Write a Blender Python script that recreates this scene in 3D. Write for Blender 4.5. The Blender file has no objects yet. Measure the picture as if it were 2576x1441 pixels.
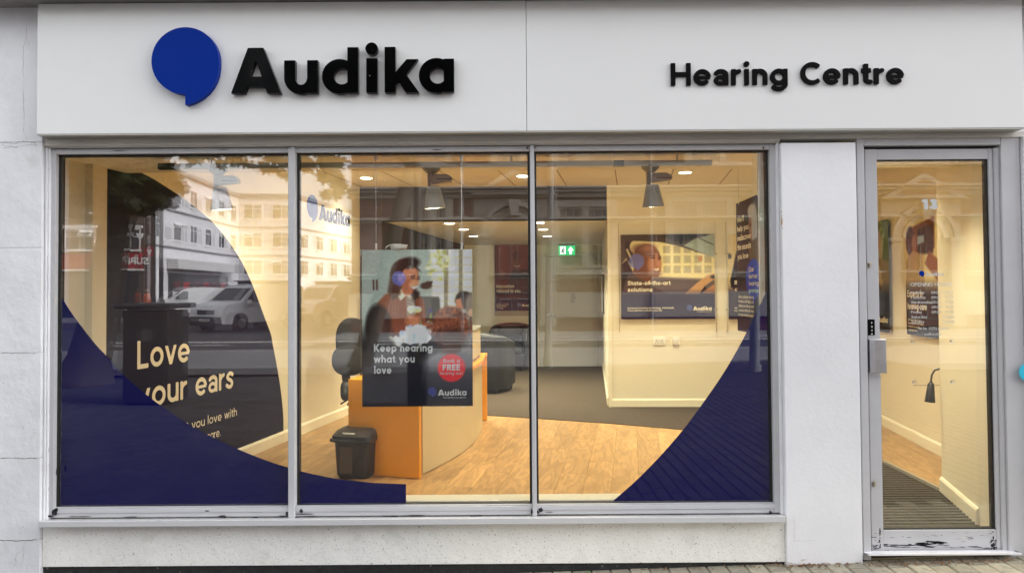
import bpy, bmesh, math, random
import numpy as np
from mathutils import Vector, Matrix
from mathutils.geometry import delaunay_2d_cdt

rnd = random.Random(7)
sc = bpy.context.scene
col = sc.collection
PI = math.pi

# ------------------------------------------------------------------ camera
F, CX, CY = 1801.0, 1287.5, 693.0          # focal length and principal point of the 2575 px wide photograph
PITCH, ROLL = math.atan(0.0225), 0.0068
CAM = Vector((0, -3.8, 1.405))
fw = Vector((0, math.cos(PITCH), math.sin(PITCH)))
r0, u0 = Vector((1, 0, 0)), Vector((0, -math.sin(PITCH), math.cos(PITCH)))
rt = r0 * math.cos(ROLL) - u0 * math.sin(ROLL)
up = u0 * math.cos(ROLL) + r0 * math.sin(ROLL)
cam_data = bpy.data.cameras.new('camera')
cam = bpy.data.objects.new('camera', cam_data)
col.objects.link(cam)
M = Matrix((rt, up, -fw)).transposed().to_4x4()
M.translation = CAM
cam.matrix_world = M
cam_data.sensor_width = 36
cam_data.lens = F / 2575 * 36
cam_data.shift_y = -(720.5 - CY) / 2575
cam_data.clip_start, cam_data.clip_end = 0.05, 600
sc.camera = cam

# ------------------------------------------------------------------ sky, sun, exposure
SUN_EL, SUN_AZ = math.radians(36), math.radians(74)
world = bpy.data.worlds.new('World')
sc.world = world
world.use_nodes = True
wn, wl = world.node_tree.nodes, world.node_tree.links
sky = wn.new('ShaderNodeTexSky')
sky.sky_type = 'NISHITA'
sky.sun_disc = False
sky.sun_elevation = SUN_EL
sky.sun_rotation = SUN_AZ
sky.air_density, sky.dust_density = 1.0, 4.0
hs = wn.new('ShaderNodeHueSaturation')
hs.inputs['Saturation'].default_value = 0.15     # an overcast, nearly white sky
wl.new(sky.outputs[0], hs.inputs['Color'])
wl.new(hs.outputs[0], wn['Background'].inputs[0])
wn['Background'].inputs[1].default_value = 0.15
sun_d = bpy.data.lights.new('sun', 'SUN')
sun_d.energy, sun_d.angle, sun_d.color = 1.05, math.radians(14), (1, 0.97, 0.93)
sun = bpy.data.objects.new('sun', sun_d)
col.objects.link(sun)
sd = Vector((math.sin(SUN_AZ) * math.cos(SUN_EL), math.cos(SUN_AZ) * math.cos(SUN_EL), math.sin(SUN_EL)))
sun.rotation_euler = sd.to_track_quat('Z', 'Y').to_euler()
sun.location = (-4, -12, 20)
sc.view_settings.view_transform = 'Standard'
sc.view_settings.look = 'None'
sc.view_settings.gamma = 1
sc.view_settings.use_curve_mapping = False
sc.view_settings.exposure = 2.18
sc.cycles.transparent_max_bounces = 32
sc.cycles.max_bounces = 10
sc.cycles.diffuse_bounces = 7
sc.cycles.glossy_bounces = 5
sc.cycles.use_denoising = True
sc.cycles.sample_clamp_indirect = 6
sc.cycles.caustics_reflective = False
sc.cycles.caustics_refractive = False


# ------------------------------------------------------------------ measuring helpers
def ray(px, py):
    return rt * ((px - CX) / F) + up * ((CY - py) / F) + fw


def P(px, py, y):
    """Point of the photograph's pixel on the vertical plane at depth y."""
    d = ray(px, py)
    return CAM + d * ((y - CAM.y) / d.y)


def FL(px, py, z=0.04):
    """Point of the photograph's pixel on the level plane at height z."""
    d = ray(px, py)
    return CAM + d * ((z - CAM.z) / d.z)


def xx(px, py, y):
    return P(px, py, y).x


def zz(py, px, y):
    return P(px, py, y).z


def V(px, py, dist):
    """Where a thing mirrored in the window stands, dist = camera to its mirror image."""
    q = P(px, py, dist - 3.8)
    return Vector((q.x, -q.y, q.z))


def gz(x):
    """Height of the sloping pavement at the foot of the shop front."""
    return 0.028 * (min(max(x, -5.0), 5.0) - 2.0)


def srgb(r, g, b):
    f = lambda c: c / 12.92 if c <= 0.04045 else ((c + 0.055) / 1.055) ** 2.4
    return (f(r / 255), f(g / 255), f(b / 255))


# ------------------------------------------------------------------ materials
MATS = {}


def mat(name, color, rough=0.6, metal=0.0, var=0.0, vscale=6.0, bump=0.0, bscale=40.0, coat=0.0, spec=None, rand=0.0,
        chips=None, specks=None, stretch=(1, 1, 1), emit=None, trans=0.0):
    if name in MATS:
        return MATS[name]
    m = bpy.data.materials.new(name)
    m.use_nodes = True
    N, L = m.node_tree.nodes, m.node_tree.links
    b = N['Principled BSDF']
    b.inputs['Roughness'].default_value = rough
    b.inputs['Metallic'].default_value = metal
    b.inputs['Coat Weight'].default_value = coat
    b.inputs['Coat Roughness'].default_value = 0.04
    if spec is not None:
        b.inputs['Specular IOR Level'].default_value = spec
    if trans:
        b.inputs['Transmission Weight'].default_value = trans
    tc = N.new('ShaderNodeTexCoord')
    mp = N.new('ShaderNodeMapping')
    mp.inputs['Scale'].default_value = stretch
    L.new(tc.outputs['Object'], mp.inputs['Vector'])
    vec = mp.outputs['Vector']
    src = None
    rgb = N.new('ShaderNodeRGB')
    rgb.outputs[0].default_value = (*color, 1)
    src = rgb.outputs[0]

    def noise(scale, detail=6, rough_=0.6, v=None):
        n = N.new('ShaderNodeTexNoise')
        n.inputs['Scale'].default_value = scale
        n.inputs['Detail'].default_value = detail
        n.inputs['Roughness'].default_value = rough_
        L.new(v if v is not None else vec, n.inputs['Vector'])
        return n.outputs['Fac']

    def mapr(v, a, b_, c, d):
        n = N.new('ShaderNodeMapRange')
        for i, q in enumerate((a, b_, c, d)):
            n.inputs[i + 1].default_value = q
        L.new(v, n.inputs[0])
        return n.outputs[0]

    def mixc(fac, a, c, mode='MIX'):
        n = N.new('ShaderNodeMix')
        n.data_type = 'RGBA'
        n.blend_type = mode
        if isinstance(fac, (int, float)):
            n.inputs[0].default_value = fac
        else:
            L.new(fac, n.inputs[0])
        for k, s in ((6, a), (7, c)):
            if isinstance(s, tuple):
                n.inputs[k].default_value = (*s, 1)
            else:
                L.new(s, n.inputs[k])
        return n.outputs[2]

    def math_(op, a, c):
        n = N.new('ShaderNodeMath')
        n.operation = op
        for k, s in ((0, a), (1, c)):
            if isinstance(s, (int, float)):
                n.inputs[k].default_value = s
            else:
                L.new(s, n.inputs[k])
        return n.outputs[0]
    m['_'] = 0
    if var:
        f = mapr(noise(vscale), 0.3, 0.7, 1 - var, 1 + var * 0.5)
        g = N.new('ShaderNodeCombineColor')
        for i in range(3):
            L.new(f, g.inputs[i])
        src = mixc(1.0, src, g.outputs[0], 'MULTIPLY')
    if rand:
        oi = N.new('ShaderNodeObjectInfo')
        f = mapr(oi.outputs['Random'], 0, 1, 1 - rand, 1 + rand)
        g = N.new('ShaderNodeCombineColor')
        for i in range(3):
            L.new(f, g.inputs[i])
        src = mixc(1.0, src, g.outputs[0], 'MULTIPLY')
    bumpsrc = None
    if bump:
        bumpsrc = noise(bscale, 8, 0.65)
    if specks:                       # small specks, mostly dirt, painted glints on the raised letters: (scale, threshold, colour, strength)
        for (s_, t_, c_, k_) in specks:
            f = mapr(noise(s_, 3, 0.5, tc.outputs['Object']), t_, t_ + 0.05, 0, k_)
            src = mixc(f, src, c_)
    if chips:                        # chipped paint: (scale vec, threshold, z0, z1, gain, colour) chips grow towards z0
        for (sv, t_, z0, z1, gain, c_) in chips:
            mp2 = N.new('ShaderNodeMapping')
            mp2.inputs['Scale'].default_value = sv
            L.new(tc.outputs['Object'], mp2.inputs['Vector'])
            n = noise(1.0, 7, 0.68, mp2.outputs['Vector'])
            sep = N.new('ShaderNodeSeparateXYZ')
            L.new(tc.outputs['Object'], sep.inputs[0])
            zf = mapr(sep.outputs[2], z0, z1, gain, 0)
            f = mapr(math_('ADD', n, zf), t_, t_ + 0.012, 0, 1)
            src = mixc(f, src, c_)
    L.new(src, b.inputs['Base Color'])
    if bumpsrc is not None:
        bp = N.new('ShaderNodeBump')
        bp.inputs['Strength'].default_value = bump
        bp.inputs['Distance'].default_value = 0.01
        L.new(bumpsrc, bp.inputs['Height'])
        L.new(bp.outputs[0], b.inputs['Normal'])
    if emit:
        b.inputs['Emission Color'].default_value = (*emit[0], 1)
        b.inputs['Emission Strength'].default_value = emit[1]
    MATS[name] = m
    return m


def glass_mat(name, refl, tint=(1, 1, 1), rough=0.0):
    """Clear sheet: seen through, with a mirror share that grows towards grazing angles."""
    m = bpy.data.materials.new(name)
    m.use_nodes = True
    N, L = m.node_tree.nodes, m.node_tree.links
    N.remove(N['Principled BSDF'])
    lw = N.new('ShaderNodeLayerWeight')
    lw.inputs['Blend'].default_value = 0.5
    p = N.new('ShaderNodeMath'); p.operation = 'POWER'; p.inputs[1].default_value = 5
    L.new(lw.outputs['Facing'], p.inputs[0])
    a = N.new('ShaderNodeMath'); a.operation = 'MULTIPLY_ADD'
    a.inputs[1].default_value = 1 - refl
    a.inputs[2].default_value = refl
    L.new(p.outputs[0], a.inputs[0])
    t = N.new('ShaderNodeBsdfTransparent')
    t.inputs[0].default_value = (*tint, 1)
    g = N.new('ShaderNodeBsdfGlossy')
    g.inputs['Roughness'].default_value = rough
    g.inputs[0].default_value = (1, 1, 1, 1)
    mx = N.new('ShaderNodeMixShader')
    L.new(a.outputs[0], mx.inputs[0])
    L.new(t.outputs[0], mx.inputs[1])
    L.new(g.outputs[0], mx.inputs[2])
    L.new(mx.outputs[0], N['Material Output'].inputs['Surface'])
    return m


def clear_mat(name, tint):
    m = bpy.data.materials.new(name)
    m.use_nodes = True
    N, L = m.node_tree.nodes, m.node_tree.links
    N.remove(N['Principled BSDF'])
    t = N.new('ShaderNodeBsdfTransparent')
    t.inputs[0].default_value = (*tint, 1)
    L.new(t.outputs[0], N['Material Output'].inputs['Surface'])
    return m


GLASS = glass_mat('window_glass', 0.125)
GLASS_IN = glass_mat('inner_window_glass', 0.055)
GLASS_CLEAR = clear_mat('glass_rear_face', (0.985, 0.99, 0.985))
ACRYLIC = glass_mat('acrylic', 0.009)

WEAR = [((9, 9, 60), 0.735, 0.2, 0.5, 0.05, (0.012, 0.012, 0.014))]
white_render = mat('white_render', (0.79, 0.795, 0.82), 0.55, var=0.10, vscale=3.2, bump=0.55, bscale=16,
                   specks=[(55, 0.70, (0.42, 0.40, 0.36), 0.55), (3.5, 0.66, (0.60, 0.59, 0.56), 0.5)])
pilaster_paint = mat('pilaster_paint', (0.82, 0.825, 0.845), 0.5, var=0.08, vscale=1.4, bump=0.17, bscale=22,
                     specks=[(70, 0.74, (0.5, 0.47, 0.42), 0.5)],
                     chips=[((9, 9, 22), 0.76, -0.05, 0.20, 0.22, (0.55, 0.53, 0.48))])
riser_paint = mat('riser_paint', (0.93, 0.92, 0.87), 0.6, var=0.08, vscale=4, bump=0.5, bscale=26,
                  specks=[(120, 0.63, (0.16, 0.14, 0.10), 0.75), (60, 0.66, (0.20, 0.17, 0.12), 0.7), (9, 0.62, (0.66, 0.64, 0.58), 0.25)],
                  chips=[((16, 16, 34), 0.70, -0.12, 0.05, 0.20, (0.44, 0.42, 0.35)), ((22, 22, 30), 0.72, 0.30, 0.16, 0.12, (0.30, 0.28, 0.22))])
plinth_black = mat('bitumen', (0.018, 0.018, 0.018), 0.8, var=0.5, vscale=30, bump=0.7, bscale=60, specks=[(40, 0.69, (0.22, 0.21, 0.19), 0.7)])
frieze_paint = mat('frieze_paint', (0.60, 0.57, 0.52), 0.6, var=0.16, vscale=5, bump=0.3, bscale=30, stretch=(0.6, 1, 3),
                   chips=[((5, 5, 60), 0.70, 0, 1, 0.0, (0.10, 0.08, 0.06))])
frame_paint = mat('frame_paint', (0.52, 0.52, 0.535), 0.42, var=0.06, vscale=5, bump=0.10, bscale=50,
                  chips=[((4, 30, 55), 0.72, 0.22, 0.36, 0.045, (0.012, 0.012, 0.014))])
door_paint = mat('door_paint', (0.50, 0.50, 0.515), 0.42, var=0.06, vscale=5, bump=0.10, bscale=50,
                 chips=[((6, 9, 24), 0.76, 0.03, 0.24, 0.15, (0.02, 0.021, 0.026))])
sill_paint = mat('sill_paint', (0.60, 0.60, 0.61), 0.35, var=0.05, vscale=5, bump=0.12, bscale=40,
                 chips=[((6, 30, 50), 0.735, 0, 1, 0.0, (0.02, 0.02, 0.02))])
fascia_white = mat('fascia_white', (0.80, 0.805, 0.795), 0.34, var=0.02, vscale=1.5, bump=0.02, bscale=90)
fascia_edge = mat('fascia_edge', (0.55, 0.54, 0.5), 0.5)
lead_grey = mat('cornice_paint', (0.34, 0.32, 0.29), 0.7, var=0.2, vscale=8, bump=0.4, bscale=40)
gasket = mat('black_rubber', (0.012, 0.012, 0.012), 0.55, bump=0.1, bscale=80)
letter_black = mat('letter_black', (0.0014, 0.0014, 0.0018), 0.10, spec=0.16, specks=[(38, 0.735, (0.45, 0.45, 0.45), 0.9)])  # pale specks are glints of reflected light painted into the colour
letter_plain = mat('letter_matt', (0.0015, 0.0015, 0.002), 0.5, spec=0.08)
emblem_blue = mat('emblem_blue', (0.0003, 0.024, 0.25), 0.35, spec=0.08, specks=[(42, 0.76, (0.4, 0.5, 0.7), 0.8)])
emblem_print = mat('emblem_print', (0.012, 0.045, 0.30), 0.4)
film_navy = mat('film_navy', (0.003, 0.003, 0.078), 0.5, spec=0.05)
alu = mat('aluminium', (0.62, 0.62, 0.64), 0.32, metal=0.9, var=0.08, vscale=20)
steel = mat('steel', (0.45, 0.45, 0.45), 0.25, metal=1.0)
chrome = mat('chrome', (0.7, 0.7, 0.7), 0.12, metal=1.0)
brass = mat('brass', (0.55, 0.48, 0.36), 0.3, metal=0.8)
black_plastic = mat('black_plastic', (0.014, 0.014, 0.015), 0.42, bump=0.08, bscale=220)
white_plastic = mat('white_plastic', (0.80, 0.78, 0.70), 0.35)
cream_print = mat('print_cream', (0.86, 0.80, 0.62), 0.5)
white_print = mat('print_white', (0.86, 0.86, 0.82), 0.5)
sign_white = mat('sign_white', (0.85, 0.85, 0.85), 0.4)
vinyl_silver = mat('vinyl_silver', (0.55, 0.57, 0.56), 0.5)

wall_cream = mat('wall_cream', (0.76, 0.71, 0.55), 0.6, var=0.03, vscale=2, bump=0.05, bscale=120)
wall_navy = mat('wall_navy', (0.030, 0.024, 0.042), 0.5, var=0.08, vscale=4)
graphic_navy = mat('graphic_navy', (0.010, 0.010, 0.030), 0.5, spec=0.15)
ceiling_white = mat('ceiling_white', (0.88, 0.86, 0.78), 0.7, var=0.02, vscale=3)
skirting_white = mat('skirting_gloss', (0.82, 0.78, 0.62), 0.3)
door_grey = mat('interior_door_paint', (0.62, 0.60, 0.53), 0.45)
carpet_brown = mat('carpet_brown', (0.062, 0.044, 0.028), 0.95, var=0.3, vscale=120, bump=0.7, bscale=260, specks=[(330, 0.66, (0.13, 0.10, 0.07), 0.6)])
leather = mat('black_leatherette', (0.012, 0.013, 0.015), 0.45, bump=0.15, bscale=180, spec=0.3)
fabric_black = mat('black_fabric', (0.010, 0.010, 0.013), 0.85, bump=0.3, bscale=300)
desk_orange = mat('desk_orange', (0.93, 0.40, 0.018), 0.38, var=0.03, vscale=3)
desk_cream = mat('desk_cream', (0.66, 0.56, 0.36), 0.4, var=0.02, vscale=3)
plank_side = mat('plank_edge', (0.10, 0.055, 0.025), 0.8)
mat_dark = mat('mat_dark', (0.016, 0.014, 0.011), 0.95, var=0.3, vscale=90, bump=0.7, bscale=200)
mat_rib = mat('mat_rib', (0.095, 0.080, 0.060), 0.95, var=0.3, vscale=90, bump=0.6, bscale=200)


def wood_mat():
    m = bpy.data.materials.new('oak_laminate')
    m.use_nodes = True
    N, L = m.node_tree.nodes, m.node_tree.links
    b = N['Principled BSDF']
    b.inputs['Roughness'].default_value = 0.38
    tc = N.new('ShaderNodeTexCoord')
    oi = N.new('ShaderNodeObjectInfo')
    add = N.new('ShaderNodeVectorMath'); add.operation = 'ADD'
    sc_ = N.new('ShaderNodeVectorMath'); sc_.operation = 'SCALE'; sc_.inputs[0].default_value = (7.3, 3.1, 5.7)
    L.new(oi.outputs['Random'], sc_.inputs['Scale'])
    L.new(tc.outputs['Object'], add.inputs[0]); L.new(sc_.outputs[0], add.inputs[1])
    mp = N.new('ShaderNodeMapping'); mp.inputs['Scale'].default_value = (5.0, 0.9, 1)
    L.new(add.outputs[0], mp.inputs['Vector'])
    n1 = N.new('ShaderNodeTexNoise'); n1.inputs['Scale'].default_value = 1.3; n1.inputs['Detail'].default_value = 3
    L.new(mp.outputs[0], n1.inputs['Vector'])
    # rings: fine bands of a slow noise make cathedral grain
    mu = N.new('ShaderNodeMath'); mu.operation = 'MULTIPLY'; mu.inputs[1].default_value = 55
    L.new(n1.outputs['Fac'], mu.inputs[0])
    si = N.new('ShaderNodeMath'); si.operation = 'SINE'; L.new(mu.outputs[0], si.inputs[0])
    mp2 = N.new('ShaderNodeMapping'); mp2.inputs['Scale'].default_value = (60, 2.2, 1)
    L.new(add.outputs[0], mp2.inputs['Vector'])
    n2 = N.new('ShaderNodeTexNoise'); n2.inputs['Scale'].default_value = 1.0; n2.inputs['Detail'].default_value = 4
    L.new(mp2.outputs[0], n2.inputs['Vector'])
    mp3 = N.new('ShaderNodeMapping'); mp3.inputs['Scale'].default_value = (16, 1.5, 1)
    L.new(add.outputs[0], mp3.inputs['Vector'])
    n3 = N.new('ShaderNodeTexNoise'); n3.inputs['Scale'].default_value = 1.0; n3.inputs['Detail'].default_value = 2
    L.new(mp3.outputs[0], n3.inputs['Vector'])

    def mr(s, a, b_, c, d):
        n = N.new('ShaderNodeMapRange')
        for i, q in enumerate((a, b_, c, d)):
            n.inputs[i + 1].default_value = q
        L.new(s, n.inputs[0]); return n.outputs[0]

    def mul(a, c):
        n = N.new('ShaderNodeMath'); n.operation = 'MULTIPLY'
        L.new(a, n.inputs[0]); L.new(c, n.inputs[1]); return n.outputs[0]
    f = mul(mul(mr(si.outputs[0], -1, 1, 0.80, 1.06), mr(n2.outputs['Fac'], 0.3, 0.7, 0.88, 1.06)), mr(oi.outputs['Random'], 0, 1, 0.84, 1.12))
    f = mul(f, mr(n3.outputs['Fac'], 0.72, 0.78, 1.0, 0.62))
    f = mul(f, mr(n1.outputs['Fac'], 0.3, 0.7, 0.86, 1.1))
    g = N.new('ShaderNodeCombineColor')
    for i in range(3):
        L.new(f, g.inputs[i])
    mx = N.new('ShaderNodeMix'); mx.data_type = 'RGBA'; mx.blend_type = 'MULTIPLY'; mx.inputs[0].default_value = 1
    mx.inputs[6].default_value = (0.46, 0.275, 0.115, 1)
    L.new(g.outputs[0], mx.inputs[7])
    L.new(mx.outputs[2], b.inputs['Base Color'])
    return m


oak = wood_mat()


# ------------------------------------------------------------------ mesh helpers
class MB:
    def __init__(self):
        self.v, self.f = [], []

    def add(self, vs, fs):
        o = len(self.v)
        self.v += [tuple(q) for q in vs]
        self.f += [tuple(i + o for i in q) for q in fs]
        return self

    def box(self, x0, y0, z0, x1, y1, z1):
        vs = [(x0, y0, z0), (x1, y0, z0), (x1, y1, z0), (x0, y1, z0), (x0, y0, z1), (x1, y0, z1), (x1, y1, z1), (x0, y1, z1)]
        return self.add(vs, [(3, 2, 1, 0), (4, 5, 6, 7), (0, 1, 5, 4), (1, 2, 6, 5), (2, 3, 7, 6), (3, 0, 4, 7)])

    def obox(self, c, size, rot=None):
        """Box of a size centred at c, turned by a 3x3 matrix or an angle about z."""
        if rot is None:
            rot = Matrix.Identity(3)
        elif isinstance(rot, (int, float)):
            rot = Matrix.Rotation(rot, 3, 'Z')
        h = [s / 2 for s in size]
        vs = []
        for sx, sy, sz in ((-1, -1, -1), (1, -1, -1), (1, 1, -1), (-1, 1, -1), (-1, -1, 1), (1, -1, 1), (1, 1, 1), (-1, 1, 1)):
            vs.append(Vector(c) + rot @ Vector((sx * h[0], sy * h[1], sz * h[2])))
        return self.add(vs, [(3, 2, 1, 0), (4, 5, 6, 7), (0, 1, 5, 4), (1, 2, 6, 5), (2, 3, 7, 6), (3, 0, 4, 7)])

    def prism(self, pts, z0, z1):
        """Plan polygon (x, y), anticlockwise, raised from z0 to z1."""
        n = len(pts)
        vs = [(p[0], p[1], z0) for p in pts] + [(p[0], p[1], z1) for p in pts]
        fs = [tuple(range(n - 1, -1, -1)), tuple(range(n, 2 * n))]
        fs += [(i, (i + 1) % n, n + (i + 1) % n, n + i) for i in range(n)]
        return self.add(vs, fs)

    def slab(self, pts, off):
        """Planar polygon of 3-D points given thickness along the vector off."""
        n = len(pts)
        off = Vector(off)
        vs = [Vector(p) for p in pts] + [Vector(p) + off for p in pts]
        fs = [tuple(range(n - 1, -1, -1)), tuple(range(n, 2 * n))]
        fs += [(i, (i + 1) % n, n + (i + 1) % n, n + i) for i in range(n)]
        return self.add(vs, fs)

    def cyl(self, a, b, ra, rb=None, n=16, caps=True):
        rb = ra if rb is None else rb
        a, b = Vector(a), Vector(b)
        d = (b - a).normalized()
        q = Vector((0, 0, 1)) if abs(d.z) < 0.9 else Vector((1, 0, 0))
        e1 = d.cross(q).normalized(); e2 = d.cross(e1)
        vs = []
        for c, r in ((a, ra), (b, rb)):
            vs += [c + (e1 * math.cos(2 * PI * i / n) + e2 * math.sin(2 * PI * i / n)) * r for i in range(n)]
        fs = [(i, n + i, n + (i + 1) % n, (i + 1) % n) for i in range(n)]
        if caps:
            fs += [tuple(range(n)), tuple(range(2 * n - 1, n - 1, -1))]
        return self.add(vs, fs)

    def tube(self, pts, r, n=8):
        pts = [Vector(p) for p in pts]
        rings = []
        e1 = None
        for i, p in enumerate(pts):
            d = (pts[min(i + 1, len(pts) - 1)] - pts[max(i - 1, 0)]).normalized()
            if e1 is None:
                q = Vector((0, 0, 1)) if abs(d.z) < 0.9 else Vector((1, 0, 0))
                e1 = d.cross(q).normalized()
            else:
                e1 = (e1 - d * e1.dot(d)).normalized()
            e2 = d.cross(e1)
            rr = r[i] if isinstance(r, (list, tuple)) else r
            rings.append([p + (e1 * math.cos(2 * PI * k / n) + e2 * math.sin(2 * PI * k / n)) * rr for k in range(n)])
        vs = [v for g in rings for v in g]
        fs = []
        for i in range(len(rings) - 1):
            fs += [(i * n + k, i * n + (k + 1) % n, (i + 1) * n + (k + 1) % n, (i + 1) * n + k) for k in range(n)]
        fs += [tuple(range(n - 1, -1, -1)), tuple(range((len(rings) - 1) * n, len(rings) * n))]
        return self.add(vs, fs)

    def lathe(self, prof, c=(0, 0, 0), n=24, axis=None):
        """Profile of (radius, height) turned about the z axis at c (or about a given axis)."""
        R = Matrix.Identity(3) if axis is None else Vector((0, 0, 1)).rotation_difference(Vector(axis)).to_matrix()
        vs = []
        for r, h in prof:
            vs += [Vector(c) + R @ Vector((r * math.cos(2 * PI * i / n), r * math.sin(2 * PI * i / n), h)) for i in range(n)]
        fs = []
        for j in range(len(prof) - 1):
            fs += [(j * n + i, j * n + (i + 1) % n, (j + 1) * n + (i + 1) % n, (j + 1) * n + i) for i in range(n)]
        fs += [tuple(range(n - 1, -1, -1)), tuple(range((len(prof) - 1) * n, len(prof) * n))]
        return self.add(vs, fs)

    def grid(self, rows, closed=False):
        m = len(rows[0])
        fs = []
        for i in range(len(rows) - 1):
            for k in range(m if closed else m - 1):
                fs.append((i * m + k, i * m + (k + 1) % m, (i + 1) * m + (k + 1) % m, (i + 1) * m + k))
        return self.add([v for r in rows for v in r], fs)


def loc_of(o):
    return o.location if o is not None else Vector((0, 0, 0))


def build(name, mb, m, parent=None, bevel=0.0, seg=2, smooth=False, local=False, ang=0.6):
    me = bpy.data.meshes.new(name)
    me.from_pydata([tuple(v) for v in mb.v], [], mb.f)
    bm = bmesh.new(); bm.from_mesh(me)
    if bevel:
        bmesh.ops.remove_doubles(bm, verts=bm.verts, dist=1e-5)
        es = [e for e in bm.edges if len(e.link_faces) == 2 and e.calc_face_angle(0) > ang]
        bmesh.ops.bevel(bm, geom=es, offset=bevel, segments=seg, profile=0.5, affect='EDGES', clamp_overlap=True)
    bmesh.ops.recalc_face_normals(bm, faces=bm.faces)
    bm.to_mesh(me); bm.free()
    if smooth:
        me.shade_smooth()
        if smooth != 'all':
            me.set_sharp_from_angle(angle=0.7)
    o = bpy.data.objects.new(name, me)
    col.objects.link(o)
    for mm in (m if isinstance(m, (list, tuple)) else (m,)):
        me.materials.append(mm)
    if parent is not None:
        o.parent = parent
        if not local:
            o.matrix_parent_inverse = base_inv(parent)
    return o


def base_inv(p):
    """Inverse of the placed matrix of p (a top-level Empty or a part built in world coordinates)."""
    if p.parent is None:
        return (Matrix.Translation(p.location) @ p.rotation_euler.to_matrix().to_4x4()).inverted()
    return Matrix.Identity(4)


def tag(o, label=None, cat=None, group=None, kind=None):
    if label: o['label'] = label
    if cat: o['category'] = cat
    if group: o['group'] = group
    if kind: o['kind'] = kind
    return o


def thing(name, label, cat, loc=(0, 0, 0), rz=0.0, group=None):
    o = bpy.data.objects.new(name, None)
    o.empty_display_size = 0.1
    col.objects.link(o)
    o.location = loc
    o.rotation_euler = (0, 0, rz)
    return tag(o, label, cat, group)


def struct(name, mb, m, **k):
    return tag(build(name, mb, m, **k), kind='structure')


def dup(root, loc, rz=0.0, label=None, scale=None):
    r = root.copy(); col.objects.link(r)
    r.location = loc; r.rotation_euler = (0, 0, rz)
    if scale: r.scale = scale
    if label: r['label'] = label
    def rec(src, dst):
        for ch in src.children:
            c = ch.copy(); col.objects.link(c); c.parent = dst
            rec(ch, c)
    rec(root, r)
    return r


# ------------------------------------------------------------------ lettering: outlines contoured from distance fields
def sd_seg(X, Y, a, b, h):
    ax, ay = a; bx, by = b
    dx, dy = bx - ax, by - ay
    L = math.hypot(dx, dy) or 1e-9
    ux, uy = dx / L, dy / L
    px, py = X - (ax + bx) / 2, Y - (ay + by) / 2
    qx = np.abs(px * ux + py * uy) - L / 2
    qy = np.abs(-px * uy + py * ux) - h
    return np.hypot(np.maximum(qx, 0), np.maximum(qy, 0)) + np.minimum(np.maximum(qx, qy), 0)


def sd_poly(X, Y, pts):
    d = np.full(X.shape, 1e9)
    inside = np.zeros(X.shape, bool)
    n = len(pts)
    for i in range(n):
        ax, ay = pts[i]; bx, by = pts[(i + 1) % n]
        ex, ey = bx - ax, by - ay
        t = np.clip(((X - ax) * ex + (Y - ay) * ey) / (ex * ex + ey * ey + 1e-12), 0, 1)
        d = np.minimum(d, np.hypot(X - ax - t * ex, Y - ay - t * ey))
        c = (ay > Y) != (by > Y)
        if ay != by:
            inside ^= c & (X < (bx - ax) * (Y - ay) / (by - ay) + ax)
    return np.where(inside, -d, d)


def sd_path(X, Y, pts, h):
    d = None
    pts = [p for i, p in enumerate(pts) if i == 0 or math.hypot(p[0] - pts[i - 1][0], p[1] - pts[i - 1][1]) > 1e-6]
    for i in range(len(pts) - 1):
        s = sd_seg(X, Y, pts[i], pts[i + 1], h)
        d = s if d is None else np.minimum(d, s)
        if i:
            d = np.minimum(d, np.hypot(X - pts[i][0], Y - pts[i][1]) - h)
    return d


def arc(cx, cy, rx, ry, a0, a1, n=26):
    return [(cx + rx * math.cos(math.radians(a0 + (a1 - a0) * i / n)), cy + ry * math.sin(math.radians(a0 + (a1 - a0) * i / n))) for i in range(n + 1)]


def ring(cx, cy, rx, ry, n=34):
    p = arc(cx, cy, rx, ry, 0, 360, n)
    return p + [p[1]]


def spline(pts, n=8):
    out = []
    q = [pts[0]] + list(pts) + [pts[-1]]
    for i in range(1, len(q) - 2):
        for k in range(n):
            t = k / n
            out.append(tuple(0.5 * (2 * q[i][j] + (q[i + 1][j] - q[i - 1][j]) * t + (2 * q[i - 1][j] - 5 * q[i][j] + 4 * q[i + 1][j] - q[i + 2][j]) * t * t
                                    + (3 * q[i][j] - q[i - 1][j] - 3 * q[i + 1][j] + q[i + 2][j]) * t ** 3) for j in (0, 1)))
    out.append(tuple(pts[-1]))
    return out


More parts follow.
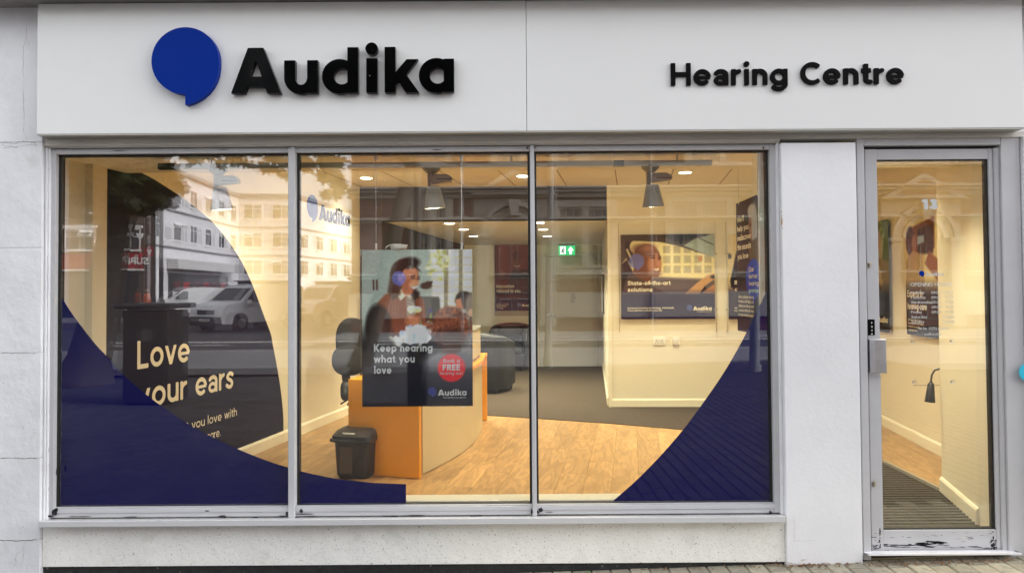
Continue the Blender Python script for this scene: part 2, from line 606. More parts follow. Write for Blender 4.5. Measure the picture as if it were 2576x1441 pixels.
def glyph(ch, w, round_a=True):
    """Strokes of one character: ([('S', path, clip) | ('D', x, y, r)], width). x-height 0.5, cap height 0.7."""
    h = w / 2
    X, C, A, R = 0.5, 0.7, 0.74, 0.26
    rx, ry = R - h, X / 2 - h + 0.006
    S = lambda p, c=None: ('S', p, c)
    bowl = S(ring(R, X / 2, rx, ry))
    W = 2 * R
    nw = 0.45                      # width of n, h, u
    arch = [(h, 0.0)] and arc(nw / 2, X - 0.215, nw / 2 - h, 0.215 - h + 0.006, 180, 0) + [(nw - h, 0)]
    if ch == ' ': return [], 0.22
    if ch == 'a':
        if round_a: return [bowl, S([(W - h, 0), (W - h, X)])], W
        w2 = 0.44
        return [S(arc(w2 / 2 - 0.005, X - 0.18, w2 / 2 - h + 0.005, 0.18 - h + 0.006, 155, 0) + [(w2 - h, 0)]), ('S', ring(w2 * 0.46, 0.152, w2 * 0.46 - h * .9, 0.152 - h * .9 + 0.008), None, h * .85)], w2
    if ch == 'b': return [bowl, S([(h, 0), (h, A)])], W
    if ch == 'c': return [S(arc(R, X / 2, rx, ry, 42, 318))], W * 0.9
    if ch == 'd': return [bowl, S([(W - h, 0), (W - h, A)])], W
    if ch == 'e': return [S(arc(R, X / 2, rx, ry, 0, 318)), ('S', [(h, X / 2 - 0.01), (W - h * 0.4, X / 2 - 0.01)], None, w * 0.36)], W
    if ch == 'f': return [S([(0.15, 0), (0.15, 0.56)] + arc(0.15 + 0.12, 0.56, 0.12, A - 0.56 - h, 180, 80, 10)), S([(0.02, X - h), (0.29, X - h)])], 0.29
    if ch == 'g': return [bowl, S([(W - h, X), (W - h, 0.02)] + arc(R, 0.02, rx, 0.22 - h, 0, -150))], W
    if ch == 'h': return [S([(h, 0), (h, A)]), S(arch)], nw
    if ch == 'i': return [S([(h + 0.02, 0), (h + 0.02, X)]), ('D', h + 0.02, 0.66, max(h * 1.25, 0.05))], w + 0.04
    if ch == 'j': return [S([(h + 0.03, X), (h + 0.03, -0.1)] + arc(h - 0.05, -0.1, 0.08, 0.08, 0, -80, 8)), ('D', h + 0.03, 0.66, max(h * 1.25, 0.05))], w + 0.05
    if ch == 'k': return [S([(h, 0), (h, A)]), S([(w * 0.7, 0.17), (0.40, 0.56)], (0, X)), S([(0.16, 0.27), (0.43, -0.07)], (0, X))], 0.44
    if ch == 'l': return [S([(h + 0.02, 0), (h + 0.02, A)])], w + 0.04
    if ch == 'm':
        a2 = 0.40
        q = arc(a2 / 2, X - 0.2, a2 / 2 - h, 0.2 - h + 0.006, 180, 0) + [(a2 - h, 0)]
        return [S([(h, 0), (h, X)]), S(q), S([(p[0] + a2 - w, p[1]) for p in q])], 2 * a2 - w
    if ch == 'n': return [S([(h, 0), (h, X)]), S(arch)], nw
    if ch == 'o': return [bowl], W
    if ch == 'p': return [bowl, S([(h, -0.2), (h, X)])], W
    if ch == 'q': return [bowl, S([(W - h, -0.2), (W - h, X)])], W
    if ch == 'r': return [S([(h, 0), (h, X)]), S(arc(0.27, X - 0.24, 0.27 - h, 0.24 - h, 170, 92, 10))], 0.29
    if ch == 's': return [S(spline([(0.355 - h * 0.3, X - 0.10), (0.27, X - h + 0.004), (0.17, X - h + 0.004), (h + 0.01, X - 0.135), (0.13, 0.285), (0.25, 0.235), (0.375 - h, 0.14), (0.24, h - 0.006), (0.13, h - 0.002), (h * 0.5, 0.11)]))], 0.38
    if ch == 't': return [S([(0.14, 0.64), (0.14, 0.15)] + arc(0.14 + 0.13, 0.15, 0.13, 0.15 - h, 180, 280, 10)), S([(0.01, X - h), (0.29, X - h)])], 0.30
    if ch == 'u': return [S([(nw - h, 0), (nw - h, X)]), S([(nw - p[0], X - p[1]) for p in arch])], nw
    if ch == 'v': return [S([(h * 0.9 - 0.03, X + 0.06), (0.23, 0.02), (0.46 - h * 0.9 + 0.03, X + 0.06)], (0, X))], 0.46
    if ch == 'w': return [S([(h - 0.03, X + 0.06), (0.19, 0.02), (0.34, X - 0.02), (0.49, 0.02), (0.68 - h + 0.03, X + 0.06)], (0, X))], 0.68
    if ch == 'x': return [S([(0.0, -0.05), (0.44, X + 0.05)], (0, X)), S([(0.44, -0.05), (0.0, X + 0.05)], (0, X))], 0.44
    if ch == 'y': return [S([(h * 0.9 - 0.03, X + 0.06), (0.23, 0.02)], (0, X)), S([(0.46 - h * 0.9 + 0.03, X + 0.06), (0.12, -0.26)], (-0.2, X))], 0.46
    if ch == 'z': return [S([(0.02, X - h), (0.38, X - h)]), S([(0.36, X - h), (0.04, h)]), S([(0.02, h), (0.39, h)])], 0.40
    rX, rY = 0.35 - h, C / 2 - h + 0.006
    if ch == 'A': return [S([(h - 0.04, -0.06), (0.32, C), (0.64 - h + 0.04, -0.06)], (0, C)), S([(0.13, 0.19), (0.51, 0.19)])], 0.64
    if ch == 'B': return [S([(h, 0), (h, C)]), S([(h, C - h), (0.28, C - h)] + arc(0.28, C - 0.175, 0.17 - h, 0.175 - h, 90, -90, 14) + [(h, C / 2)]), S([(h, C / 2), (0.30, C / 2)] + arc(0.30, 0.18, 0.19 - h, 0.18 - h, 90, -90, 14) + [(h, h)])], 0.49
    if ch == 'C': return [S(arc(0.35, C / 2, rX, rY, 46, 314))], 0.60
    if ch == 'D': return [S([(h, 0), (h, C)]), S([(h, C - h), (0.25, C - h)] + arc(0.25, C / 2, 0.34 - h, C / 2 - h, 90, -90, 20) + [(h, h)])], 0.59
    if ch in 'EF':
        g = [S([(h, 0), (h, C)]), S([(h, C - h), (0.43, C - h)]), S([(h, C / 2 + 0.01), (0.40, C / 2 + 0.01)])]
        return g + ([S([(h, h), (0.44, h)])] if ch == 'E' else []), 0.44
    if ch == 'G': return [S(arc(0.35, C / 2, rX, rY, 46, 360) + [(0.35, C / 2)])], 0.70
    if ch == 'H': return [S([(h, 0), (h, C)]), S([(0.6 - h, 0), (0.6 - h, C)]), S([(h, C / 2), (0.6 - h, C / 2)])], 0.60
    if ch == 'I': return [S([(h + 0.02, 0), (h + 0.02, C)])], w + 0.04
    if ch == 'K': return [S([(h, 0), (h, C)]), S([(w * 0.6, 0.24), (0.55, 0.80)], (0, C)), S([(0.2, 0.40), (0.56, -0.08)], (0, C))], 0.57
    if ch == 'L': return [S([(h, 0), (h, C)]), S([(h, h), (0.42, h)])], 0.42
    if ch == 'M': return [S([(h, 0), (h, C)]), S([(0.76 - h, 0), (0.76 - h, C)]), S([(h, C + 0.03), (0.38, 0.16), (0.76 - h, C + 0.03)], (0, C))], 0.76
    if ch == 'N': return [S([(h, 0), (h, C)]), S([(0.62 - h, 0), (0.62 - h, C)]), S([(h * 0.7, C), (0.62 - h * 0.7, 0)], (0, C))], 0.62
    if ch == 'O': return [S(ring(0.36, C / 2, 0.36 - h, rY))], 0.72
    if ch in 'PR':
        g = [S([(h, 0), (h, C)]), S([(h, C - h), (0.29, C - h)] + arc(0.29, C - 0.205, 0.2 - h, 0.205 - h, 90, -90, 14) + [(h, C - 0.41 + h)])]
        return g + ([S([(0.24, 0.32), (0.47, -0.04)], (0, C))] if ch == 'R' else []), 0.50
    if ch == 'S': return [S(spline([(0.47, C - 0.13), (0.36, C - h), (0.22, C - h), (h + 0.02, C - 0.19), (0.17, 0.40), (0.33, 0.33), (0.50 - h, 0.19), (0.32, h - 0.004), (0.17, h), (0.02, 0.13)]))], 0.50
    if ch == 'T': return [S([(0.26, 0), (0.26, C)]), S([(0, C - h), (0.52, C - h)])], 0.52
    if ch == 'U': return [S([(h, C), (h, 0.25)] + arc(0.29, 0.25, 0.29 - h, 0.25 - h + 0.006, 180, 360, 20) + [(0.58 - h, C)])], 0.58
    if ch == 'V': return [S([(h - 0.04, C + 0.06), (0.31, 0.02), (0.62 - h + 0.04, C + 0.06)], (0, C))], 0.62
    if ch == 'W': return [S([(h - 0.04, C + 0.06), (0.26, 0.02), (0.46, C - 0.05), (0.66, 0.02), (0.92 - h + 0.04, C + 0.06)], (0, C))], 0.92
    if ch == 'Y': return [S([(h - 0.05, C + 0.06), (0.29, 0.3), (0.58 - h + 0.05, C + 0.06)], (0, C)), S([(0.29, 0), (0.29, 0.33)])], 0.58
    if ch == '0': return [S(ring(0.26, C / 2, 0.26 - h, rY))], 0.52
    if ch == '1': return [S([(0.22, 0), (0.22, C)]), S([(0.25, C - h * 0.6), (0.02, C - 0.16)], (0, C))], 0.30
    if ch == '2': return [S(arc(0.23, C - 0.21, 0.23 - h, 0.21 - h, 165, -30, 18) + [(0.06, h)]), S([(0.0, h), (0.46, h)])], 0.46
    if ch == '3': return [S(arc(0.21, C - 0.185, 0.20 - h, 0.185 - h, 150, -90, 16)), S(arc(0.21, 0.195, 0.23 - h, 0.195 - h, 90, -155, 18)), S([(0.13, 0.355), (0.22, 0.355)])], 0.45
    if ch == '4': return [S([(0.36, 0), (0.36, C)]), S([(0.36, C), (0.04, 0.19)], (0.1, C)), S([(0.0, 0.19), (0.48, 0.19)])], 0.50
    if ch == '5': return [S([(0.42, C - h), (0.09, C - h), (0.07, 0.38)]), S(arc(0.22, 0.215, 0.23 - h, 0.215 - h, 118, -150, 18))], 0.46
    if ch == '6': return [S(ring(0.25, 0.21, 0.25 - h, 0.21 - h)), S([(0.33, C), (h + 0.0, 0.24)], (0, C))], 0.50
    if ch == '7': return [S([(0.0, C - h), (0.44, C - h)]), S([(0.42, C - h), (0.14, -0.03)], (0, C))], 0.45
    if ch == '8': return [S(ring(0.24, C - 0.175, 0.20 - h, 0.175 - h)), S(ring(0.24, 0.19, 0.24 - h, 0.19 - h))], 0.48
    if ch == '9': return [S(ring(0.25, C - 0.21, 0.25 - h, 0.21 - h)), S([(0.17, 0), (0.5 - h, C - 0.24)], (0, C))], 0.50
    if ch == '.': return [('D', 0.06, 0.06, max(h, 0.05))], 0.12
    if ch == ',': return [S([(0.09, 0.1), (0.03, -0.1)])], 0.12
    if ch == '-': return [S([(0.02, 0.25), (0.26, 0.25)])], 0.28
    if ch == "'": return [S([(0.05, C), (0.05, 0.5)])], 0.10
    if ch == ':': return [('D', 0.06, 0.06, max(h, 0.05)), ('D', 0.06, 0.42, max(h, 0.05))], 0.12
    if ch == '*': return [S([(0.0, 0.6), (0.2, 0.6)]), S([(0.05, 0.51), (0.15, 0.69)]), S([(0.15, 0.51), (0.05, 0.69)])], 0.2
    raise KeyError(ch)


def contour(fn, x0, x1, y0, y1, step):
    """Closed outlines of fn < 0 by marching squares, nearly straight points dropped, and triangles filling them."""
    nx, ny = int((x1 - x0) / step) + 2, int((y1 - y0) / step) + 2
    xs, ys = x0 + np.arange(nx) * step, y0 + np.arange(ny) * step
    Xg, Yg = np.meshgrid(xs, ys)
    D = fn(Xg, Yg)
    D = np.where(np.abs(D) < 1e-7, 1e-7, D)
    s = (D < 0).astype(int)
    case = s[:-1, :-1] + 2 * s[:-1, 1:] + 4 * s[1:, 1:] + 8 * s[1:, :-1]
    nxt = {}
    pos = {}

    def e(j, i, k):
        if k == 0: key, a, b, pa, pb = ('h', j, i), D[j, i], D[j, i + 1], (xs[i], ys[j]), (xs[i + 1], ys[j])
        elif k == 1: key, a, b, pa, pb = ('v', j, i + 1), D[j, i + 1], D[j + 1, i + 1], (xs[i + 1], ys[j]), (xs[i + 1], ys[j + 1])
        elif k == 2: key, a, b, pa, pb = ('h', j + 1, i), D[j + 1, i], D[j + 1, i + 1], (xs[i], ys[j + 1]), (xs[i + 1], ys[j + 1])
        else: key, a, b, pa, pb = ('v', j, i), D[j, i], D[j + 1, i], (xs[i], ys[j]), (xs[i], ys[j + 1])
        if key not in pos:
            t = a / (a - b)
            pos[key] = (pa[0] + (pb[0] - pa[0]) * t, pa[1] + (pb[1] - pa[1]) * t)
        return key
    TAB = {1: [(3, 0)], 2: [(0, 1)], 3: [(3, 1)], 4: [(1, 2)], 5: [(3, 0), (1, 2)], 6: [(0, 2)], 7: [(3, 2)], 8: [(2, 3)], 9: [(2, 0)], 10: [(0, 1), (2, 3)], 11: [(2, 1)], 12: [(1, 3)], 13: [(1, 0)], 14: [(0, 3)]}
    for j, i in zip(*np.nonzero((case > 0) & (case < 15))):
        for a, b in TAB[int(case[j, i])]:
            nxt[e(j, i, a)] = e(j, i, b)
    loops = []
    while nxt:
        k0, k = next(iter(nxt.items()))
        lp = [pos[k0]]
        del nxt[k0]
        while k in nxt:
            lp.append(pos[k])
            k = nxt.pop(k)
        if len(lp) > 5:
            tol = step * 0.09
            ch = True
            while ch and len(lp) > 8:
                ch = False
                out = []
                skip = False
                for q in range(len(lp)):
                    a, b, c = lp[q - 1], lp[q], lp[(q + 1) % len(lp)]
                    dx, dy = c[0] - a[0], c[1] - a[1]
                    dd = abs((b[0] - a[0]) * dy - (b[1] - a[1]) * dx) / (math.hypot(dx, dy) + 1e-12)
                    if dd < tol and not skip and math.hypot(dx, dy) < step * 14:
                        skip = True; ch = True
                    else:
                        out.append(b); skip = False
                lp = out
            loops.append(lp)
    verts, edges = [], []
    for lp in loops:
        o = len(verts)
        verts += [Vector(p) for p in lp]
        edges += [(o + i, o + (i + 1) % len(lp)) for i in range(len(lp))]
    if not verts:
        return [], []
    r = delaunay_2d_cdt(verts, edges, [], 2, 1e-7)
    V2 = [(v.x, v.y) for v in r[0]]
    T = []
    for t in r[2]:
        T.append(tuple(t))
    if T:
        cen = np.array([[sum(V2[i][k] for i in t) / 3 for t in T] for k in (0, 1)])
        keep = fn(cen[0], cen[1]) < 0
        T = [t for t, q in zip(T, keep) if q]
    return V2, T


GC = {}


def glyph_mesh(ch, w, step, round_a):
    k = (ch, w, step, round_a)
    if k not in GC:
        prims, adv = glyph(ch, w, round_a)
        if not prims:
            GC[k] = ([], [], adv)
        else:
            def fn(Xg, Yg):
                d = np.full(Xg.shape, 9.0)
                for p in prims:
                    if p[0] == 'S':
                        s = sd_path(Xg, Yg, p[1], p[3] if len(p) > 3 else w / 2)
                        if p[2]:
                            s = np.maximum(s, np.maximum(p[2][0] - Yg, Yg - p[2][1]))
                    else:
                        s = np.hypot(Xg - p[1], Yg - p[2]) - p[3]
                    d = np.minimum(d, s)
                return d
            v, t = contour(fn, -0.12, adv + 0.12, -0.34, 0.86, step)
            GC[k] = (v, t, adv)
    return GC[k]


def text_layout(s, size, w=0.1, track=0.075, step=0.02, round_a=True, align='L'):
    x = 0
    out = []
    for ch in s:
        v, t, adv = glyph_mesh(ch, w, step, round_a)
        out.append((ch, x * size, v, t))
        x += adv + track
    W = (x - track) * size
    o = {'L': 0, 'C': -W / 2, 'R': -W}[align]
    return [(c, q + o, v, t) for c, q, v, t in out], W


def text(name, s, size, org, right, upv, m, parent=None, width=None, **k):
    """Flat lettering as one mesh, laid on a surface. width squeezes or stretches the line to that length."""
    lay, W = text_layout(s, size, **k)
    org, right, upv = Vector(org), Vector(right).normalized(), Vector(upv).normalized()
    sx = width / W if width else 1.0
    mb = MB()
    for c, x, v, t in lay:
        mb.add([org + right * ((x + p[0] * size) * sx) + upv * (p[1] * size) for p in v], t)
    return build(name, mb, m, parent)


def solid(v2, tris, org, right, upv, nrm, size, depth):
    """Give a flat outline thickness: front at org + nrm * depth, back at org."""
    org, right, upv, nrm = Vector(org), Vector(right), Vector(upv), Vector(nrm)
    n = len(v2)
    fr = [org + right * (p[0] * size) + upv * (p[1] * size) + nrm * depth for p in v2]
    bk = [p - nrm * depth for p in fr]
    mb = MB()
    fs = [tuple(t) for t in tris] + [tuple(n + i for i in reversed(t)) for t in tris]
    cnt = {}
    for t in tris:
        for i in range(len(t)):
            a, b = t[i], t[(i + 1) % len(t)]
            cnt[(a, b)] = cnt.get((a, b), 0) + 1
    for (a, b) in cnt:
        if (b, a) not in cnt:
            fs.append((b, a, n + a, n + b))
    mb.add(fr + bk, fs)
    return mb


# the shop's word mark, in units where the cap height is 365 (y up from the baseline)
def mark_parts():
    P_ = lambda pts: [(x, 571 - y) for x, y in pts]
    H = lambda X_, Y_, cx, cy, r: np.hypot(X_ - cx, Y_ - (571 - cy)) - r

    def bx(X_, Y_, x0, y0, x1, y1):
        return np.maximum(np.maximum(x0 - X_, X_ - x1), np.maximum((571 - y1) - Y_, Y_ - (571 - y0)))

    def fA(X_, Y_):
        a = sd_poly(X_, Y_, P_([(674, 571), (808, 206), (931, 206), (1073, 571), (963, 571), (943, 519), (800, 519), (782, 571)]))
        return np.maximum(a, -sd_poly(X_, Y_, P_([(871, 303), (918, 436), (825, 436)])))

    def fu(X_, Y_):
        cy = 571 - 448
        o = (np.hypot((X_ - 1227) / 130, (Y_ - cy) / 130) - 1) * 130
        i = (np.hypot((X_ - 1232) / 47, (Y_ - cy) / 56) - 1) * 47
        b = np.maximum(np.maximum(o, -i), np.maximum(Y_ - cy, X_ - 1290))
        return np.minimum(np.minimum(b, bx(X_, Y_, 1097, 308, 1185, 449)), bx(X_, Y_, 1280, 308, 1365, 571))

    def fd(X_, Y_):
        o = np.maximum(np.maximum(H(X_, Y_, 1537, 439, 139), (X_ - 1610) + 0 * Y_), -H(X_, Y_, 1556, 439, 64))
        o = np.maximum(o, -np.maximum(H(X_, Y_, 1556, 439, 64), X_ - 1600))
        return np.minimum(o, bx(X_, Y_, 1600, 206, 1686, 571))

    def fi(X_, Y_):
        return np.minimum(H(X_, Y_, 1793, 219, 50), bx(X_, Y_, 1750, 295, 1838, 571))

    def fk(X_, Y_):
        return np.minimum(bx(X_, Y_, 1896, 206, 1982, 571), sd_poly(X_, Y_, P_([(1975, 416), (2070, 305), (2164, 305), (2068, 428), (2169, 571), (2062, 571), (2006, 480), (1975, 508)])))

    def fa(X_, Y_):
        o = np.maximum(np.maximum(H(X_, Y_, 2308, 437, 140), X_ - 2375), -np.maximum(H(X_, Y_, 2318, 438, 64), X_ - 2366))
        return np.minimum(o, bx(X_, Y_, 2366, 303, 2448, 569))

    def fe(X_, Y_):
        tail = P_([(312, 540), (313, 661), (360, 648), (405, 628), (450, 600), (490, 565), (525, 522), (552, 472), (570, 420), (578, 360), (579, 300), (400, 300)])
        return np.minimum(H(X_, Y_, 311, 306, 268), sd_poly(X_, Y_, tail))
    out = []
    for nm, fn, b in (('e', fe, (30, 590, -100, 545)), ('A', fA, (660, 1085, -12, 380)), ('u', fu, (1085, 1380, -18, 280)), ('d', fd, (1390, 1700, -18, 380)),
                      ('i', fi, (1735, 1850, -12, 412)), ('k', fk, (1885, 2180, -12, 380)), ('a', fa, (2155, 2460, -18, 285))):
        out.append((nm, fn, b))
    return out


MARK = {}


def mark(step):
    if step not in MARK:
        MARK[step] = {nm: contour(fn, *b, step) for nm, fn, b in mark_parts()}
    return MARK[step]


def flat_mark(org, right, upv, scale, m_text, m_emblem, parent, step=9, sx=1.0):
    """The printed word mark: org is the baseline under the emblem's left edge; scale is metres per unit."""
    g = mark(step)
    org, right, upv = Vector(org), Vector(right).normalized(), Vector(upv).normalized()
    tb, eb = MB(), MB()
    for k, (v, t) in g.items():
        (eb if k == 'e' else tb).add([org + right * ((p[0] - 42) * scale * sx) + upv * (p[1] * scale) for p in v], t)
    build('lettering', tb, m_text, parent)
    build('emblem', eb, m_emblem, parent)


# ------------------------------------------------------------------ printed pictures: a fine sheet with colour per point
class Canvas:
    def __init__(s, asp, n=150):
        """asp = width / height; x runs 0..asp, y 0..1 upward."""
        s.asp = asp
        s.nx, s.ny = max(8, int(n * asp)), n
        s.X, s.Y = np.meshgrid(np.linspace(0, asp, s.nx), np.linspace(0, 1, s.ny))
        s.c = np.zeros((s.ny, s.nx, 3))
        rs = np.random.RandomState(3)
        s.noise = rs.rand(s.ny, s.nx)

    def put(s, a, colr):
        a = np.clip(a, 0, 1)[..., None]
        s.c = s.c * (1 - a) + np.array(colr) / 255.0 * a

    def fill(s, colr):
        s.c[:] = np.array(colr) / 255.0

    def ell(s, cx, cy, rx, ry, colr, f=0.02, rot=0, k=1.0):
        c, n = math.cos(rot), math.sin(rot)
        u, v = (s.X - cx) * c + (s.Y - cy) * n, -(s.X - cx) * n + (s.Y - cy) * c
        d = (np.hypot(u / rx, v / ry) - 1) * min(rx, ry)
        s.put(k * np.clip(0.5 - d / f, 0, 1), colr)

    def poly(s, pts, colr, f=0.008, k=1.0):
        s.put(k * np.clip(0.5 - sd_poly(s.X, s.Y, pts) / f, 0, 1), colr)

    def line(s, pts, w, colr, f=0.006, k=1.0):
        s.put(k * np.clip(0.5 - sd_path(s.X, s.Y, pts, w / 2) / f, 0, 1), colr)

    def vgrad(s, y0, y1, colr, k=1.0):
        """Blend to colr from nothing at y0 to full at y1."""
        s.put(k * np.clip((s.Y - y0) / (y1 - y0), 0, 1), colr)

    def grain(s, amt, cells=None):
        s.c = np.clip(s.c * (1 + amt * (s.noise[..., None] - 0.5)), 0, 1)

    def blobs(s, cx, cy, rx, ry, n, r, cols, seed=1, f=0.01, k=0.9):
        q = random.Random(seed)
        for _ in range(n):
            a, d = q.uniform(0, 2 * PI), math.sqrt(q.random())
            s.ell(cx + rx * d * math.cos(a), cy + ry * d * math.sin(a), r * q.uniform(0.6, 1.3), r * q.uniform(0.6, 1.3), q.choice(cols), f, 0, k)

    def sheet(s, name, bl, right, upv, w, h, parent, m, gain=1.12):
        """Build the printed sheet: bl = bottom left corner."""
        bl, right, upv = np.array(bl), np.array(Vector(right).normalized()), np.array(Vector(upv).normalized())
        co = bl + (s.X / s.asp * w)[..., None] * right + (s.Y * h)[..., None] * upv
        co = co.reshape(-1, 3)
        i = np.arange(s.nx * s.ny).reshape(s.ny, s.nx)
        q = np.stack([i[:-1, :-1], i[:-1, 1:], i[1:, 1:], i[1:, :-1]], -1).reshape(-1, 4)
        me = bpy.data.meshes.new(name)
        me.vertices.add(len(co)); me.vertices.foreach_set('co', co.ravel())
        me.loops.add(q.size); me.loops.foreach_set('vertex_index', q.ravel())
        me.polygons.add(len(q)); me.polygons.foreach_set('loop_start', np.arange(len(q)) * 4)
        me.update()
        s.c = np.clip(s.c ** 1.12 * gain, 0, 1) if gain > 1.3 else np.clip(s.c * gain * np.array([.93, 1.0, 1.12]), 0, 1)
        lin = np.where(s.c <= 0.04045, s.c / 12.92, ((s.c + 0.055) / 1.055) ** 2.4)
        a = me.color_attributes.new('Print', 'FLOAT_COLOR', 'POINT')
        a.data.foreach_set('color', np.concatenate([lin.reshape(-1, 3), np.ones((len(co), 1))], 1).ravel())
        me.materials.append(m)
        o = bpy.data.objects.new(name, me)
        col.objects.link(o)
        if parent is not None:
            o.parent = parent
            o.matrix_parent_inverse = base_inv(parent)
        return o


def print_mat():
    m = bpy.data.materials.new('printed_picture')
    m.use_nodes = True
    N, L = m.node_tree.nodes, m.node_tree.links
    a = N.new('ShaderNodeVertexColor'); a.layer_name = 'Print'
    L.new(a.outputs[0], N['Principled BSDF'].inputs['Base Color'])
    N['Principled BSDF'].inputs['Roughness'].default_value = 0.45
    N['Principled BSDF'].inputs['Specular IOR Level'].default_value = 0.06
    return m


PRINT = print_mat()
EX, EZ = Vector((1, 0, 0)), Vector((0, 0, 1))

# ================================================================== SHOP FRONT
# ---- pavement in front of the shop (paving blocks one by one near the camera)
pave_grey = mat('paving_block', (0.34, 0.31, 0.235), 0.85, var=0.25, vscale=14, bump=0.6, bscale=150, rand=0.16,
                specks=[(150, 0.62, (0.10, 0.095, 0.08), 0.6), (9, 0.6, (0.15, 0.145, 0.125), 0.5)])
soil = mat('joint_sand', (0.055, 0.05, 0.04), 0.95, var=0.3, vscale=60)
asphalt = mat('asphalt', (0.045, 0.046, 0.050), 0.75, var=0.3, vscale=1.2, bump=0.3, bscale=90, spec=0.2)
slab_pale = mat('pale_paving', (0.17, 0.17, 0.175), 0.6, var=0.15, vscale=2.5, bump=0.2, bscale=60)
kerb_mat = mat('kerb_granite', (0.26, 0.26, 0.26), 0.7, var=0.2, vscale=8)
line_white = mat('road_paint', (0.72, 0.72, 0.70), 0.6, var=0.15, vscale=12)

gxs = [-7.0, -5.0, 2.0, 5.0, 7.0]
ground = MB()
ground.grid([[(x, y, gz(x) - 0.012) for x in gxs] for y in (-10.0, 0.02)])
struct('pavement', ground, soil)
pav = bpy.data.objects['pavement']
bm_ = MB().box(-0.0485, -0.0985, -0.06, 0.0485, 0.0985, 0.0)
proto = build('paver', bm_, pave_grey, pav, bevel=0.006, seg=1)
first = True
for i in range(-4, 34):
    for j in range(0, 4):
        x = i * 0.1 + 0.05
        y = -0.135 - j * 0.2 - (0.1 if i % 2 else 0.0)
        o = proto if first else proto.copy()
        if not first:
            col.objects.link(o)
        first = False
        o.location = (x, y, gz(x) + rnd.uniform(-0.002, 0.002))
        o.rotation_euler = (rnd.uniform(-.008, .008), rnd.uniform(-.008, .008) - 0.028, rnd.uniform(-.01, .01))
for i in range(-4, 34):                      # half blocks that close the first course along the wall
    if i % 2:
        o = proto.copy(); col.objects.link(o)
        x = i * 0.1 + 0.05
        o.scale = (1, 0.5, 1); o.location = (x, -0.0855, gz(x) + rnd.uniform(-.002, .002)); o.rotation_euler = (0, -0.028, 0)
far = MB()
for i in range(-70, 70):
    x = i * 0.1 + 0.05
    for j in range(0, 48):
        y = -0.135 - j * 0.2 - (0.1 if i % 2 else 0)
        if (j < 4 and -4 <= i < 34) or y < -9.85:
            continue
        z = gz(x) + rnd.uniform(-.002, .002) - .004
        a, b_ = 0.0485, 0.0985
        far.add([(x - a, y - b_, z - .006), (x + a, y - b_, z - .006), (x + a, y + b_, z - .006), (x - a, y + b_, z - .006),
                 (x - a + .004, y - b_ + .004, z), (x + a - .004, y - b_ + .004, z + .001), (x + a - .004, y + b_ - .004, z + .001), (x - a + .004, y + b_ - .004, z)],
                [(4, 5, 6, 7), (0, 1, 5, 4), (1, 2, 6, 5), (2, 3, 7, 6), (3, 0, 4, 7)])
tag(build('paving_field', far, mat('dark_paving', (0.044, 0.042, 0.041), 0.8, spec=0.12, var=0.35, vscale=3, bump=0.4, bscale=120), pav), kind='stuff')  # far blocks coloured much darker than the separate near ones

# ---- the building: piers, stall riser, frieze, cornice
fz0 = zz(330, 1323, -0.13)                     # underside of the fascia
fz1 = zz(2, 1323, -0.13)                       # top of the fascia
wx0, wx1 = xx(104, 820, -0.07), xx(1971, 900, -0.07)
dx0, dx1 = xx(2163, 1000, -0.07), xx(2573, 891, -0.04)
shop = thing('shop_building', 'white painted shop building with grey frieze and rendered piers around the window and door', 'shop', (0, 0, 0))
# left pier in five rendered courses with cracked joints
zs = [-0.4, zz(1358, 50, -0.07), zz(1152, 50, -0.07), zz(887, 50, -0.07), zz(623, 50, -0.07), zz(358, 50, -0.07), fz1 + 0.02]
for k in range(len(zs) - 1):
    build('rendered_block', MB().box(-4.6, -0.07, zs[k] + 0.0008, wx0 - 0.0008 * k, 0.16, zs[k + 1] - 0.0008), white_render, shop, bevel=0.0016, seg=2)
build('core_wall', MB().box(-4.6, -0.058, -0.4, wx0 - 0.012, 0.15, fz1), white_render, shop)
# pier between window and door
build('pier', MB().box(wx1, -0.07, -0.2, dx0, 0.12, fz0 - 0.058), pilaster_paint, shop, bevel=0.004)
build('pier', MB().box(dx1 + 0.006, -0.07, -0.2, 6.0, 0.14, fz0 - 0.03), pilaster_paint, shop, bevel=0.004)
# stall riser under the window, black plinth under that
rz0 = zz(1419, 1040, -0.05)
sz = zz(1320, 1040, -0.12)
build('stall_riser', MB().box(wx0 + .001, -0.05, rz0, wx1 - .001, 0.10, sz + 0.01), riser_paint, shop, bevel=0.003)
build('plinth', MB().box(wx0 - 0.02, -0.042, -0.4, wx1 - 0.001, 0.10, rz0 - 0.001), plinth_black, shop, bevel=0.004)
# frieze and bead under the fascia
fzb = zz(362, 1040, -0.055)
build('frieze', MB().box(wx0 - 0.002, -0.055, fzb + 0.012, 6.0, 0.14, fz0 - 0.0), frieze_paint, shop, bevel=0.003)
build('bead', MB().cyl((wx0, -0.050, fzb + 0.006), (wx1, -0.050, fzb + 0.006), 0.011, n=10).box(wx0, -0.052, fzb - 0.008, wx1, 0.14, fzb + 0.004), frieze_paint, shop, smooth=True)
# wall above and cornice over the fascia
build('upper_wall', MB().box(-4.6, 0.0, fz0 + .001, 6.0, 0.30, 9.0), white_render, shop)
build('cornice', MB().box(-4.6, -0.24, fz1 + 0.004, 6.0, -0.001, fz1 + 0.12).box(-4.6, -0.30, fz1 + 0.121, 6.0, -0.001, fz1 + 0.20), lead_grey, shop, bevel=0.008)
build('window_moulding', MB().box(wx0 + .013, -0.045, sz + .012, xx(122, 820, -.045), 0.03, fzb - 0.008), white_render, shop, bevel=0.003)
build('window_moulding', MB().box(wx0 + .001, -0.052, sz + .012, wx0 + 0.012, 0.0, fzb - 0.008), white_render, shop, bevel=0.003)
build('window_moulding', MB().box(xx(1958, 850, -.045), -0.045, sz + .012, wx1 - .001, 0.03, fzb - 0.008), white_render, shop, bevel=0.003)

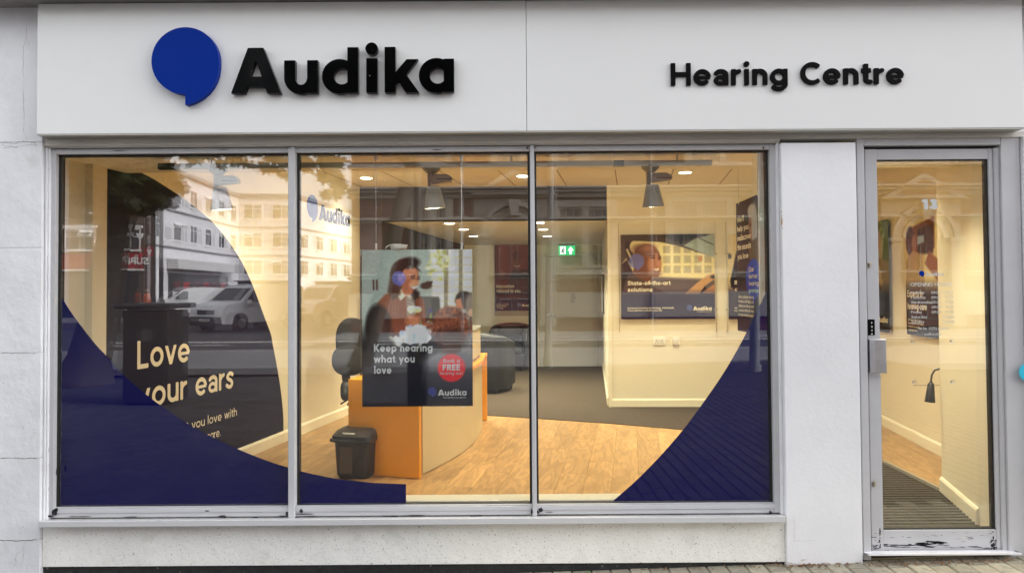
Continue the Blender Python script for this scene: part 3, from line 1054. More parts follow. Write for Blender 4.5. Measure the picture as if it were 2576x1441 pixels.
# hairline cracks and a rust mark in the render
def crack(pts, r_, m_):
    q = [P(px, py, -.0702) for px, py in pts]
    fine = []
    for a, b_ in zip(q, q[1:]):
        for k in range(6):
            fine.append(tuple(a.lerp(b_, k / 6) + Vector((rnd.gauss(0, .0022), 0, rnd.gauss(0, .0022)))))
    build('crack', MB().tube(fine, [r_ * rnd.uniform(.3, 1.2) for _ in fine], 5), m_, shop)
cm = mat('crack_grey', (.40, .39, .38), .9)
cd = mat('crack_dark', (.10, .09, .08), .9)
crack([(66, 60), (67, 95), (59, 118), (58, 200), (60, 330), (70, 356)], .0009, cm)
crack([(2, 359), (30, 362), (60, 357), (98, 361)], .0016, cm); crack([(6, 366), (40, 369), (75, 365), (96, 366)], .0014, cm); crack([(10, 373), (26, 370), (50, 373)], .0012, cm)
crack([(2, 888), (20, 886), (46, 889), (95, 886)], .0013, cm); crack([(0, 1152), (40, 1152), (60, 1154), (98, 1150)], .0011, cd); crack([(0, 1357), (30, 1360), (80, 1358), (96, 1352)], .0014, cd)
crack([(48, 1385), (40, 1400), (38, 1425)], .0012, cm); crack([(62, 1360), (58, 1405), (52, 1430)], .0008, cm)
crack([(1996, 1300), (1998, 1330), (2000, 1370)], .0007, cm); crack([(1995, 1358), (2060, 1359)], .0006, cm)
rust = mat('rust_stain', (.50, .30, .12), .8, var=.5, vscale=60)
for k in range(16):
    c = P(1964 + abs(rnd.gauss(0, 2.2)), 557 + rnd.gauss(0, 9), -.0702)
    pts_ = [(c.x + .0022 * math.cos(2 * PI * i / 9) * rnd.uniform(.4, 1.2), -.0702, c.z + .006 * math.sin(2 * PI * i / 9) * rnd.uniform(.4, 1.2)) for i in range(9)]
    build('rust_mark', MB().slab(pts_, (0, -.0003 - .00002 * k, 0)), rust, shop)

# ---- shop window: frame, three double panes, sill, blue film
win = thing('shop_window', 'wide three pane shop window in a chipped pale grey frame with white sill', 'window', (0, 0, 0))
gz0, gz1 = zz(1266, 1040, 0.0), zz(388, 1040, 0.0)
panes = [(xx(151, 820, 0), xx(727, 820, 0)), (xx(752, 820, 0), xx(1331, 820, 0)), (xx(1350, 820, 0), xx(1932, 820, 0))]
jl, jr = xx(123, 820, -.03), xx(1957, 850, -.03)
hz = fzb - 0.009
build('jamb', MB().box(jl, -0.032, gz0 - 0.05, panes[0][0] - 0.008, 0.05, hz), frame_paint, win, bevel=0.003)
build('jamb', MB().box(panes[2][1] + 0.008, -0.032, gz0 - 0.05, jr, 0.05, hz), frame_paint, win, bevel=0.003)
for i in range(3):
    a, b_ = panes[i][0] - 0.008, panes[i][1] + 0.008
    build('head', MB().box(a, -0.030, gz1 + 0.006, b_, 0.05, gz1 + 0.033).box(a, -0.024, gz1 + 0.034, b_, 0.05, hz), frame_paint, win, bevel=0.0025)
    build('bottom_rail', MB().box(a, -0.034, gz0 - 0.028, b_, 0.05, gz0 - 0.005).box(a, -0.029, gz0 - 0.0525, b_, 0.05, gz0 - 0.029).box(a, -0.026, gz0 - 0.0045, b_, -0.006, gz0 - 0.0005), frame_paint, win, bevel=0.002)
    if i < 2:
        build('mullion', MB().box(panes[i][1] + 0.0085, -0.046, gz0 - 0.056, panes[i + 1][0] - 0.0085, 0.05, hz - .001), frame_paint, win, bevel=0.004)
    # black gasket round the glass
    x0, x1 = panes[i]
    build('gasket', MB().box(x0 - .008, -.007, gz0 - .004, x0 + .003, .03, gz1 + .006).box(x1 - .003, -.007, gz0 - .004, x1 + .008, .03, gz1 + .006)
          .box(x0 + .003, -.0065, gz1 - .002, x1 - .003, .03, gz1 + .006).box(x0 + .003, -.0065, gz0 - .004, x1 - .003, .03, gz0 + .001), gasket, win)

    def pane(y, tilt_x, tilt_z, th=0.006):
        m_ = MB().box(-(x1 - x0) / 2, 0, 0, (x1 - x0) / 2, th, gz1 - gz0)
        R = Matrix.Rotation(tilt_z, 3, 'Z') @ Matrix.Rotation(tilt_x, 3, 'X')
        m_.v = [tuple(R @ Vector(q) + Vector(((x0 + x1) / 2, y, gz0))) for q in m_.v]
        g = build('glass_pane', m_, [GLASS if y < .01 else GLASS_IN, GLASS_CLEAR], win)
        for p in g.data.polygons:
            p.material_index = 0 if p.normal.y < -0.9 else 1
    pane(0.0, 0.0, 0.0)
    pane(0.020, 0.0006, (0.0058, 0.0022, -0.0035)[i])
sill = MB().slab([(0, -0.122, sz), (0, -0.122, sz + 0.034), (0, -0.036, gz0 - 0.057), (0, -0.036, sz)], (1, 0, 0))
sx0, sx1 = xx(97, 1310, -.12), xx(1975, 1310, -.12)
sill.v = [(sx0 + v[0] * (sx1 - sx0), v[1], v[2]) for v in sill.v]
build('sill', sill, sill_paint, win, bevel=0.004)

# the deep blue film on the inside of the outer panes, cut to two sweeping curves
left_c = [(150, 741), (156, 749), (185, 794), (238, 863), (267, 894), (317, 948.5), (378, 1000), (423, 1032), (475, 1067), (528, 1096), (608, 1133), (680, 1161), (727, 1175.5)]
mid_c = [(753, 1184), (843, 1203), (896, 1209), (949, 1214), (1021, 1216.6)]
right_c = [(1932, 722), (1927, 733), (1871.6, 846.8), (1818.6, 939), (1752.7, 1034), (1713, 1086), (1666, 1140), (1612, 1196), (1575, 1230), (1540, 1260)]


def film(curve, corners):
    q = [P(x, y, 0.008) for x, y in spline(curve, 5)]
    pts = [(p.x, 0.0075, max(p.z, gz0 + .001)) for p in q] + [(x, 0.0075, z) for x, z in corners]
    return build('blue_film', MB().slab(pts, (0, 0.0004, 0)), film_navy, win)


xm = P(1021, 1240, 0.008).x
film(left_c, [(panes[0][1], gz0 + .001), (panes[0][0] + .001, gz0 + .001)])
film(mid_c, [(xm, gz0 + .001), (panes[1][0] + .001, gz0 + .001)])
film(right_c, [(panes[2][1] - .001, gz0 + .001)])

# flaked paint at the joints of the frame
chips = MB()
for px, py, w_, h_ in ((136, 1288, 16, 18), (141, 1281, 10, 12), (126, 1297, 20, 6), (722, 1292, 10, 14), (712, 1297, 26, 4), (757, 1284, 9, 14), (760, 1292, 60, 3), (780, 1298, 46, 2.5), (1337, 1285, 6, 18), (1359, 1281, 15, 14),
                       (1352, 1288, 9, 10), (1366, 1297, 46, 3), (1440, 1297, 80, 2.5), (1380, 1287, 22, 2), (1700, 1295, 60, 2.5), (1830, 1295, 30, 4), (1938, 1290, 9, 14), (1945, 1296, 24, 3), (980, 1297, 50, 3), (1040, 1296, 70, 3.5), (1200, 1297, 40, 3),
                       (560, 1298, 26, 6), (640, 1300, 24, 3), (330, 1299, 40, 2), (200, 1298, 60, 2), (520, 1284, 12, 4), (731, 372, 4, 10), (748, 368, 3, 8), (1326, 372, 5, 8), (1345, 373, 5, 6), (1098, 377, 24, 2), (300, 380, 40, 1.6), (560, 376, 30, 1.5), (1920, 372, 5, 7), (143, 1187, 5, 20), (121, 1230, 3, 26), (122, 1130, 2.5, 24), (745, 372, 3, 5)):
    c = P(px, py, -0.0352 if py > 600 else -0.0335)
    y_ = -0.0352 if py > 600 else -0.0335
    if abs(px - 737) < 14 or abs(px - 1340) < 12: y_ = -0.0466
    if py > 1294.5: y_ = -0.0362
    a, b_ = w_ / 2 / 474, h_ / 2 / 474
    n = 11
    pts = []
    for k in range(n):
        t = 2 * PI * k / n
        r_ = rnd.uniform(0.55, 1.1)
        pts.append((c.x + a * r_ * math.cos(t), y_, c.z + b_ * r_ * math.sin(t)))
    chips.slab(pts, (0, 0.0012, 0))
build('bare_patch', chips, gasket, win)

# ---- fascia sign
sign = thing('shop_sign', 'white fascia sign reading Audika Hearing Centre above window and door', 'sign', (0, 0, 0))
fx0, fx1, fj = xx(93.5, 170, -.13), xx(2573, 150, -.13), xx(1323.5, 170, -.13)
for a, b_ in ((fx0, fj - 0.0012), (fj + 0.0012, fx1)):
    build('panel', MB().box(a, -0.13, fz0, b_, -0.002, fz1), fascia_white, sign, bevel=0.0025)
build('bottom_trim', MB().box(fx0 + .001, -0.127, fz0 - 0.006, fx1 - .001, -0.06, fz0 - 0.0004), fascia_edge, sign)
# "Audika": standing off the panel so that it throws a soft shadow
k_ = 1 / 2.1467 * (2575 / 3789)                 # zoom pixels -> photograph pixels
o0 = P((540 + 42 / 2.1467) * .6796, (80 + 571 / 2.1467) * .6796, -.165)
o1 = P((540 + 2448 / 2.1467) * .6796, (80 + 570 / 2.1467) * .6796, -.165)
ks = (o1.x - o0.x) / (2448 - 42)
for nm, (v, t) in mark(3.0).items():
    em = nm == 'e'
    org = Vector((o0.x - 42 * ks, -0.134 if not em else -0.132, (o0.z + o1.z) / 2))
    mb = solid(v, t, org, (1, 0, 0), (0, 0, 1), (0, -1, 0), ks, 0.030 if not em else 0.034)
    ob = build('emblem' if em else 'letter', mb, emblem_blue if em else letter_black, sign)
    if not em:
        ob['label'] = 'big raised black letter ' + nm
# "Hearing Centre"
h0 = P(1688.5, 218.5, -.15); h1 = P(2276, 207.5, -.15)
lay, W = text_layout('Hearing Centre', 1.0, w=0.135, track=0.088, step=0.012, round_a=False)
ks2 = (h1.x - h0.x) / W
hz2 = (h0.z + h1.z) / 2 + .001
hsz = (zz(162, 1700, -.15) - zz(218, 1700, -.15)) / 0.7
for c, x, v, t in lay:
    if t:
        org = Vector((h0.x + x * ks2, -0.1305, hz2))
        vv = [(p[0] * ks2 / hsz, p[1]) for p in v]
        ob = build('letter', solid(vv, t, org, (1, 0, 0), (0, 0, 1), (0, -1, 0), hsz, 0.013), letter_plain, sign)
        ob['label'] = 'small raised black letter ' + c

# ---- glazed door
door = thing('shop_door', 'grey aluminium glazed shop door numbered 13 with scuffed bottom rail', 'door', ((dx0 + dx1) / 2, 0, 0.02))
dtop = zz(347, 2360, -.045)
fa, fb = xx(2163, 891, -.045), dx1
ia, ib = xx(2181.5, 891, -.045), xx(2527, 891, -.045)
dz0 = zz(1385, 2350, -.02)
build('frame', MB().box(fa, -.048, 0.0, ia, .06, dtop).box(ib, -.048, 0.0, fb, .06, dtop).box(ia + .0005, -.047, zz(366, 2360, -.045), ib - .0005, .06, dtop - .001), frame_paint, door, bevel=.003)
build('seal_and_gap', MB().box(ia + .001, -.012, dz0, ia + .006, .05, zz(367, 2360, -.045)).box(ib - .008, -.012, dz0, ib - .001, .05, zz(367, 2360, -.045)).box(ia + .006, -.010, zz(373, 2360, -.02), ib - .008, .05, zz(366.5, 2360, -.03)).box(fb - .001, -.02, 0, fb + .007, .05, dtop + .01), gasket, door)  # black strip over the leaf stands in for the shadowed gap
la, lb = xx(2183, 891, -.02), xx(2521, 891, -.02)
ga, gb = xx(2211, 891, -.005), xx(2487, 891, -.005)
lz1 = zz(374.5, 2360, -.02)
dgz0, dgz1 = zz(1327, 2350, -.005), zz(404.5, 2350, -.005)
build('stile', MB().box(la, -.022, dz0, ga - .003, .025, lz1), door_paint, door, bevel=.003)
build('stile', MB().box(gb + .008, -.022, dz0, lb - 0.03, .025, lz1), door_paint, door, bevel=.003)
build('hinge_tube', MB().cyl((lb - .014, -.022, dz0), (lb - .014, -.022, lz1), .015, n=20), door_paint, door, smooth=True)
build('top_rail', MB().box(ga - .003, -.0205, dgz1 + .004, gb + .008, .025, lz1 - .001), door_paint, door, bevel=.002)
build('bottom_rail', MB().box(ga - .003, -.0205, dz0 + .001, gb + .008, .025, dgz0 - .005), door_paint, door, bevel=.002)
build('gasket', MB().box(gb - .001, -.012, dgz0 - .005, gb + .008, .02, dgz1 + .004).box(ga - .003, -.012, dgz0 - .005, ga + .0015, .02, dgz1 + .004).box(ga, -.011, dgz1 - .001, gb, .02, dgz1 + .004).box(ga, -.011, dgz0 - .005, gb, .02, dgz0 + .001), gasket, door)
g = build('glass_pane', MB().box(ga, -.004, dgz0, gb, .004, dgz1), [GLASS, GLASS_CLEAR], door)
for p in g.data.polygons:
    p.material_index = 0 if p.normal.y < -0.9 else 1
g2 = build('glass_pane', MB().box(ga, .012, dgz0, gb, .018, dgz1), [GLASS_IN, GLASS_CLEAR], door)
for p in g2.data.polygons:
    p.material_index = 0 if p.normal.y < -0.9 else 1
build('threshold', MB().slab([(xx(2184, 1390, -.1), -.105, zz(1396, 2350, -.105)), (xx(2184, 1390, -.1), -.105, zz(1391, 2350, -.105)), (xx(2184, 1390, -.1), -.03, zz(1386, 2350, -.03)), (xx(2184, 1390, -.1), -.03, zz(1396, 2350, -.105))], (xx(2568, 1390, -.1) - xx(2184, 1390, -.1), 0, 0)), mat('threshold_plate', (.78, .78, .80), .35, var=.1, vscale=20), door, bevel=.001)
# bare metal where the paint is kicked off
scuff = MB()
def flake(px, py, w_, h_, y_=-.0212):
    c = P(px, py, y_)
    a, b_ = w_ / 948, h_ / 948
    ph_ = rnd.uniform(0, 6)
    pts = [(c.x + a * math.cos(2 * PI * k / 13) * rnd.uniform(.5, 1.1), y_, c.z + b_ * math.sin(2 * PI * k / 13) * rnd.uniform(.4, 1.15)) for k in range(13)]
    scuff.slab(pts, (0, .001, 0))
for k in range(26): flake(rnd.gauss(2340, 22), rnd.gauss(1366, 3.4), rnd.uniform(10, 34), rnd.uniform(1.2, 5))
for k in range(40):
    u = rnd.random() ** 1.6
    flake(2222 + 265 * u, 1370 + 7 * u + rnd.gauss(0, 2.2), rnd.uniform(8, 40), rnd.uniform(.8, 2.6))
for k in range(20): flake(rnd.uniform(2220, 2480), rnd.uniform(1336, 1366), rnd.uniform(3, 16), rnd.uniform(.4, 1.1))
for k in range(26): flake(rnd.gauss(2201, 5), 1380 - abs(rnd.gauss(0, 15)), rnd.uniform(3, 12), rnd.uniform(.8, 3), -.0228)
for k in range(14): flake(2213 + rnd.uniform(-1, 1.5), rnd.uniform(1322, 1383), rnd.uniform(1.5, 5), rnd.uniform(3, 9), -.0228)
for k in range(34): flake(rnd.gauss(2498, 4), 1382 - abs(rnd.gauss(0, 24)), rnd.uniform(1.5, 7), rnd.uniform(2, 7), -.0228)
build('bare_patch', scuff, mat('bare_metal_dark', (.02, .021, .026), .6), door)
# pull handle: a bent plate
ha, hb = P(2181, 896, -.03), P(2229, 896, -.06)
hz0_, hz1_ = zz(938, 2205, -.06), zz(853, 2205, -.06)
plate = [(ha.x, -.023), (ha.x + .004, -.05), (ha.x + .022, -.064), (ha.x + .03, -.066), (hb.x - .004, -.066), (hb.x, -.062)]
rows = [[(x, y, z) for x, y in plate] for z in (hz0_, hz0_ + .004, hz1_ - .004, hz1_)]
mbh = MB().grid(rows)
ob = build('pull_handle', mbh, alu, door, smooth=True)
so = ob.modifiers.new('thickness', 'SOLIDIFY'); so.thickness = 0.004
# PUSH plate
pa, pb = P(2182.5, 843, -.0235), P(2199.5, 803, -.0235)
build('push_plate', MB().box(pa.x, -.0242, pa.z, pb.x, -.0221, pb.z), letter_plain, door, bevel=.0008)
for k, ch in enumerate('PUSH'):
    c = P(2192.5, 812.5 + 9.3 * k, -.0245)
    text('lettering', ch, .0125, (c.x, -.0245, c.z - .0035), EX, EZ, white_print, door, w=.15, step=.03, align='C')
for px, py in ((2185, 664), (2197, 1213)):
    c = P(px, py, -.024)
    build('lock_cylinder', MB().cyl((c.x, -.021, c.z), (c.x, -.036, c.z), .0085, n=14).box(c.x - .004, -.034, c.z - .020, c.x + .004, -.0215, c.z - .006), brass, door, bevel=.001, smooth=True)
# lettering on the glass
yl = -.0052


def door_text(s, px, py, capx, w=.1, align='L', m=vinyl_silver, width=None, **k):
    c = P(px, py, yl)
    text('lettering', s, capx / 474 / .7, (c.x, yl, c.z), EX, EZ, m, door, w=w, align=align, width=None if width is None else width / 474, step=.03, **k)


door_text('13', 2318, 527, 26, .19, width=41)
c = P(2311, 694.5, yl)
flat_mark((c.x, yl, c.z), EX, EZ, 61 / 474 / 2406, vinyl_silver, emblem_blue, door, step=14)
door_text('OPENING HOURS:', 2290, 720.5, 9.5, .1, width=106)
for k, (d_, h_) in enumerate((('Monday', '09:00 - 17:00'), ('Tuesday', '09:00 - 17:00'), ('Wednesday', '09:00 - 17:00'), ('Thursday', '09:00 - 17:00'), ('Friday', '09:00 - 17:00'), ('Saturday', 'Closed'), ('Sunday', 'Closed'))):
    y_ = 739.2 + 12.25 * k
    door_text(d_, 2290 + .35 * k, y_, 6.8, .105)
    door_text(h_, 2397.5 + .3 * k, y_ - .3, 6.8, .105, 'R')
door_text('Tel No: 01793 680404', 2308, 829.5, 6.8, .105, width=77)
door_text('audika.co.uk', 2324, 843.5, 6.3, .105, width=44)
# clear leaflet holder stuck to the inside of the door glass
hold = thing('leaflet_holder', 'clear empty leaflet holder stuck to the door glass by four suction cups', 'leaflet holder', tuple(P(2346, 910, .03)))
acp = glass_mat('suction_cup_plastic', 0.16)
for px, py in ((2296, 860), (2394, 858), (2300, 961), (2396, 960)):
    c = P(px, py, .02)
    build('suction_cup', MB().lathe([(.0145, 0.0), (.0135, .003), (.007, .006), (.0045, .009), (.0045, .016), (.001, .017)], (c.x, .0195, c.z), 20, (0, 1, 0)), acp, hold, smooth=True)
    build('nut', MB().cyl((c.x, .030, c.z), (c.x, .036, c.z), .005, n=12), alu, hold, smooth=True)
q0, q1 = P(2304, 970, .042), P(2378, 860, .042)
build('holder_sheet', MB().box(q0.x - .012, .040, q0.z, q1.x + .012, .0425, q1.z + .01).box(q0.x - .012, .0427, q0.z, q1.x + .012, .058, q0.z + .0025), ACRYLIC, hold)
# cyan sticker on the neighbouring pier
c = P(2576, 936, -.071)
tag(build('sticker', MB().cyl((c.x + .018, -.0702, c.z), (c.x + .018, -.0712, c.z), .046, n=28), mat('cyan_vinyl', (0.03, 0.50, 0.68), 0.4)), 'round cyan sticker on the pier beside the door at the edge of the photo', 'sticker')

# dry leaves and grit swept up against the wall
lit = MB()
for k in range(340):
    t = rnd.random()
    px = rnd.gauss(2030, 60) if k < 120 else (rnd.uniform(2180, 2560) if k < 250 else rnd.uniform(1600, 2560))
    x = xx(px, 1410, -.1)
    y = -.052 - abs(rnd.gauss(0, .018)) - (.02 if px > 1972 else 0) - (.03 if px > 2170 and k < 250 else 0)
    a = rnd.uniform(0, PI); l = rnd.uniform(.003, .012); w_ = rnd.uniform(.001, .004)
    z = gz(x) + rnd.uniform(.001, .006)
    d = Vector((math.cos(a), math.sin(a), rnd.uniform(-.4, .4))).normalized(); e_ = Vector((-d.y, d.x, rnd.uniform(-.3, .5)))
    c = Vector((x, y, z + .002))
    lit.add([c - d * l - e_ * w_, c + d * l - e_ * w_, c + d * l + e_ * w_, c - d * l + e_ * w_, c + Vector((0, 0, .002))], [(0, 1, 4), (1, 2, 4), (2, 3, 4), (3, 0, 4)])
tag(build('leaf_litter', lit, mat('dry_leaf', (0.20, 0.105, 0.05), 0.9, var=.7, vscale=90)), kind='stuff')
def fallen(px, py, m_, label, s):
    q = FL(px, py, gz(xx(px, py, -.15)) + .004)
    mb = MB()
    n = 10
    ring_ = [Vector((math.cos(2 * PI * i / n) * s * (1 + .3 * math.cos(4 * PI * i / n)), math.sin(2 * PI * i / n) * s * .7, abs(math.sin(2 * PI * i / n)) * s * .4)) + q for i in range(n)]
    mb.add([q + Vector((0, 0, .001))] + ring_, [(0, i + 1, (i + 1) % n + 1) for i in range(n)])
    ob = build('fallen_leaf', mb, m_)
    so_ = ob.modifiers.new('thickness', 'SOLIDIFY'); so_.thickness = .0008
    tag(ob, label, 'leaf')
fallen(1196, 1434, mat('leaf_yellow', (.55, .40, .06), .6), 'curled yellow leaf lying on the paving under the window', .013)
fallen(1480, 1438, mat('leaf_green', (.10, .20, .05), .6), 'small green leaf lying on the paving near the yellow leaf', .010)

# ================================================================== SHOP INTERIOR
FZ, CZ, LZ = 0.04, 2.65, 2.25                       # floor, front ceiling, rear ceiling


def onwall(px, py, a, d):
    """Pixel on the upright wall through plan point a along plan direction d -> (distance along, z)."""
    r = ray(px, py)
    # CAM + r t = a + d s
    den = r.x * d[1] - r.y * d[0]
    t = ((a[0] - CAM.x) * d[1] - (a[1] - CAM.y) * d[0]) / den
    p = CAM + r * t
    s = (p.x - a[0]) * d[0] + (p.y - a[1]) * d[1]
    return s, p.z


LA = (-2.21, 2.26); LD = Vector((0.18, 1)).normalized()
L2 = lambda s, off=0.0: (LA[0] + LD.x * s + LD.y * off, LA[1] + LD.y * s - LD.x * off)     # off: out of the wall into the room
s_front, s_back = (0.12 - LA[1]) / LD.y, (4.61 - LA[1]) / LD.y
cl = L2(s_back)                                     # corner where the cream wall ends
bk0, bk1 = (cl[0], cl[1]), (xx(1531, 800, 4.65), 4.65)
rw0, rw1 = (3.30, 0.85), (3.90, 4.60)               # right wall
RD = Vector((0.16, 1)).normalized(); RA = (3.49, 2.04)
R2 = lambda s, off=0.0: (RA[0] + RD.x * s - RD.y * off, RA[1] + RD.y * s + RD.x * off)
rc = R2((4.56 - RA[1]) / RD.y)

# floor: screed, laminate planks, carpet
struct('floor', MB().box(-3.4, 0.11, -0.2, 5.2, 10.2, FZ - 0.009), plank_side)
floor = bpy.data.objects['floor']
ang = -math.atan2(0.165, 1.0)
Rz = Matrix.Rotation(ang, 3, 'Z')
pl = build('plank', MB().box(-0.0955, -0.64, -0.009, 0.0955, 0.64, 0.0), [oak], floor, bevel=0.0012, seg=1)
carpet_edge = [(FL(px, py).x, FL(px, py).y) for px, py in ((1225, 1045), (1352, 1053), (1530, 1065), (1730, 1082))]


def carpet_y(x):
    pts = [(-3.0, 5.2), (-1.2, 4.5)] + carpet_edge + [(2.5, 3.2), (3.1, 3.7), (5.0, 4.5)]
    for a, b_ in zip(pts, pts[1:]):
        if a[0] <= x <= b_[0]:
            return a[1] + (b_[1] - a[1]) * (x - a[0]) / (b_[0] - a[0])
    return 3


first = True
for i in range(-17, 20):
    for j in range(-1, 5):
        p = Rz @ Vector((i * 0.192, j * 1.282 + (i * 0.437) % 1.282, 0))
        x, y = p.x + 0.4, p.y + 0.1
        if y - 0.64 > carpet_y(min(max(x, -2.9), 4.9)) + 0.25: continue
        xl = LA[0] + (y - LA[1]) * 0.18
        if x < xl - 0.25 or x > 3.95 or y > 5.0: continue
        o = pl if first else pl.copy()
        ya, yb_ = y - .64, y + .64
        ya2 = max(ya, .155)
        if yb_ - ya2 < .05: continue
        if not first: col.objects.link(o)
        first = False
        kx = (ya2 + yb_) / 2 - y
        o.location = (x - kx * math.sin(ang), (ya2 + yb_) / 2, FZ); o.rotation_euler = (0, 0, ang); o.scale = (1, (yb_ - ya2) / 1.28, 1)
cp = [(-3.0, 5.2), (-1.2, 4.5)] + carpet_edge + [(2.5, 3.2), (3.1, 3.7), (3.95, 4.4), (3.95, 9.9), (-3.0, 9.9)]
struct('carpet', MB().prism(cp, FZ + .001, FZ + .0075), carpet_brown)

# walls, ceilings
def wall(name, a, b_, z0, z1, th, m, side=1):
    d = Vector((b_[0] - a[0], b_[1] - a[1], 0)); n = Vector((-d.y, d.x, 0)).normalized() * th * side
    pts = [(a[0], a[1]), (b_[0], b_[1]), (b_[0] + n.x, b_[1] + n.y), (a[0] + n.x, a[1] + n.y)]
    if side < 0: pts = pts[::-1]
    return struct(name, MB().prism(pts, z0, z1), m)


wall('left_wall', L2(s_front), L2(s_back), -0.1, CZ + .1, 0.12, wall_cream, 1)
col_x = xx(232, 700, 0.45)
struct('boxed_pier', MB().box(-3.3, 0.45, -0.1, col_x, 0.6, CZ), wall_cream)
struct('left_return_wall', MB().box(-3.4, 0.1, -0.1, -3.28, 0.7, CZ), wall_cream)
b1x, dk = xx(960, 600, 4.63), 0.153
struct('dark_wall', MB().prism([(cl[0] - .1, cl[1] + .005), (b1x, 4.64), (b1x + dk * 4.4, 9.04), (b1x + dk * 4.4 - .3, 9.04), (b1x - .3, 4.76), (cl[0] - .1, 4.76)], -0.1, CZ), wall_navy)
struct('bulkhead', MB().prism([(b1x - .002, 4.645), (bk1[0] + .05, 4.655), (bk1[0] + .05, 4.78), (b1x - .002, 4.78)], LZ, CZ), wall_navy)
struct('back_wall', MB().box(-1.6, 9.22, -0.1, 3.2, 9.34, LZ + .1), wall_cream)
wall('socket_wall', bk1, rc, -0.1, CZ, 0.12, wall_cream, 1)
cR = (bk1[0] + 0.5, 9.25)
wall('corridor_wall', (bk1[0] + .004, bk1[1] + .12), cR, -0.1, LZ + .05, 0.12, wall_cream, -1)
struct('corner_trunking', MB().box(bk1[0] - .012, bk1[1] - .03, FZ, bk1[0] + .024, bk1[1] + .012, CZ - .001), skirting_white, bevel=.004)
wall('right_wall', (3.22, 0.35), rc, -0.1, CZ, 0.12, wall_cream, -1)
nb = [(2.66, 0.13), (2.685, 0.36), (2.89, 1.06), (3.5, 1.06), (3.5, 0.13)]
struct('door_side_wall', MB().prism(nb[::-1], -0.1, 2.5), wall_cream)
struct('ceiling', MB().prism([(-3.4, 0.1), (5.2, 0.1), (5.2, 4.75), (-3.4, 4.75)], CZ, CZ + .1), ceiling_white)
struct('soffit', MB().box(-3.3, 0.105, zz(385, 1287, .1) + .02, 3.4, 0.78, CZ - .001), ceiling_white)
struct('rear_ceiling', MB().box(-1.9, 4.66, LZ, 3.3, 9.4, LZ + .1), ceiling_white)
struct('facade_inner_wall', MB().box(-3.4, 0.101, 2.5, 5.2, 0.104, CZ).box(wx1 - .05, 0.125, -.1, dx0 + 0.01, 0.14, 2.3), wall_cream)
struct('window_board', MB().box(panes[0][0] - .1, 0.052, zz(1256, 1287, .05) - .03, panes[2][1] + .03, 0.165, zz(1256.5, 1287, .052)), skirting_white, bevel=.004)
struct('wall_under_window', MB().box(-3.3, 0.1005, -.1, wx1, 0.150, zz(1256, 1287, .05) - .031), wall_cream)
# ceiling tile joints
tj = MB()
for k in range(-4, 6):
    x0 = k * 0.6
    tj.add([(x0 + .0, .8, CZ - .002), (x0 + .012, .8, CZ - .002), (x0 + .012 + .64, 4.6, CZ - .002), (x0 + .64, 4.6, CZ - .002)], [(0, 1, 2, 3)])
struct('ceiling_joints', tj, mat('tile_joint', (0.30, 0.26, 0.2), .8))
# skirtings
def skirt(a, b_, side):
    d = Vector((b_[0] - a[0], b_[1] - a[1], 0)).normalized(); n = Vector((-d.y, d.x, 0)) * side
    mb = MB()
    prof = [(0.0, 0.0), (0.016, 0.0), (0.016, 0.082), (0.008, 0.096), (0.0, 0.1)]
    rows = [[Vector((q[0], q[1], FZ + .002)) + n * u + Vector((0, 0, v)) for u, v in prof] for q in (a, b_)]
    mb.grid(rows)
    mb.f.append(tuple(range(len(prof)))); mb.f.append(tuple(range(2 * len(prof) - 1, len(prof) - 1, -1)))
    return struct('skirting', mb, skirting_white)


skirt(L2(s_front + .5, .001), L2(s_back, .001), -1)
skirt((bk1[0], bk1[1] - .001), (rc[0], rc[1] - .001), -1)
skirt((bk1[0] - .0, bk1[1] + .1), cR, 1)
skirt(R2(-1.3, .001), R2(2.5, .001), 1)
skirt((2.684, .36), (2.889, 1.06), 1)
skirt((-1.0, 9.219), (0.53, 9.219), -1)

# ---- lamps
def downlight(px, py, z, label, power, at=None, spot=True):
    p = FL(px, py, z) if at is None else Vector((at[0], at[1], z))
    t = thing('downlight', label, 'ceiling light', tuple(p), 0, 'round recessed downlights')
    build('trim', MB().lathe([(.062, -.0005), (.098, -.0005), (.097, -.003), (.068, -.004)], (0, 0, 0), 26), skirting_white, t, local=True, smooth=True)
    build('lens', MB().cyl((0, 0, -.0042), (0, 0, -.0052), .064, n=26), lamp_glow, t, local=True)
    ld = bpy.data.lights.new('downlight_lamp', 'SPOT')
    ld.energy = power; ld.color = WARM; ld.spot_size = math.radians(118); ld.spot_blend = 0.85; ld.shadow_soft_size = .06
    lo = bpy.data.objects.new('downlight_lamp', ld); col.objects.link(lo); lo.parent = t; lo.location = (0, 0, -.03)
    return t


WARM = (1.0, 0.905, 0.62)
lamp_glow = mat('lamp_lens', (1, .95, .8), .4, emit=((1.0, 0.86, 0.60), 4.0))
DL = 31.0
for px, py, lb in ((921, 448, 'lit downlight in the front ceiling left of the middle track spotlight'), (1314, 443, 'lit downlight in the front ceiling partly behind the right mullion'), (1723, 434, 'lit downlight in the front ceiling right of the right track spotlight')):
    downlight(px, py, CZ, lb, DL * (.4 if px == 921 else 1))
for x, y, lb in ((-1.45, 1.6, 'unseen downlight added in the front ceiling over the paper shredder'), (-0.1, 1.5, 'unseen downlight added in the front ceiling over the desk front'), (1.35, 1.45, 'unseen downlight added in the front ceiling just behind the hanging banner'), (2.5, 1.7, 'unseen downlight added in the front ceiling over the entrance mat'),
                 (0.3, 2.75, 'unseen downlight added in the front ceiling over the middle of the wooden floor'), (2.1, 2.9, 'unseen downlight added in the front ceiling before the wall poster of the driver')):
    downlight(0, 0, CZ, lb, DL, (x, y))  # extra lamps out of view behind the soffit, added to light floor and desk
downlight(0, 0, zz(385, 1287, .1) + .019, 'lit downlight in the low soffit just inside the glass door', DL * .55, (2.2, .46))
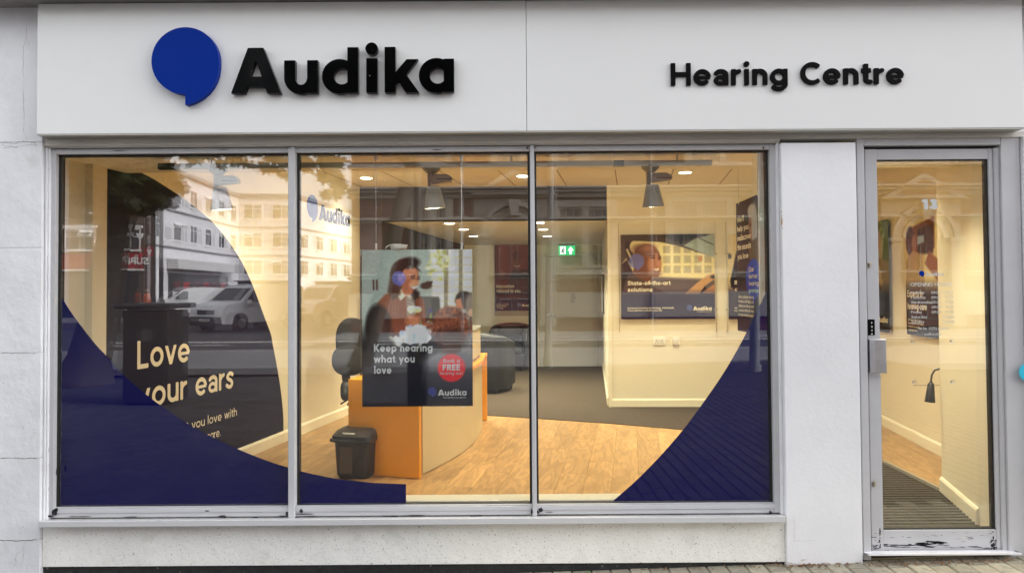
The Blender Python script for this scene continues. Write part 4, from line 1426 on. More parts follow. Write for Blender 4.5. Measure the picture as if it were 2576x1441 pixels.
for px, py, lb in ((1130, 562, 'largest of the lit downlights in the low rear ceiling above the hanging poster'), (1166, 577, 'middle one of three lit downlights in the rear ceiling above the hanging poster'), (1190, 594, 'farthest of three lit downlights in the rear ceiling above the hanging poster'),
                   (1356, 560, 'nearest of the lit downlights in the rear ceiling right of the right mullion'), (1366, 577, 'middle one of the lit downlights in the rear ceiling right of the right mullion'), (1376, 594, 'farthest of the lit downlights in the rear ceiling right of the right mullion')):
    downlight(px, py, LZ, lb, DL * 1.5)

# track with three spotlights under the soffit
so_z = zz(385, 1287, .1) + .02
ty = 0.31
tz = zz(408, 1287, ty)
trk = thing('track_rail', 'long pale lighting track rail running under the soffit behind the window', 'lighting track', (0, ty, tz))
xa, xb = xx(400, 411, ty), xx(1790, 405, ty)
build('rail', MB().box(xa + .1, ty - .018, tz - .028, xb - .001, ty + .018, tz + .002), mat('track_grey', (.42, .41, .36), .4), trk, bevel=.002)
build('end_cap', MB().box(xa, ty - .02, tz - .030, xa + .099, ty + .02, tz + .004), black_plastic, trk, bevel=.003)
build('joint_cap', MB().box(xx(1543, 405, ty), ty - .0185, tz - .0285, xx(1568, 405, ty), ty + .0185, tz + .0025), black_plastic, trk)
for x in (xa + .3, 0, xb - .2):
    build('hanger', MB().cyl((x, ty, tz), (x, ty, so_z), .006), alu, trk)
spot_grey = mat('spot_grey', (.42, .40, .34), .45)
for px, lb, tgt in ((549, 'leftmost track spotlight, pale behind the reflected sky', (-1.9, 3.2, 1.4)), (1085, 'middle track spotlight with ribbed cone above the hanging poster', (-1.85, 4.1, 1.1)), (1635, 'rightmost track spotlight with ribbed cone in the right pane', (1.9, 4.6, 1.2))):
    x = xx(px, 412, ty)
    t = thing('track_spotlight', lb, 'spotlight', (x, ty, tz - .03), 0, 'spotlights on the ceiling track')
    build('adapter', MB().lathe([(.052, 0), (.052, -.008), (.030, -.030), (.020, -.034)], (0, 0, 0), 20), spot_grey, t, local=True, smooth=True)
    build('arm', MB().box(-.022, -.016, -.165, -.002, .016, -.03), spot_grey, t, local=True, bevel=.003)
    g = build('gear_box', MB().slab([(0, -.028, -.040), (.090, -.028, -.040), (.120, -.028, -.058), (.120, -.028, -.082), (0, -.028, -.095)], (0, .056, 0)), spot_grey, t, local=True, bevel=.006)
    build('slot', MB().box(.03, -.0295, -.072, .121, -.027, -.068), black_plastic, g, local=True)
    ax = Vector((.06, .10, -1)).normalized()
    hd = build('shade', MB().lathe([(.030, 0), (.036, .004), (.062, .125), (.060, .128), (.056, .127), (.030, .02)], (.010, 0, -.105), 28, ax), spot_grey, t, local=True, smooth=True)
    rb = MB()
    Rr = Vector((0, 0, 1)).rotation_difference(ax).to_matrix()
    for k in range(18):
        a = 2 * PI * k / 18
        q = [Vector((.010, 0, -.105)) + Rr @ Vector((r_ * math.cos(a), r_ * math.sin(a), h_)) for r_, h_ in ((.034, .004), (.049, .066))]
        rb.cyl(q[0], q[1], .0026, n=6)
    build('cooling_rib', rb, spot_grey, hd, local=True)
    build('lamp_face', MB().lathe([(.056, .118), (.056, .121), (.002, .122)], (.010, 0, -.105), 24, ax), lamp_glow, hd, local=True)
    ld = bpy.data.lights.new('spot_lamp', 'SPOT')
    ld.energy = 55 if px != 549 else 45; ld.color = WARM; ld.spot_size = math.radians(62); ld.spot_blend = .6; ld.shadow_soft_size = .04
    lo = bpy.data.objects.new('spot_lamp', ld); col.objects.link(lo); lo.parent = t
    lo.location = Vector((.010, 0, -.105)) + ax * .135
    dv = Vector(tgt) - (Vector((x, ty, tz - .03)) + lo.location)
    lo.rotation_euler = (-dv).to_track_quat('Z', 'Y').to_euler()

# ---- navy graphic on the left wall
gr = thing('wall_graphic', 'dark navy quarter round wall graphic saying Love your ears on the left wall', 'wall graphic', (L2(-1, 0)[0], L2(-1, 0)[1], 1))
gpts = [(268, 406), (352, 434), (416, 470), (485, 518), (543, 569), (594, 637), (625, 696), (645, 745), (665, 799), (680, 839), (685, 865), (702, 958), (711, 1037), (712, 1090)]
gq = [onwall(px, py, LA, LD) for px, py in spline(gpts, 4)]
s0 = gq[0][0]
poly = [(s, z) for s, z in gq if z > FZ + .105] + [(gq[-1][0], FZ + .105), (s0, FZ + .105)]
mb = MB()
W3 = lambda s, z, off: Vector((*L2(s, off), z))
mb.slab([W3(s, z, .002) for s, z in poly], Vector((*(-Vector((LD.y, -LD.x))), 0)) * -.0015)
build('panel', mb, graphic_navy, gr)
LDV = Vector((LD.x, LD.y, 0))


def wtext(s, px0, py0, px1, py1, capz, **k):
    a, za = onwall(px0, py0, LA, LD); b_, zb = onwall(px1, py1, LA, LD)
    text('lettering', s, capz / .7, W3(a, (za + zb) / 2, .006), LDV, EZ, cream_print, gr, width=b_ - a, **k)


cap = onwall(343, 860, LA, LD)[1] - onwall(343, 931, LA, LD)[1]
wtext('Love', 343, 931, 475, 906, cap, w=.115)
wtext('your ears', 343, 1029, 585, 976, cap, w=.115, round_a=False)
wtext('what you love with', 424, 1093, 594, 1047, cap * .35, w=.09)
wtext('hearing care.', 455, 1127, 553, 1098, cap * .35, w=.09)
# word mark in relief on the left wall
lg = thing('wall_logo', 'blue speech bubble and dark Audika lettering fixed high on the left wall', 'logo', tuple(W3(1.2, 2.2, 0)))
sa, za = onwall(771, 549, LA, LD); sb, zb = onwall(878, 568, LA, LD)
kk = (sb - sa) / 2406
NRM = Vector((LD.y, -LD.x, 0))
for nm, (v, t) in mark(8.0).items():
    org = W3(sa - 42 * kk, (onwall(805, 555, LA, LD)[1] + zb) / 2, .003)
    mb = solid(v, t, org, LDV, EZ, NRM, kk, .006)
    build('emblem' if nm == 'e' else 'letter', mb, emblem_print if nm == 'e' else letter_plain, lg)

# ---- reception desk
desk = thing('reception_desk', 'curved reception desk with orange end panels and a cream bowed front', 'desk', (-.7, 2.6, FZ))
e0, e1 = FL(875, 1170, FZ), FL(1058, 1205, FZ)
e0 = Vector((-1.245, 1.638, 0)); e1 = Vector((FL(1055, 1205).x, FL(1055, 1205).y, 0))
ed = (e1 - e0).normalized(); en = Vector((-ed.y, ed.x, 0))
DZ = 0.752
build('end_panel', MB().prism([(e0.x, e0.y), (e1.x, e1.y), ((e1 + en * .036).x, (e1 + en * .036).y), ((e0 + en * .036).x, (e0 + en * .036).y)], FZ + .004, DZ - .0005), desk_orange, desk, bevel=.002)
fc = [FL(px, py) for px, py in ((1063, 1193), (1102, 1174), (1158, 1142), (1192, 1113), (1210, 1084), (1213, 1062))]
fcp = spline([(p.x, p.y) for p in fc], 6)
inner = []
for i, p in enumerate(fcp):
    a, b_ = fcp[max(i - 1, 0)], fcp[min(i + 1, len(fcp) - 1)]
    d = Vector((b_[0] - a[0], b_[1] - a[1], 0)).normalized()
    inner.append((p[0] - d.y * .02, p[1] + d.x * .02))
mb = MB()
rows = [[(p[0], p[1], FZ + .006) for p in fcp + inner[::-1]], [(p[0], p[1], DZ - .035) for p in fcp + inner[::-1]]]
mb.grid(rows, closed=True)
build('front_panel', mb, desk_cream, desk, smooth=True)
p2 = FL(1216, 1059); p2b = FL(1225, 1058)
build('end_panel', MB().box(-1.0, p2b.y + .02, FZ + .004, p2b.x, p2b.y + .055, DZ - .0365), desk_orange, desk, bevel=.002)
outer = []
for i, p in enumerate(fcp):
    a, b_ = fcp[max(i - 1, 0)], fcp[min(i + 1, len(fcp) - 1)]
    d = Vector((b_[0] - a[0], b_[1] - a[1], 0)).normalized()
    outer.append((p[0] + d.y * .03, p[1] - d.x * .03))
inn = [(p[0] - .62 + .1 * i / len(fcp), p[1] + .05) for i, p in enumerate(fcp)]
tp = [(e0 + en * .037).xy, (e1 + en * .037).xy]
top_pts = [tuple(tp[0]), tuple(tp[1])] + outer[1:] + [(p2b.x + .004, p2b.y + .07), (-1.02, p2b.y + .07), (-1.02, 2.9), (-1.15, 2.2)]
build('worktop', MB().prism(top_pts, DZ - .034, DZ), desk_orange, desk, bevel=.002)
# raised counter screen on small pegs
sc_o = [p for p in outer if p[1] > 2.55]
sc_pts = [(p[0] - .045, p[1]) for p in sc_o]
inn2 = [(p[0] - .018, p[1]) for p in sc_pts]
mb = MB()
mb.grid([[(p[0], p[1], DZ + .035) for p in sc_pts + inn2[::-1]], [(p[0], p[1], DZ + .285) for p in sc_pts + inn2[::-1]]], closed=True)
cs = build('counter_screen', mb, desk_cream, desk, bevel=0, smooth=True)
for p in sc_pts[1::4]:
    build('peg', MB().cyl((p[0] - .009, p[1], DZ), (p[0] - .009, p[1], DZ + .036), .010, n=10), alu, cs)
cap_pts = [(p[0] + .004, p[1]) for p in sc_pts] + [(p[0] - .20, p[1]) for p in sc_pts[::-1]]
build('counter_shelf', MB().prism(cap_pts, DZ + .286, DZ + .304), mat('shelf_grey', (.30, .30, .28), .5), cs)
# monitor standing on the desk, mostly behind the poster
mo = thing('computer_monitor', 'black computer monitor on the desk showing only its edge beside the poster', 'monitor', (-.62, 3.25, DZ))
build('screen_panel', MB().obox((-.62, 3.25, DZ + .36), (.03, .52, .32), -.45), black_plastic, mo, bevel=.006)
build('stand', MB().obox((-.64, 3.26, DZ + .12), (.02, .06, .22), -.45).lathe([(.10, 0), (.10, .008), (.02, .014)], (-.63, 3.25, DZ), 24), black_plastic, mo)

# ---- office chair behind the desk
ch = thing('office_chair', 'black office swivel chair with tall rounded back behind the desk', 'chair', (-1.30, 2.35, FZ))


def pad(cx, cy, cz, rx, ry, rz, tilt, yaw, n=2.6):
    mb = MB()
    rows = []
    R = Matrix.Rotation(yaw, 3, 'Z') @ Matrix.Rotation(tilt, 3, 'X')
    sg = lambda v, e: math.copysign(abs(v) ** e, v)
    for i in range(13):
        ph = -PI / 2 + PI * i / 12
        row = []
        for k in range(28):
            th = 2 * PI * k / 28
            e = 2 / n
            v = Vector((rx * sg(math.cos(ph), .55) * sg(math.cos(th), e), ry * sg(math.sin(ph), .8), rz * sg(math.cos(ph), .55) * sg(math.sin(th), e)))
            row.append(R @ v + Vector((cx, cy, cz)))
        rows.append(row)
    mb.grid(rows, closed=True)
    mb.f.append(tuple(range(27, -1, -1))); mb.f.append(tuple(range(12 * 28, 13 * 28)))
    return mb


cc = P(880, 868, 2.32)
build('backrest', pad(cc.x + .015, 2.32, 1.0, .135, .042, .195, math.radians(6), math.radians(14), 2.3), fabric_black, ch, smooth='all')
cb = P(878, 905, 2.32)
build('lumbar_cushion', pad(cb.x + .005, 2.30, .835, .145, .045, .135, math.radians(0), math.radians(14), 2.3), fabric_black, ch, smooth='all')
sp = P(866, 945, 2.30)
build('spine', MB().tube([(sp.x, 2.33, .80), (sp.x + .005, 2.34, .68), (sp.x + .02, 2.36, .56)], [.034, .036, .03], 10), black_plastic, ch, smooth=True)
sl = P(868, 972, 2.28)
build('seat_shell', pad(sl.x + .005, 2.30, .575, .048, .05, .085, 0, 0, 3.0), black_plastic, ch, smooth='all')
build('seat', pad(-1.20, 2.52, .50, .22, .055, .22, math.radians(90), 0, 3.0), fabric_black, ch, smooth='all')
lv = P(866, 1012, 2.25)
build('lever', MB().obox((lv.x - .005, 2.27, lv.z + .004), (.075, .02, .014), Matrix.Rotation(-.55, 3, 'Y')), black_plastic, ch, bevel=.004)
build('lever', MB().obox((lv.x + .04, 2.25, lv.z - .003), (.05, .02, .014), Matrix.Rotation(-.9, 3, 'Y')), black_plastic, ch, bevel=.004)
build('column', MB().cyl((-1.2, 2.52, .10), (-1.2, 2.52, .46), .026, n=14), chrome, ch, smooth=True)
for k in range(5):
    a = 2 * PI * k / 5 + .3
    q = Vector((-1.2 + .27 * math.cos(a), 2.52 + .27 * math.sin(a), FZ + .055))
    lg_ = build('base_leg', MB().tube([(-1.2, 2.52, .12), (q.x, q.y, q.z + .02)], [.026, .016], 8), black_plastic, ch, smooth=True)
    build('castor', MB().cyl((q.x - .02, q.y, FZ + .028), (q.x + .02, q.y, FZ + .028), .0275, n=14), black_plastic, lg_, smooth=True)

# ---- paper shredder
sx, sy = -1.165, 1.60
sh = thing('paper_shredder', 'black paper shredder bin standing beside the orange desk panel', 'shredder', (sx, sy, FZ))
mb = MB()
def rrect(w_, d_, r_, n=5):
    out = []
    for cx_, cy_, a0 in ((w_ / 2 - r_, d_ / 2 - r_, 0), (-w_ / 2 + r_, d_ / 2 - r_, 90), (-w_ / 2 + r_, -d_ / 2 + r_, 180), (w_ / 2 - r_, -d_ / 2 + r_, 270)):
        out += [(cx_ + r_ * math.cos(math.radians(a0 + 90 * i / n)), cy_ + r_ * math.sin(math.radians(a0 + 90 * i / n))) for i in range(n + 1)]
    return out
yaw = math.radians(-12)
def ringz(w_, d_, r_, z, dx=0, dy=0):
    c_, s_ = math.cos(yaw), math.sin(yaw)
    return [Vector((sx + (x + dx) * c_ - (y + dy) * s_, sy + (x + dx) * s_ + (y + dy) * c_, z)) for x, y in rrect(w_, d_, r_)]
def loft(rings):
    m_ = MB(); m_.grid(rings, closed=True)
    k = len(rings[0]); m_.f.append(tuple(range(k - 1, -1, -1))); m_.f.append(tuple(range((len(rings) - 1) * k, len(rings) * k)))
    return m_
build('bin', loft([ringz(.23, .21, .05, FZ + .0), ringz(.262, .235, .05, FZ + .025), ringz(.285, .25, .045, FZ + .26)]), black_plastic, sh, smooth=True)
hd = build('head', loft([ringz(.30, .265, .05, FZ + .262), ringz(.315, .29, .055, FZ + .275, 0, -.012), ringz(.312, .285, .06, FZ + .315, 0, -.008), ringz(.285, .23, .07, FZ + .345, .0, .015), ringz(.24, .17, .07, FZ + .356, 0, .03)]), mat('shredder_head', (.02, .02, .021), .3), sh, smooth=True)
build('paper_slot', loft([ringz(.21, .012, .004, FZ + .352, 0, .04), ringz(.21, .012, .004, FZ + .3575, 0, .04)]), mat('slot_black', (.003, .003, .003), .6), hd)
c_, s_ = math.cos(yaw), math.sin(yaw)
fx = Vector((c_, s_, 0)); fy = Vector((s_, -c_, 0))
fo = Vector((sx, sy, 0)) + fy * .1365
lo_, hi_ = FZ + .04, FZ + .235
build('clear_window', MB().slab([fo - fx * .085 + fy * -.012 + EZ * lo_, fo + fx * .012 - fy * .012 + EZ * lo_, fo + fx * .016 - fy * .0085 + EZ * hi_, fo - fx * .085 - fy * .0085 + EZ * hi_], fy * .004), mat('smoked_window', (.075, .062, .042), .22), sh, bevel=.002)
fh = Vector((sx, sy, FZ + .331)) + fy * .133 - fx * .06
text('lettering', 'Fellowes', .024, fh + fy * .004, fx, (EZ * .55 - fy * .8), white_print, sh, w=.12, step=.03)
build('handle_lip', MB().tube([fo - fx * .15 + EZ * (FZ + .285) + fy * .006, fo - fx * .06 + EZ * (FZ + .278) + fy * .02, fo + fx * .05 + EZ * (FZ + .285) + fy * .008], .014, 8), mat('shredder_head', (.02, .02, .021), .3), sh, smooth=True)

# ---- two tub chairs
def tub(x, y, rz, label):
    t = thing('tub_chair', label, 'chair', (x, y, FZ), rz, 'black tub chairs in the waiting area')
    rows = []
    N = 40
    for i in range(N + 1):
        a = math.radians(-128 + 256 * i / N) + PI / 2           # opening towards -y
        k = .5 + .5 * math.cos(math.radians(256 * i / N - 128) * .9)
        top = .60 + .21 * k ** 0.9
        ro, ri = .36, .255
        ca, sa_ = math.cos(a), math.sin(a)
        sq = 1 / (abs(ca) ** 3.4 + abs(sa_) ** 3.4) ** (1 / 3.4)
        row = []
        for r_, z_ in ((ro * .90, .06), (ro * .97, .3), (ro * 1.0, top - .06), (ro * .985, top - .015), (ro - .035, top), (ri + .03, top), (ri + .005, top - .02), (ri, top - .07), (ri, .30)):
            row.append((r_ * sq * ca, r_ * sq * sa_, z_))
        rows.append(row)
    mb_ = MB(); mb_.grid(rows)
    mb_.f.append(tuple(range(9))); mb_.f.append(tuple(range(9 * (N + 1) - 1, 9 * N - 1, -1)))
    build('shell', mb_, leather, t, local=True, smooth='all')
    build('seat_base', MB().box(-.30, -.34, .08, .30, .22, .30), leather, t, local=True, bevel=.03)
    build('seat_cushion', MB().box(-.262, -.36, .302, .262, .24, .43), leather, t, local=True, bevel=.04, seg=3)
    for ax_ in (-.24, .24):
        for ay_ in (-.28, .24):
            build('foot', MB().cyl((ax_, ay_, 0.0), (ax_, ay_, .085), .018, .024, n=12), black_plastic, t, local=True)
    return t


q = FL(1222, 992)
tub(q.x, q.y + .34, math.radians(158), 'nearer black tub chair turned with its back to the window beside the desk end')
q = FL(1279, 930)
tub(q.x + .03, q.y + .06, math.radians(-8), 'farther black tub chair facing the window below the small wall poster')

# ---- rear door with notice and handle
dr = thing('interior_door', 'plain pale grey interior door with lever handle and paper notice', 'door', (1.09, 9.2, FZ))
a_, b_ = P(1371, 800, 9.2), P(1504, 800, 9.2)
dzt = FZ + 1.99
build('leaf', MB().box(a_.x + .004, 9.19, FZ + .008, b_.x - .004, 9.215, dzt), door_grey, dr, bevel=.002)
build('architrave', MB().box(a_.x - .11, 9.175, FZ, a_.x, 9.2195, dzt + .07).box(b_.x, 9.175, FZ, b_.x + .08, 9.2195, dzt + .07).box(a_.x + .0005, 9.176, dzt + .003, b_.x - .0005, 9.2195, dzt + .069), door_grey, dr, bevel=.004)
h = P(1377, 792, 9.18)
lv = build('lever_handle', MB().cyl((h.x, 9.19, h.z), (h.x, 9.13, h.z), .011, n=12).cyl((h.x - .01, 9.135, h.z), (h.x + .13, 9.135, h.z - .008), .010, n=12), chrome, dr, smooth=True)
build('rose', MB().cyl((h.x, 9.192, h.z), (h.x, 9.178, h.z), .027, n=20), chrome, lv, smooth=True)
n0, n1 = P(1433, 764, 9.188), P(1458, 736, 9.188)
nt = build('paper_notice', MB().box(n0.x, 9.187, n0.z, n1.x - .05, 9.1885, n1.z), mat('paper', (.62, .60, .55), .7), dr)
mb = MB()
for k in range(7):
    mb.box(n0.x + .015, 9.1855, n1.z - .03 - k * .024, n0.x + .015 + rnd.uniform(.06, .10), 9.1866, n1.z - .022 - k * .024)
build('print_line', mb, mat('print_grey', (.25, .24, .22), .7), nt)
fr = thing('framed_notice', 'narrow dark framed notice on the corridor side wall by the door', 'notice', (1.5, 7.8, 1.2))
cw = Vector((cR[0] - bk1[0], cR[1] - bk1[1], 0)).normalized()
f0 = Vector((bk1[0], bk1[1] + .12, 0)) + cw * 2.2
zt, zbm = 1.66, 1.06
build('frame', MB().slab([f0 + EZ * zbm, f0 + cw * .5 + EZ * zbm, f0 + cw * .5 + EZ * zt, f0 + EZ * zt], Vector((-cw.y, cw.x, 0)) * .02), mat('notice_frame', (.06, .055, .05), .4), fr)
build('sheet', MB().slab([f0 + cw * .03 + EZ * (zbm + .03) + Vector((-cw.y, cw.x, 0)) * .0203, f0 + cw * .47 + EZ * (zbm + .03) + Vector((-cw.y, cw.x, 0)) * .0203, f0 + cw * .47 + EZ * (zt - .03) + Vector((-cw.y, cw.x, 0)) * .0203, f0 + cw * .03 + EZ * (zt - .03) + Vector((-cw.y, cw.x, 0)) * .0203], Vector((-cw.y, cw.x, 0)) * .001), mat('paper', (.62, .60, .55), .7), fr)

# ---- emergency exit sign
ey = 8.9
e0_, e1_ = P(1405, 642, ey), P(1446, 617.5, ey)
ex = thing('exit_sign', 'lit green emergency exit sign with running man and arrow above the rear door', 'exit sign', ((e0_.x + e1_.x) / 2, ey, e1_.z))
build('housing', MB().box(e0_.x, ey, e1_.z - .001, e1_.x, ey + .05, LZ - .001), mat('sign_housing', (.12, .12, .11), .4), ex, bevel=.004)
GE = 2.2
build('plate', MB().box(e0_.x, ey + .01, e0_.z, e1_.x, ey + .022, e1_.z - .002), mat('exit_green', (.0, .28, .09), .4, emit=((.01, .34, .10), .45)), ex)
wmat = mat('exit_white', (.9, .95, .9), .4, emit=((.85, 1, .85), .6))
cw_, chh = (e1_.x - e0_.x), (e1_.z - e0_.z)
E_ = lambda u, v: Vector((e0_.x + u * cw_, ey + .0095, e0_.z + v * chh))
def eflat(nm, pts, m_):
    build(nm, MB().slab([E_(u, v) for u, v in pts], (0, .0004, 0)), m_, ex)
eflat('doorway', [(.10, .12), (.42, .12), (.42, .90), (.10, .90)], wmat)
eflat('arrow', [(.66, .12), (.80, .12), (.80, .48), (.92, .48), (.73, .88), (.55, .48), (.66, .48)], wmat)
mg = mat('exit_green_print', (.0, .16, .06), .5)
def estroke(pts, w_):
    for (u0, v0), (u1, v1) in zip(pts, pts[1:]):
        a, b_ = E_(u0, v0), E_(u1, v1); d = (b_ - a).normalized(); n = Vector((-d.z, 0, d.x)) * w_
        mbx.slab([a - n + Vector((0, -.0008, 0)), b_ - n + Vector((0, -.0008, 0)), b_ + n + Vector((0, -.0008, 0)), a + n + Vector((0, -.0008, 0))], (0, .0004, 0))
mbx = MB()
estroke([(.28, .66), (.25, .42), (.33, .26), (.33, .14)], .013); estroke([(.25, .44), (.18, .30), (.12, .28)], .012); estroke([(.19, .50), (.24, .62), (.34, .58), (.37, .48)], .009)
hc = E_(.32, .76); mbx.cyl(hc + Vector((0, -.001, 0)), hc, .016, n=12)
build('running_man', mbx, mg, ex)

# ---- sockets
c0, c1 = P(1643, 868, 4.60), P(1674, 848, 4.60)
ywall = lambda x: bk1[1] + (rc[1] - bk1[1]) * (x - bk1[0]) / (rc[0] - bk1[0])
yw = ywall((c0.x + c1.x) / 2)
sk = thing('double_socket', 'white double wall socket with two switches on the cream wall', 'socket', ((c0.x + c1.x) / 2, yw, c0.z))
build('plate', MB().box(c0.x, yw - .016, c0.z, c1.x, yw + .004, c1.z), white_plastic, sk, bevel=.004)
for u in (.27, .73):
    cx_ = c0.x + (c1.x - c0.x) * u; cz_ = c0.z + (c1.z - c0.z) * .40
    build('pin_holes', MB().box(cx_ - .004, yw - .0168, cz_ + .010, cx_ + .004, yw - .0155, cz_ + .022).box(cx_ - .020, yw - .0168, cz_ - .016, cx_ - .009, yw - .0155, cz_ - .010).box(cx_ + .009, yw - .0168, cz_ - .016, cx_ + .020, yw - .0155, cz_ - .010), black_plastic, sk)
for u in (.43, .57):
    cx_ = c0.x + (c1.x - c0.x) * u; cz_ = c0.z + (c1.z - c0.z) * .70
    build('switch', MB().box(cx_ - .006, yw - .021, cz_ - .010, cx_ + .006, yw - .0155, cz_ + .010), white_plastic, sk, bevel=.001)
c0, c1 = P(1692, 868, 4.60), P(1710, 848, 4.60)
yw = ywall((c0.x + c1.x) / 2)
sk = thing('fused_spur', 'small white fused wall outlet right of the double socket', 'socket', ((c0.x + c1.x) / 2, yw, c0.z))
build('plate', MB().box(c0.x, yw - .022, c0.z + .008, c1.x, yw + .004, c1.z), white_plastic, sk, bevel=.005)
build('fuse_carrier', MB().box((c0.x + c1.x) / 2 - .012, yw - .026, c0.z + .034, (c0.x + c1.x) / 2 + .012, yw - .0215, c0.z + .066), white_plastic, sk, bevel=.001)
build('cable_outlet', MB().box(c0.x + .008, yw - .020, c0.z - .008, c1.x - .008, yw + .002, c0.z + .0075), mat('outlet_beige', (.5, .47, .38), .5), sk, bevel=.003)  # outlet in a darker beige than the plate

# ================================================================== POSTERS
def logo_on(canvas_xyz, right, upv, w_, m_t, m_e, parent, step=14):
    flat_mark(canvas_xyz, right, upv, w_ / 2406, m_t, m_e, parent, step=step)


# hanging poster in the window
hp0, hp1 = P(911, 1022.5, .10), P(1187, 627, .10)
pw, ph = hp1.x - hp0.x, hp1.z - hp0.z
hp = thing('hanging_poster', 'large poster of a smiling woman with flowers hung on two wires in the window', 'poster', ((hp0.x + hp1.x) / 2, .10, hp1.z))
cv = Canvas(pw / ph, 170)
cv.fill((142, 150, 140))
A_ = cv.asp
U = lambda x, y: (x / 860 * A_, 1 - y / 1232)       # zoom pixels of the poster -> canvas
def UE(x, y, rx, ry, c_, f=.012, rot=0, k=1): cv.ell(*U(x, y), rx / 860 * A_, ry / 1232, c_, f, rot, k)
def UP(pts, c_, f=.006, k=1): cv.poly([U(*p) for p in pts], c_, f, k)
cv.put(np.clip(1 - cv.X / (A_ * .6), 0, 1) * .5, (120, 132, 126))
UP([(540, 0), (860, 0), (860, 470), (560, 440)], (206, 205, 178), .03)
for k in range(5): UP([(560 + k * 66, 0), (590 + k * 66, 0), (584 + k * 64, 470), (558 + k * 64, 470)], (232, 230, 205), .012)
for x in (640, 755): UP([(x, 0), (x + 36, 0), (x + 30, 480), (x - 4, 480)], (120, 112, 92), .01)
for k in range(7): cv.line([U(550, 60 + k * 58), U(860, 66 + k * 58)], .006, (150, 140, 105), .004, .7)
cv.blobs(*U(600, 120), .07, .10, 40, .012, [(190, 180, 110), (220, 210, 150), (150, 150, 90)], 3)
UP([(430, 370), (600, 370), (612, 560), (430, 560)], (70, 66, 60), .01)
UP([(540, 385), (606, 385), (606, 540), (540, 540)], (38, 36, 34), .01)
UE(500, 285, 44, 26, (66, 52, 44)); UP([(455, 300), (505, 250), (555, 250), (530, 300), (480, 310)], (70, 54, 44))
for x in (82, 108): UP([(x, 235), (x + 14, 235), (x + 16, 318), (x + 2, 318)], (74, 48, 40))
# woman
UP([(120, 420), (175, 355), (260, 320), (420, 330), (480, 400), (510, 620), (470, 720), (160, 720), (118, 560)], (122, 74, 52), .012)
for k in range(16): cv.line([U(130 + k * 24, 350 + abs(k - 8) * 6), U(120 + k * 25, 700)], .004, (92, 52, 36), .004, .6)
UP([(345, 345), (405, 345), (430, 600), (350, 600)], (140, 128, 112), .01)
for k in range(26): UE(360 + (k % 3) * 24, 370 + k * 9, 6, 4, (76, 66, 60))
UP([(262, 330), (300, 402), (345, 360), (400, 395), (395, 330), (330, 305)], (196, 184, 158), .008)
UE(330, 190, 108, 118, (58, 40, 32), .015); UP([(225, 180), (200, 330), (240, 400), (300, 350), (300, 200)], (70, 48, 36), .02)
UP([(400, 300), (450, 340), (440, 380), (395, 400), (370, 330)], (52, 36, 30), .02)
UE(372, 225, 68, 112, (176, 118, 88), .014, -.12); UE(355, 320, 42, 40, (160, 104, 76), .012)
UE(345, 270, 34, 60, (146, 94, 68), .03); UE(392, 285, 26, 26, (196, 136, 104), .02)
UE(370, 105, 82, 46, (50, 34, 28), .02, .1); UP([(300, 90), (380, 80), (450, 160), (462, 180), (400, 130), (330, 150), (290, 220), (270, 180)], (52, 36, 29), .012)
UE(398, 226, 14, 6, (60, 36, 30)); UE(440, 232, 10, 6, (60, 36, 30)); cv.line([U(380, 210), U(414, 206)], .007, (50, 30, 26)); cv.line([U(430, 212), U(452, 218)], .007, (50, 30, 26))
UE(436, 262, 12, 16, (186, 126, 96)); UP([(372, 292), (400, 312), (428, 302), (432, 290), (400, 296)], (230, 218, 205), .006); cv.line([U(368, 290), U(400, 318), U(432, 302)], .005, (120, 60, 56), .004)
UE(295, 225, 15, 30, (186, 128, 100))
# the dark foreground of the picture, then hands and flowers
cv.put(np.clip((0.53 - cv.Y) / 0.12, 0, 1) * .93, (32, 28, 33))
UP([(236, 560), (340, 520), (430, 560), (420, 620), (330, 660), (250, 660)], (112, 66, 48), .012)
UE(392, 556, 62, 44, (150, 98, 70), .012, .15)
for k in range(4): cv.line([U(360 + k * 6, 530 + k * 18), U(438, 540 + k * 16)], .010, (172, 116, 86), .006)
UE(500, 600, 34, 26, (132, 84, 62))
cv.line([U(450, 560), U(480, 640), U(520, 700)], .008, (110, 116, 50))
UP([(350, 470), (410, 448), (462, 456), (440, 490), (370, 496)], (226, 220, 190), .01); cv.blobs(*U(408, 470), .045, .018, 40, .008, [(240, 236, 212), (214, 206, 160), (226, 214, 120)], 5)
UP([(515, 470), (545, 460), (552, 520), (528, 530)], (52, 40, 92), .01); cv.line([U(540, 500), U(528, 570)], .012, (120, 136, 50), .008)
cv.blobs(*U(420, 672), .095, .055, 150, .014, [(196, 204, 214), (222, 226, 220), (168, 178, 206), (206, 212, 190), (150, 162, 196)], 8, .008, .9)
cv.blobs(*U(245, 725), .05, .035, 50, .013, [(206, 208, 196), (184, 186, 178), (224, 222, 206)], 9)
cv.line([U(430, 740), U(445, 880)], .02, (40, 42, 30), .02)
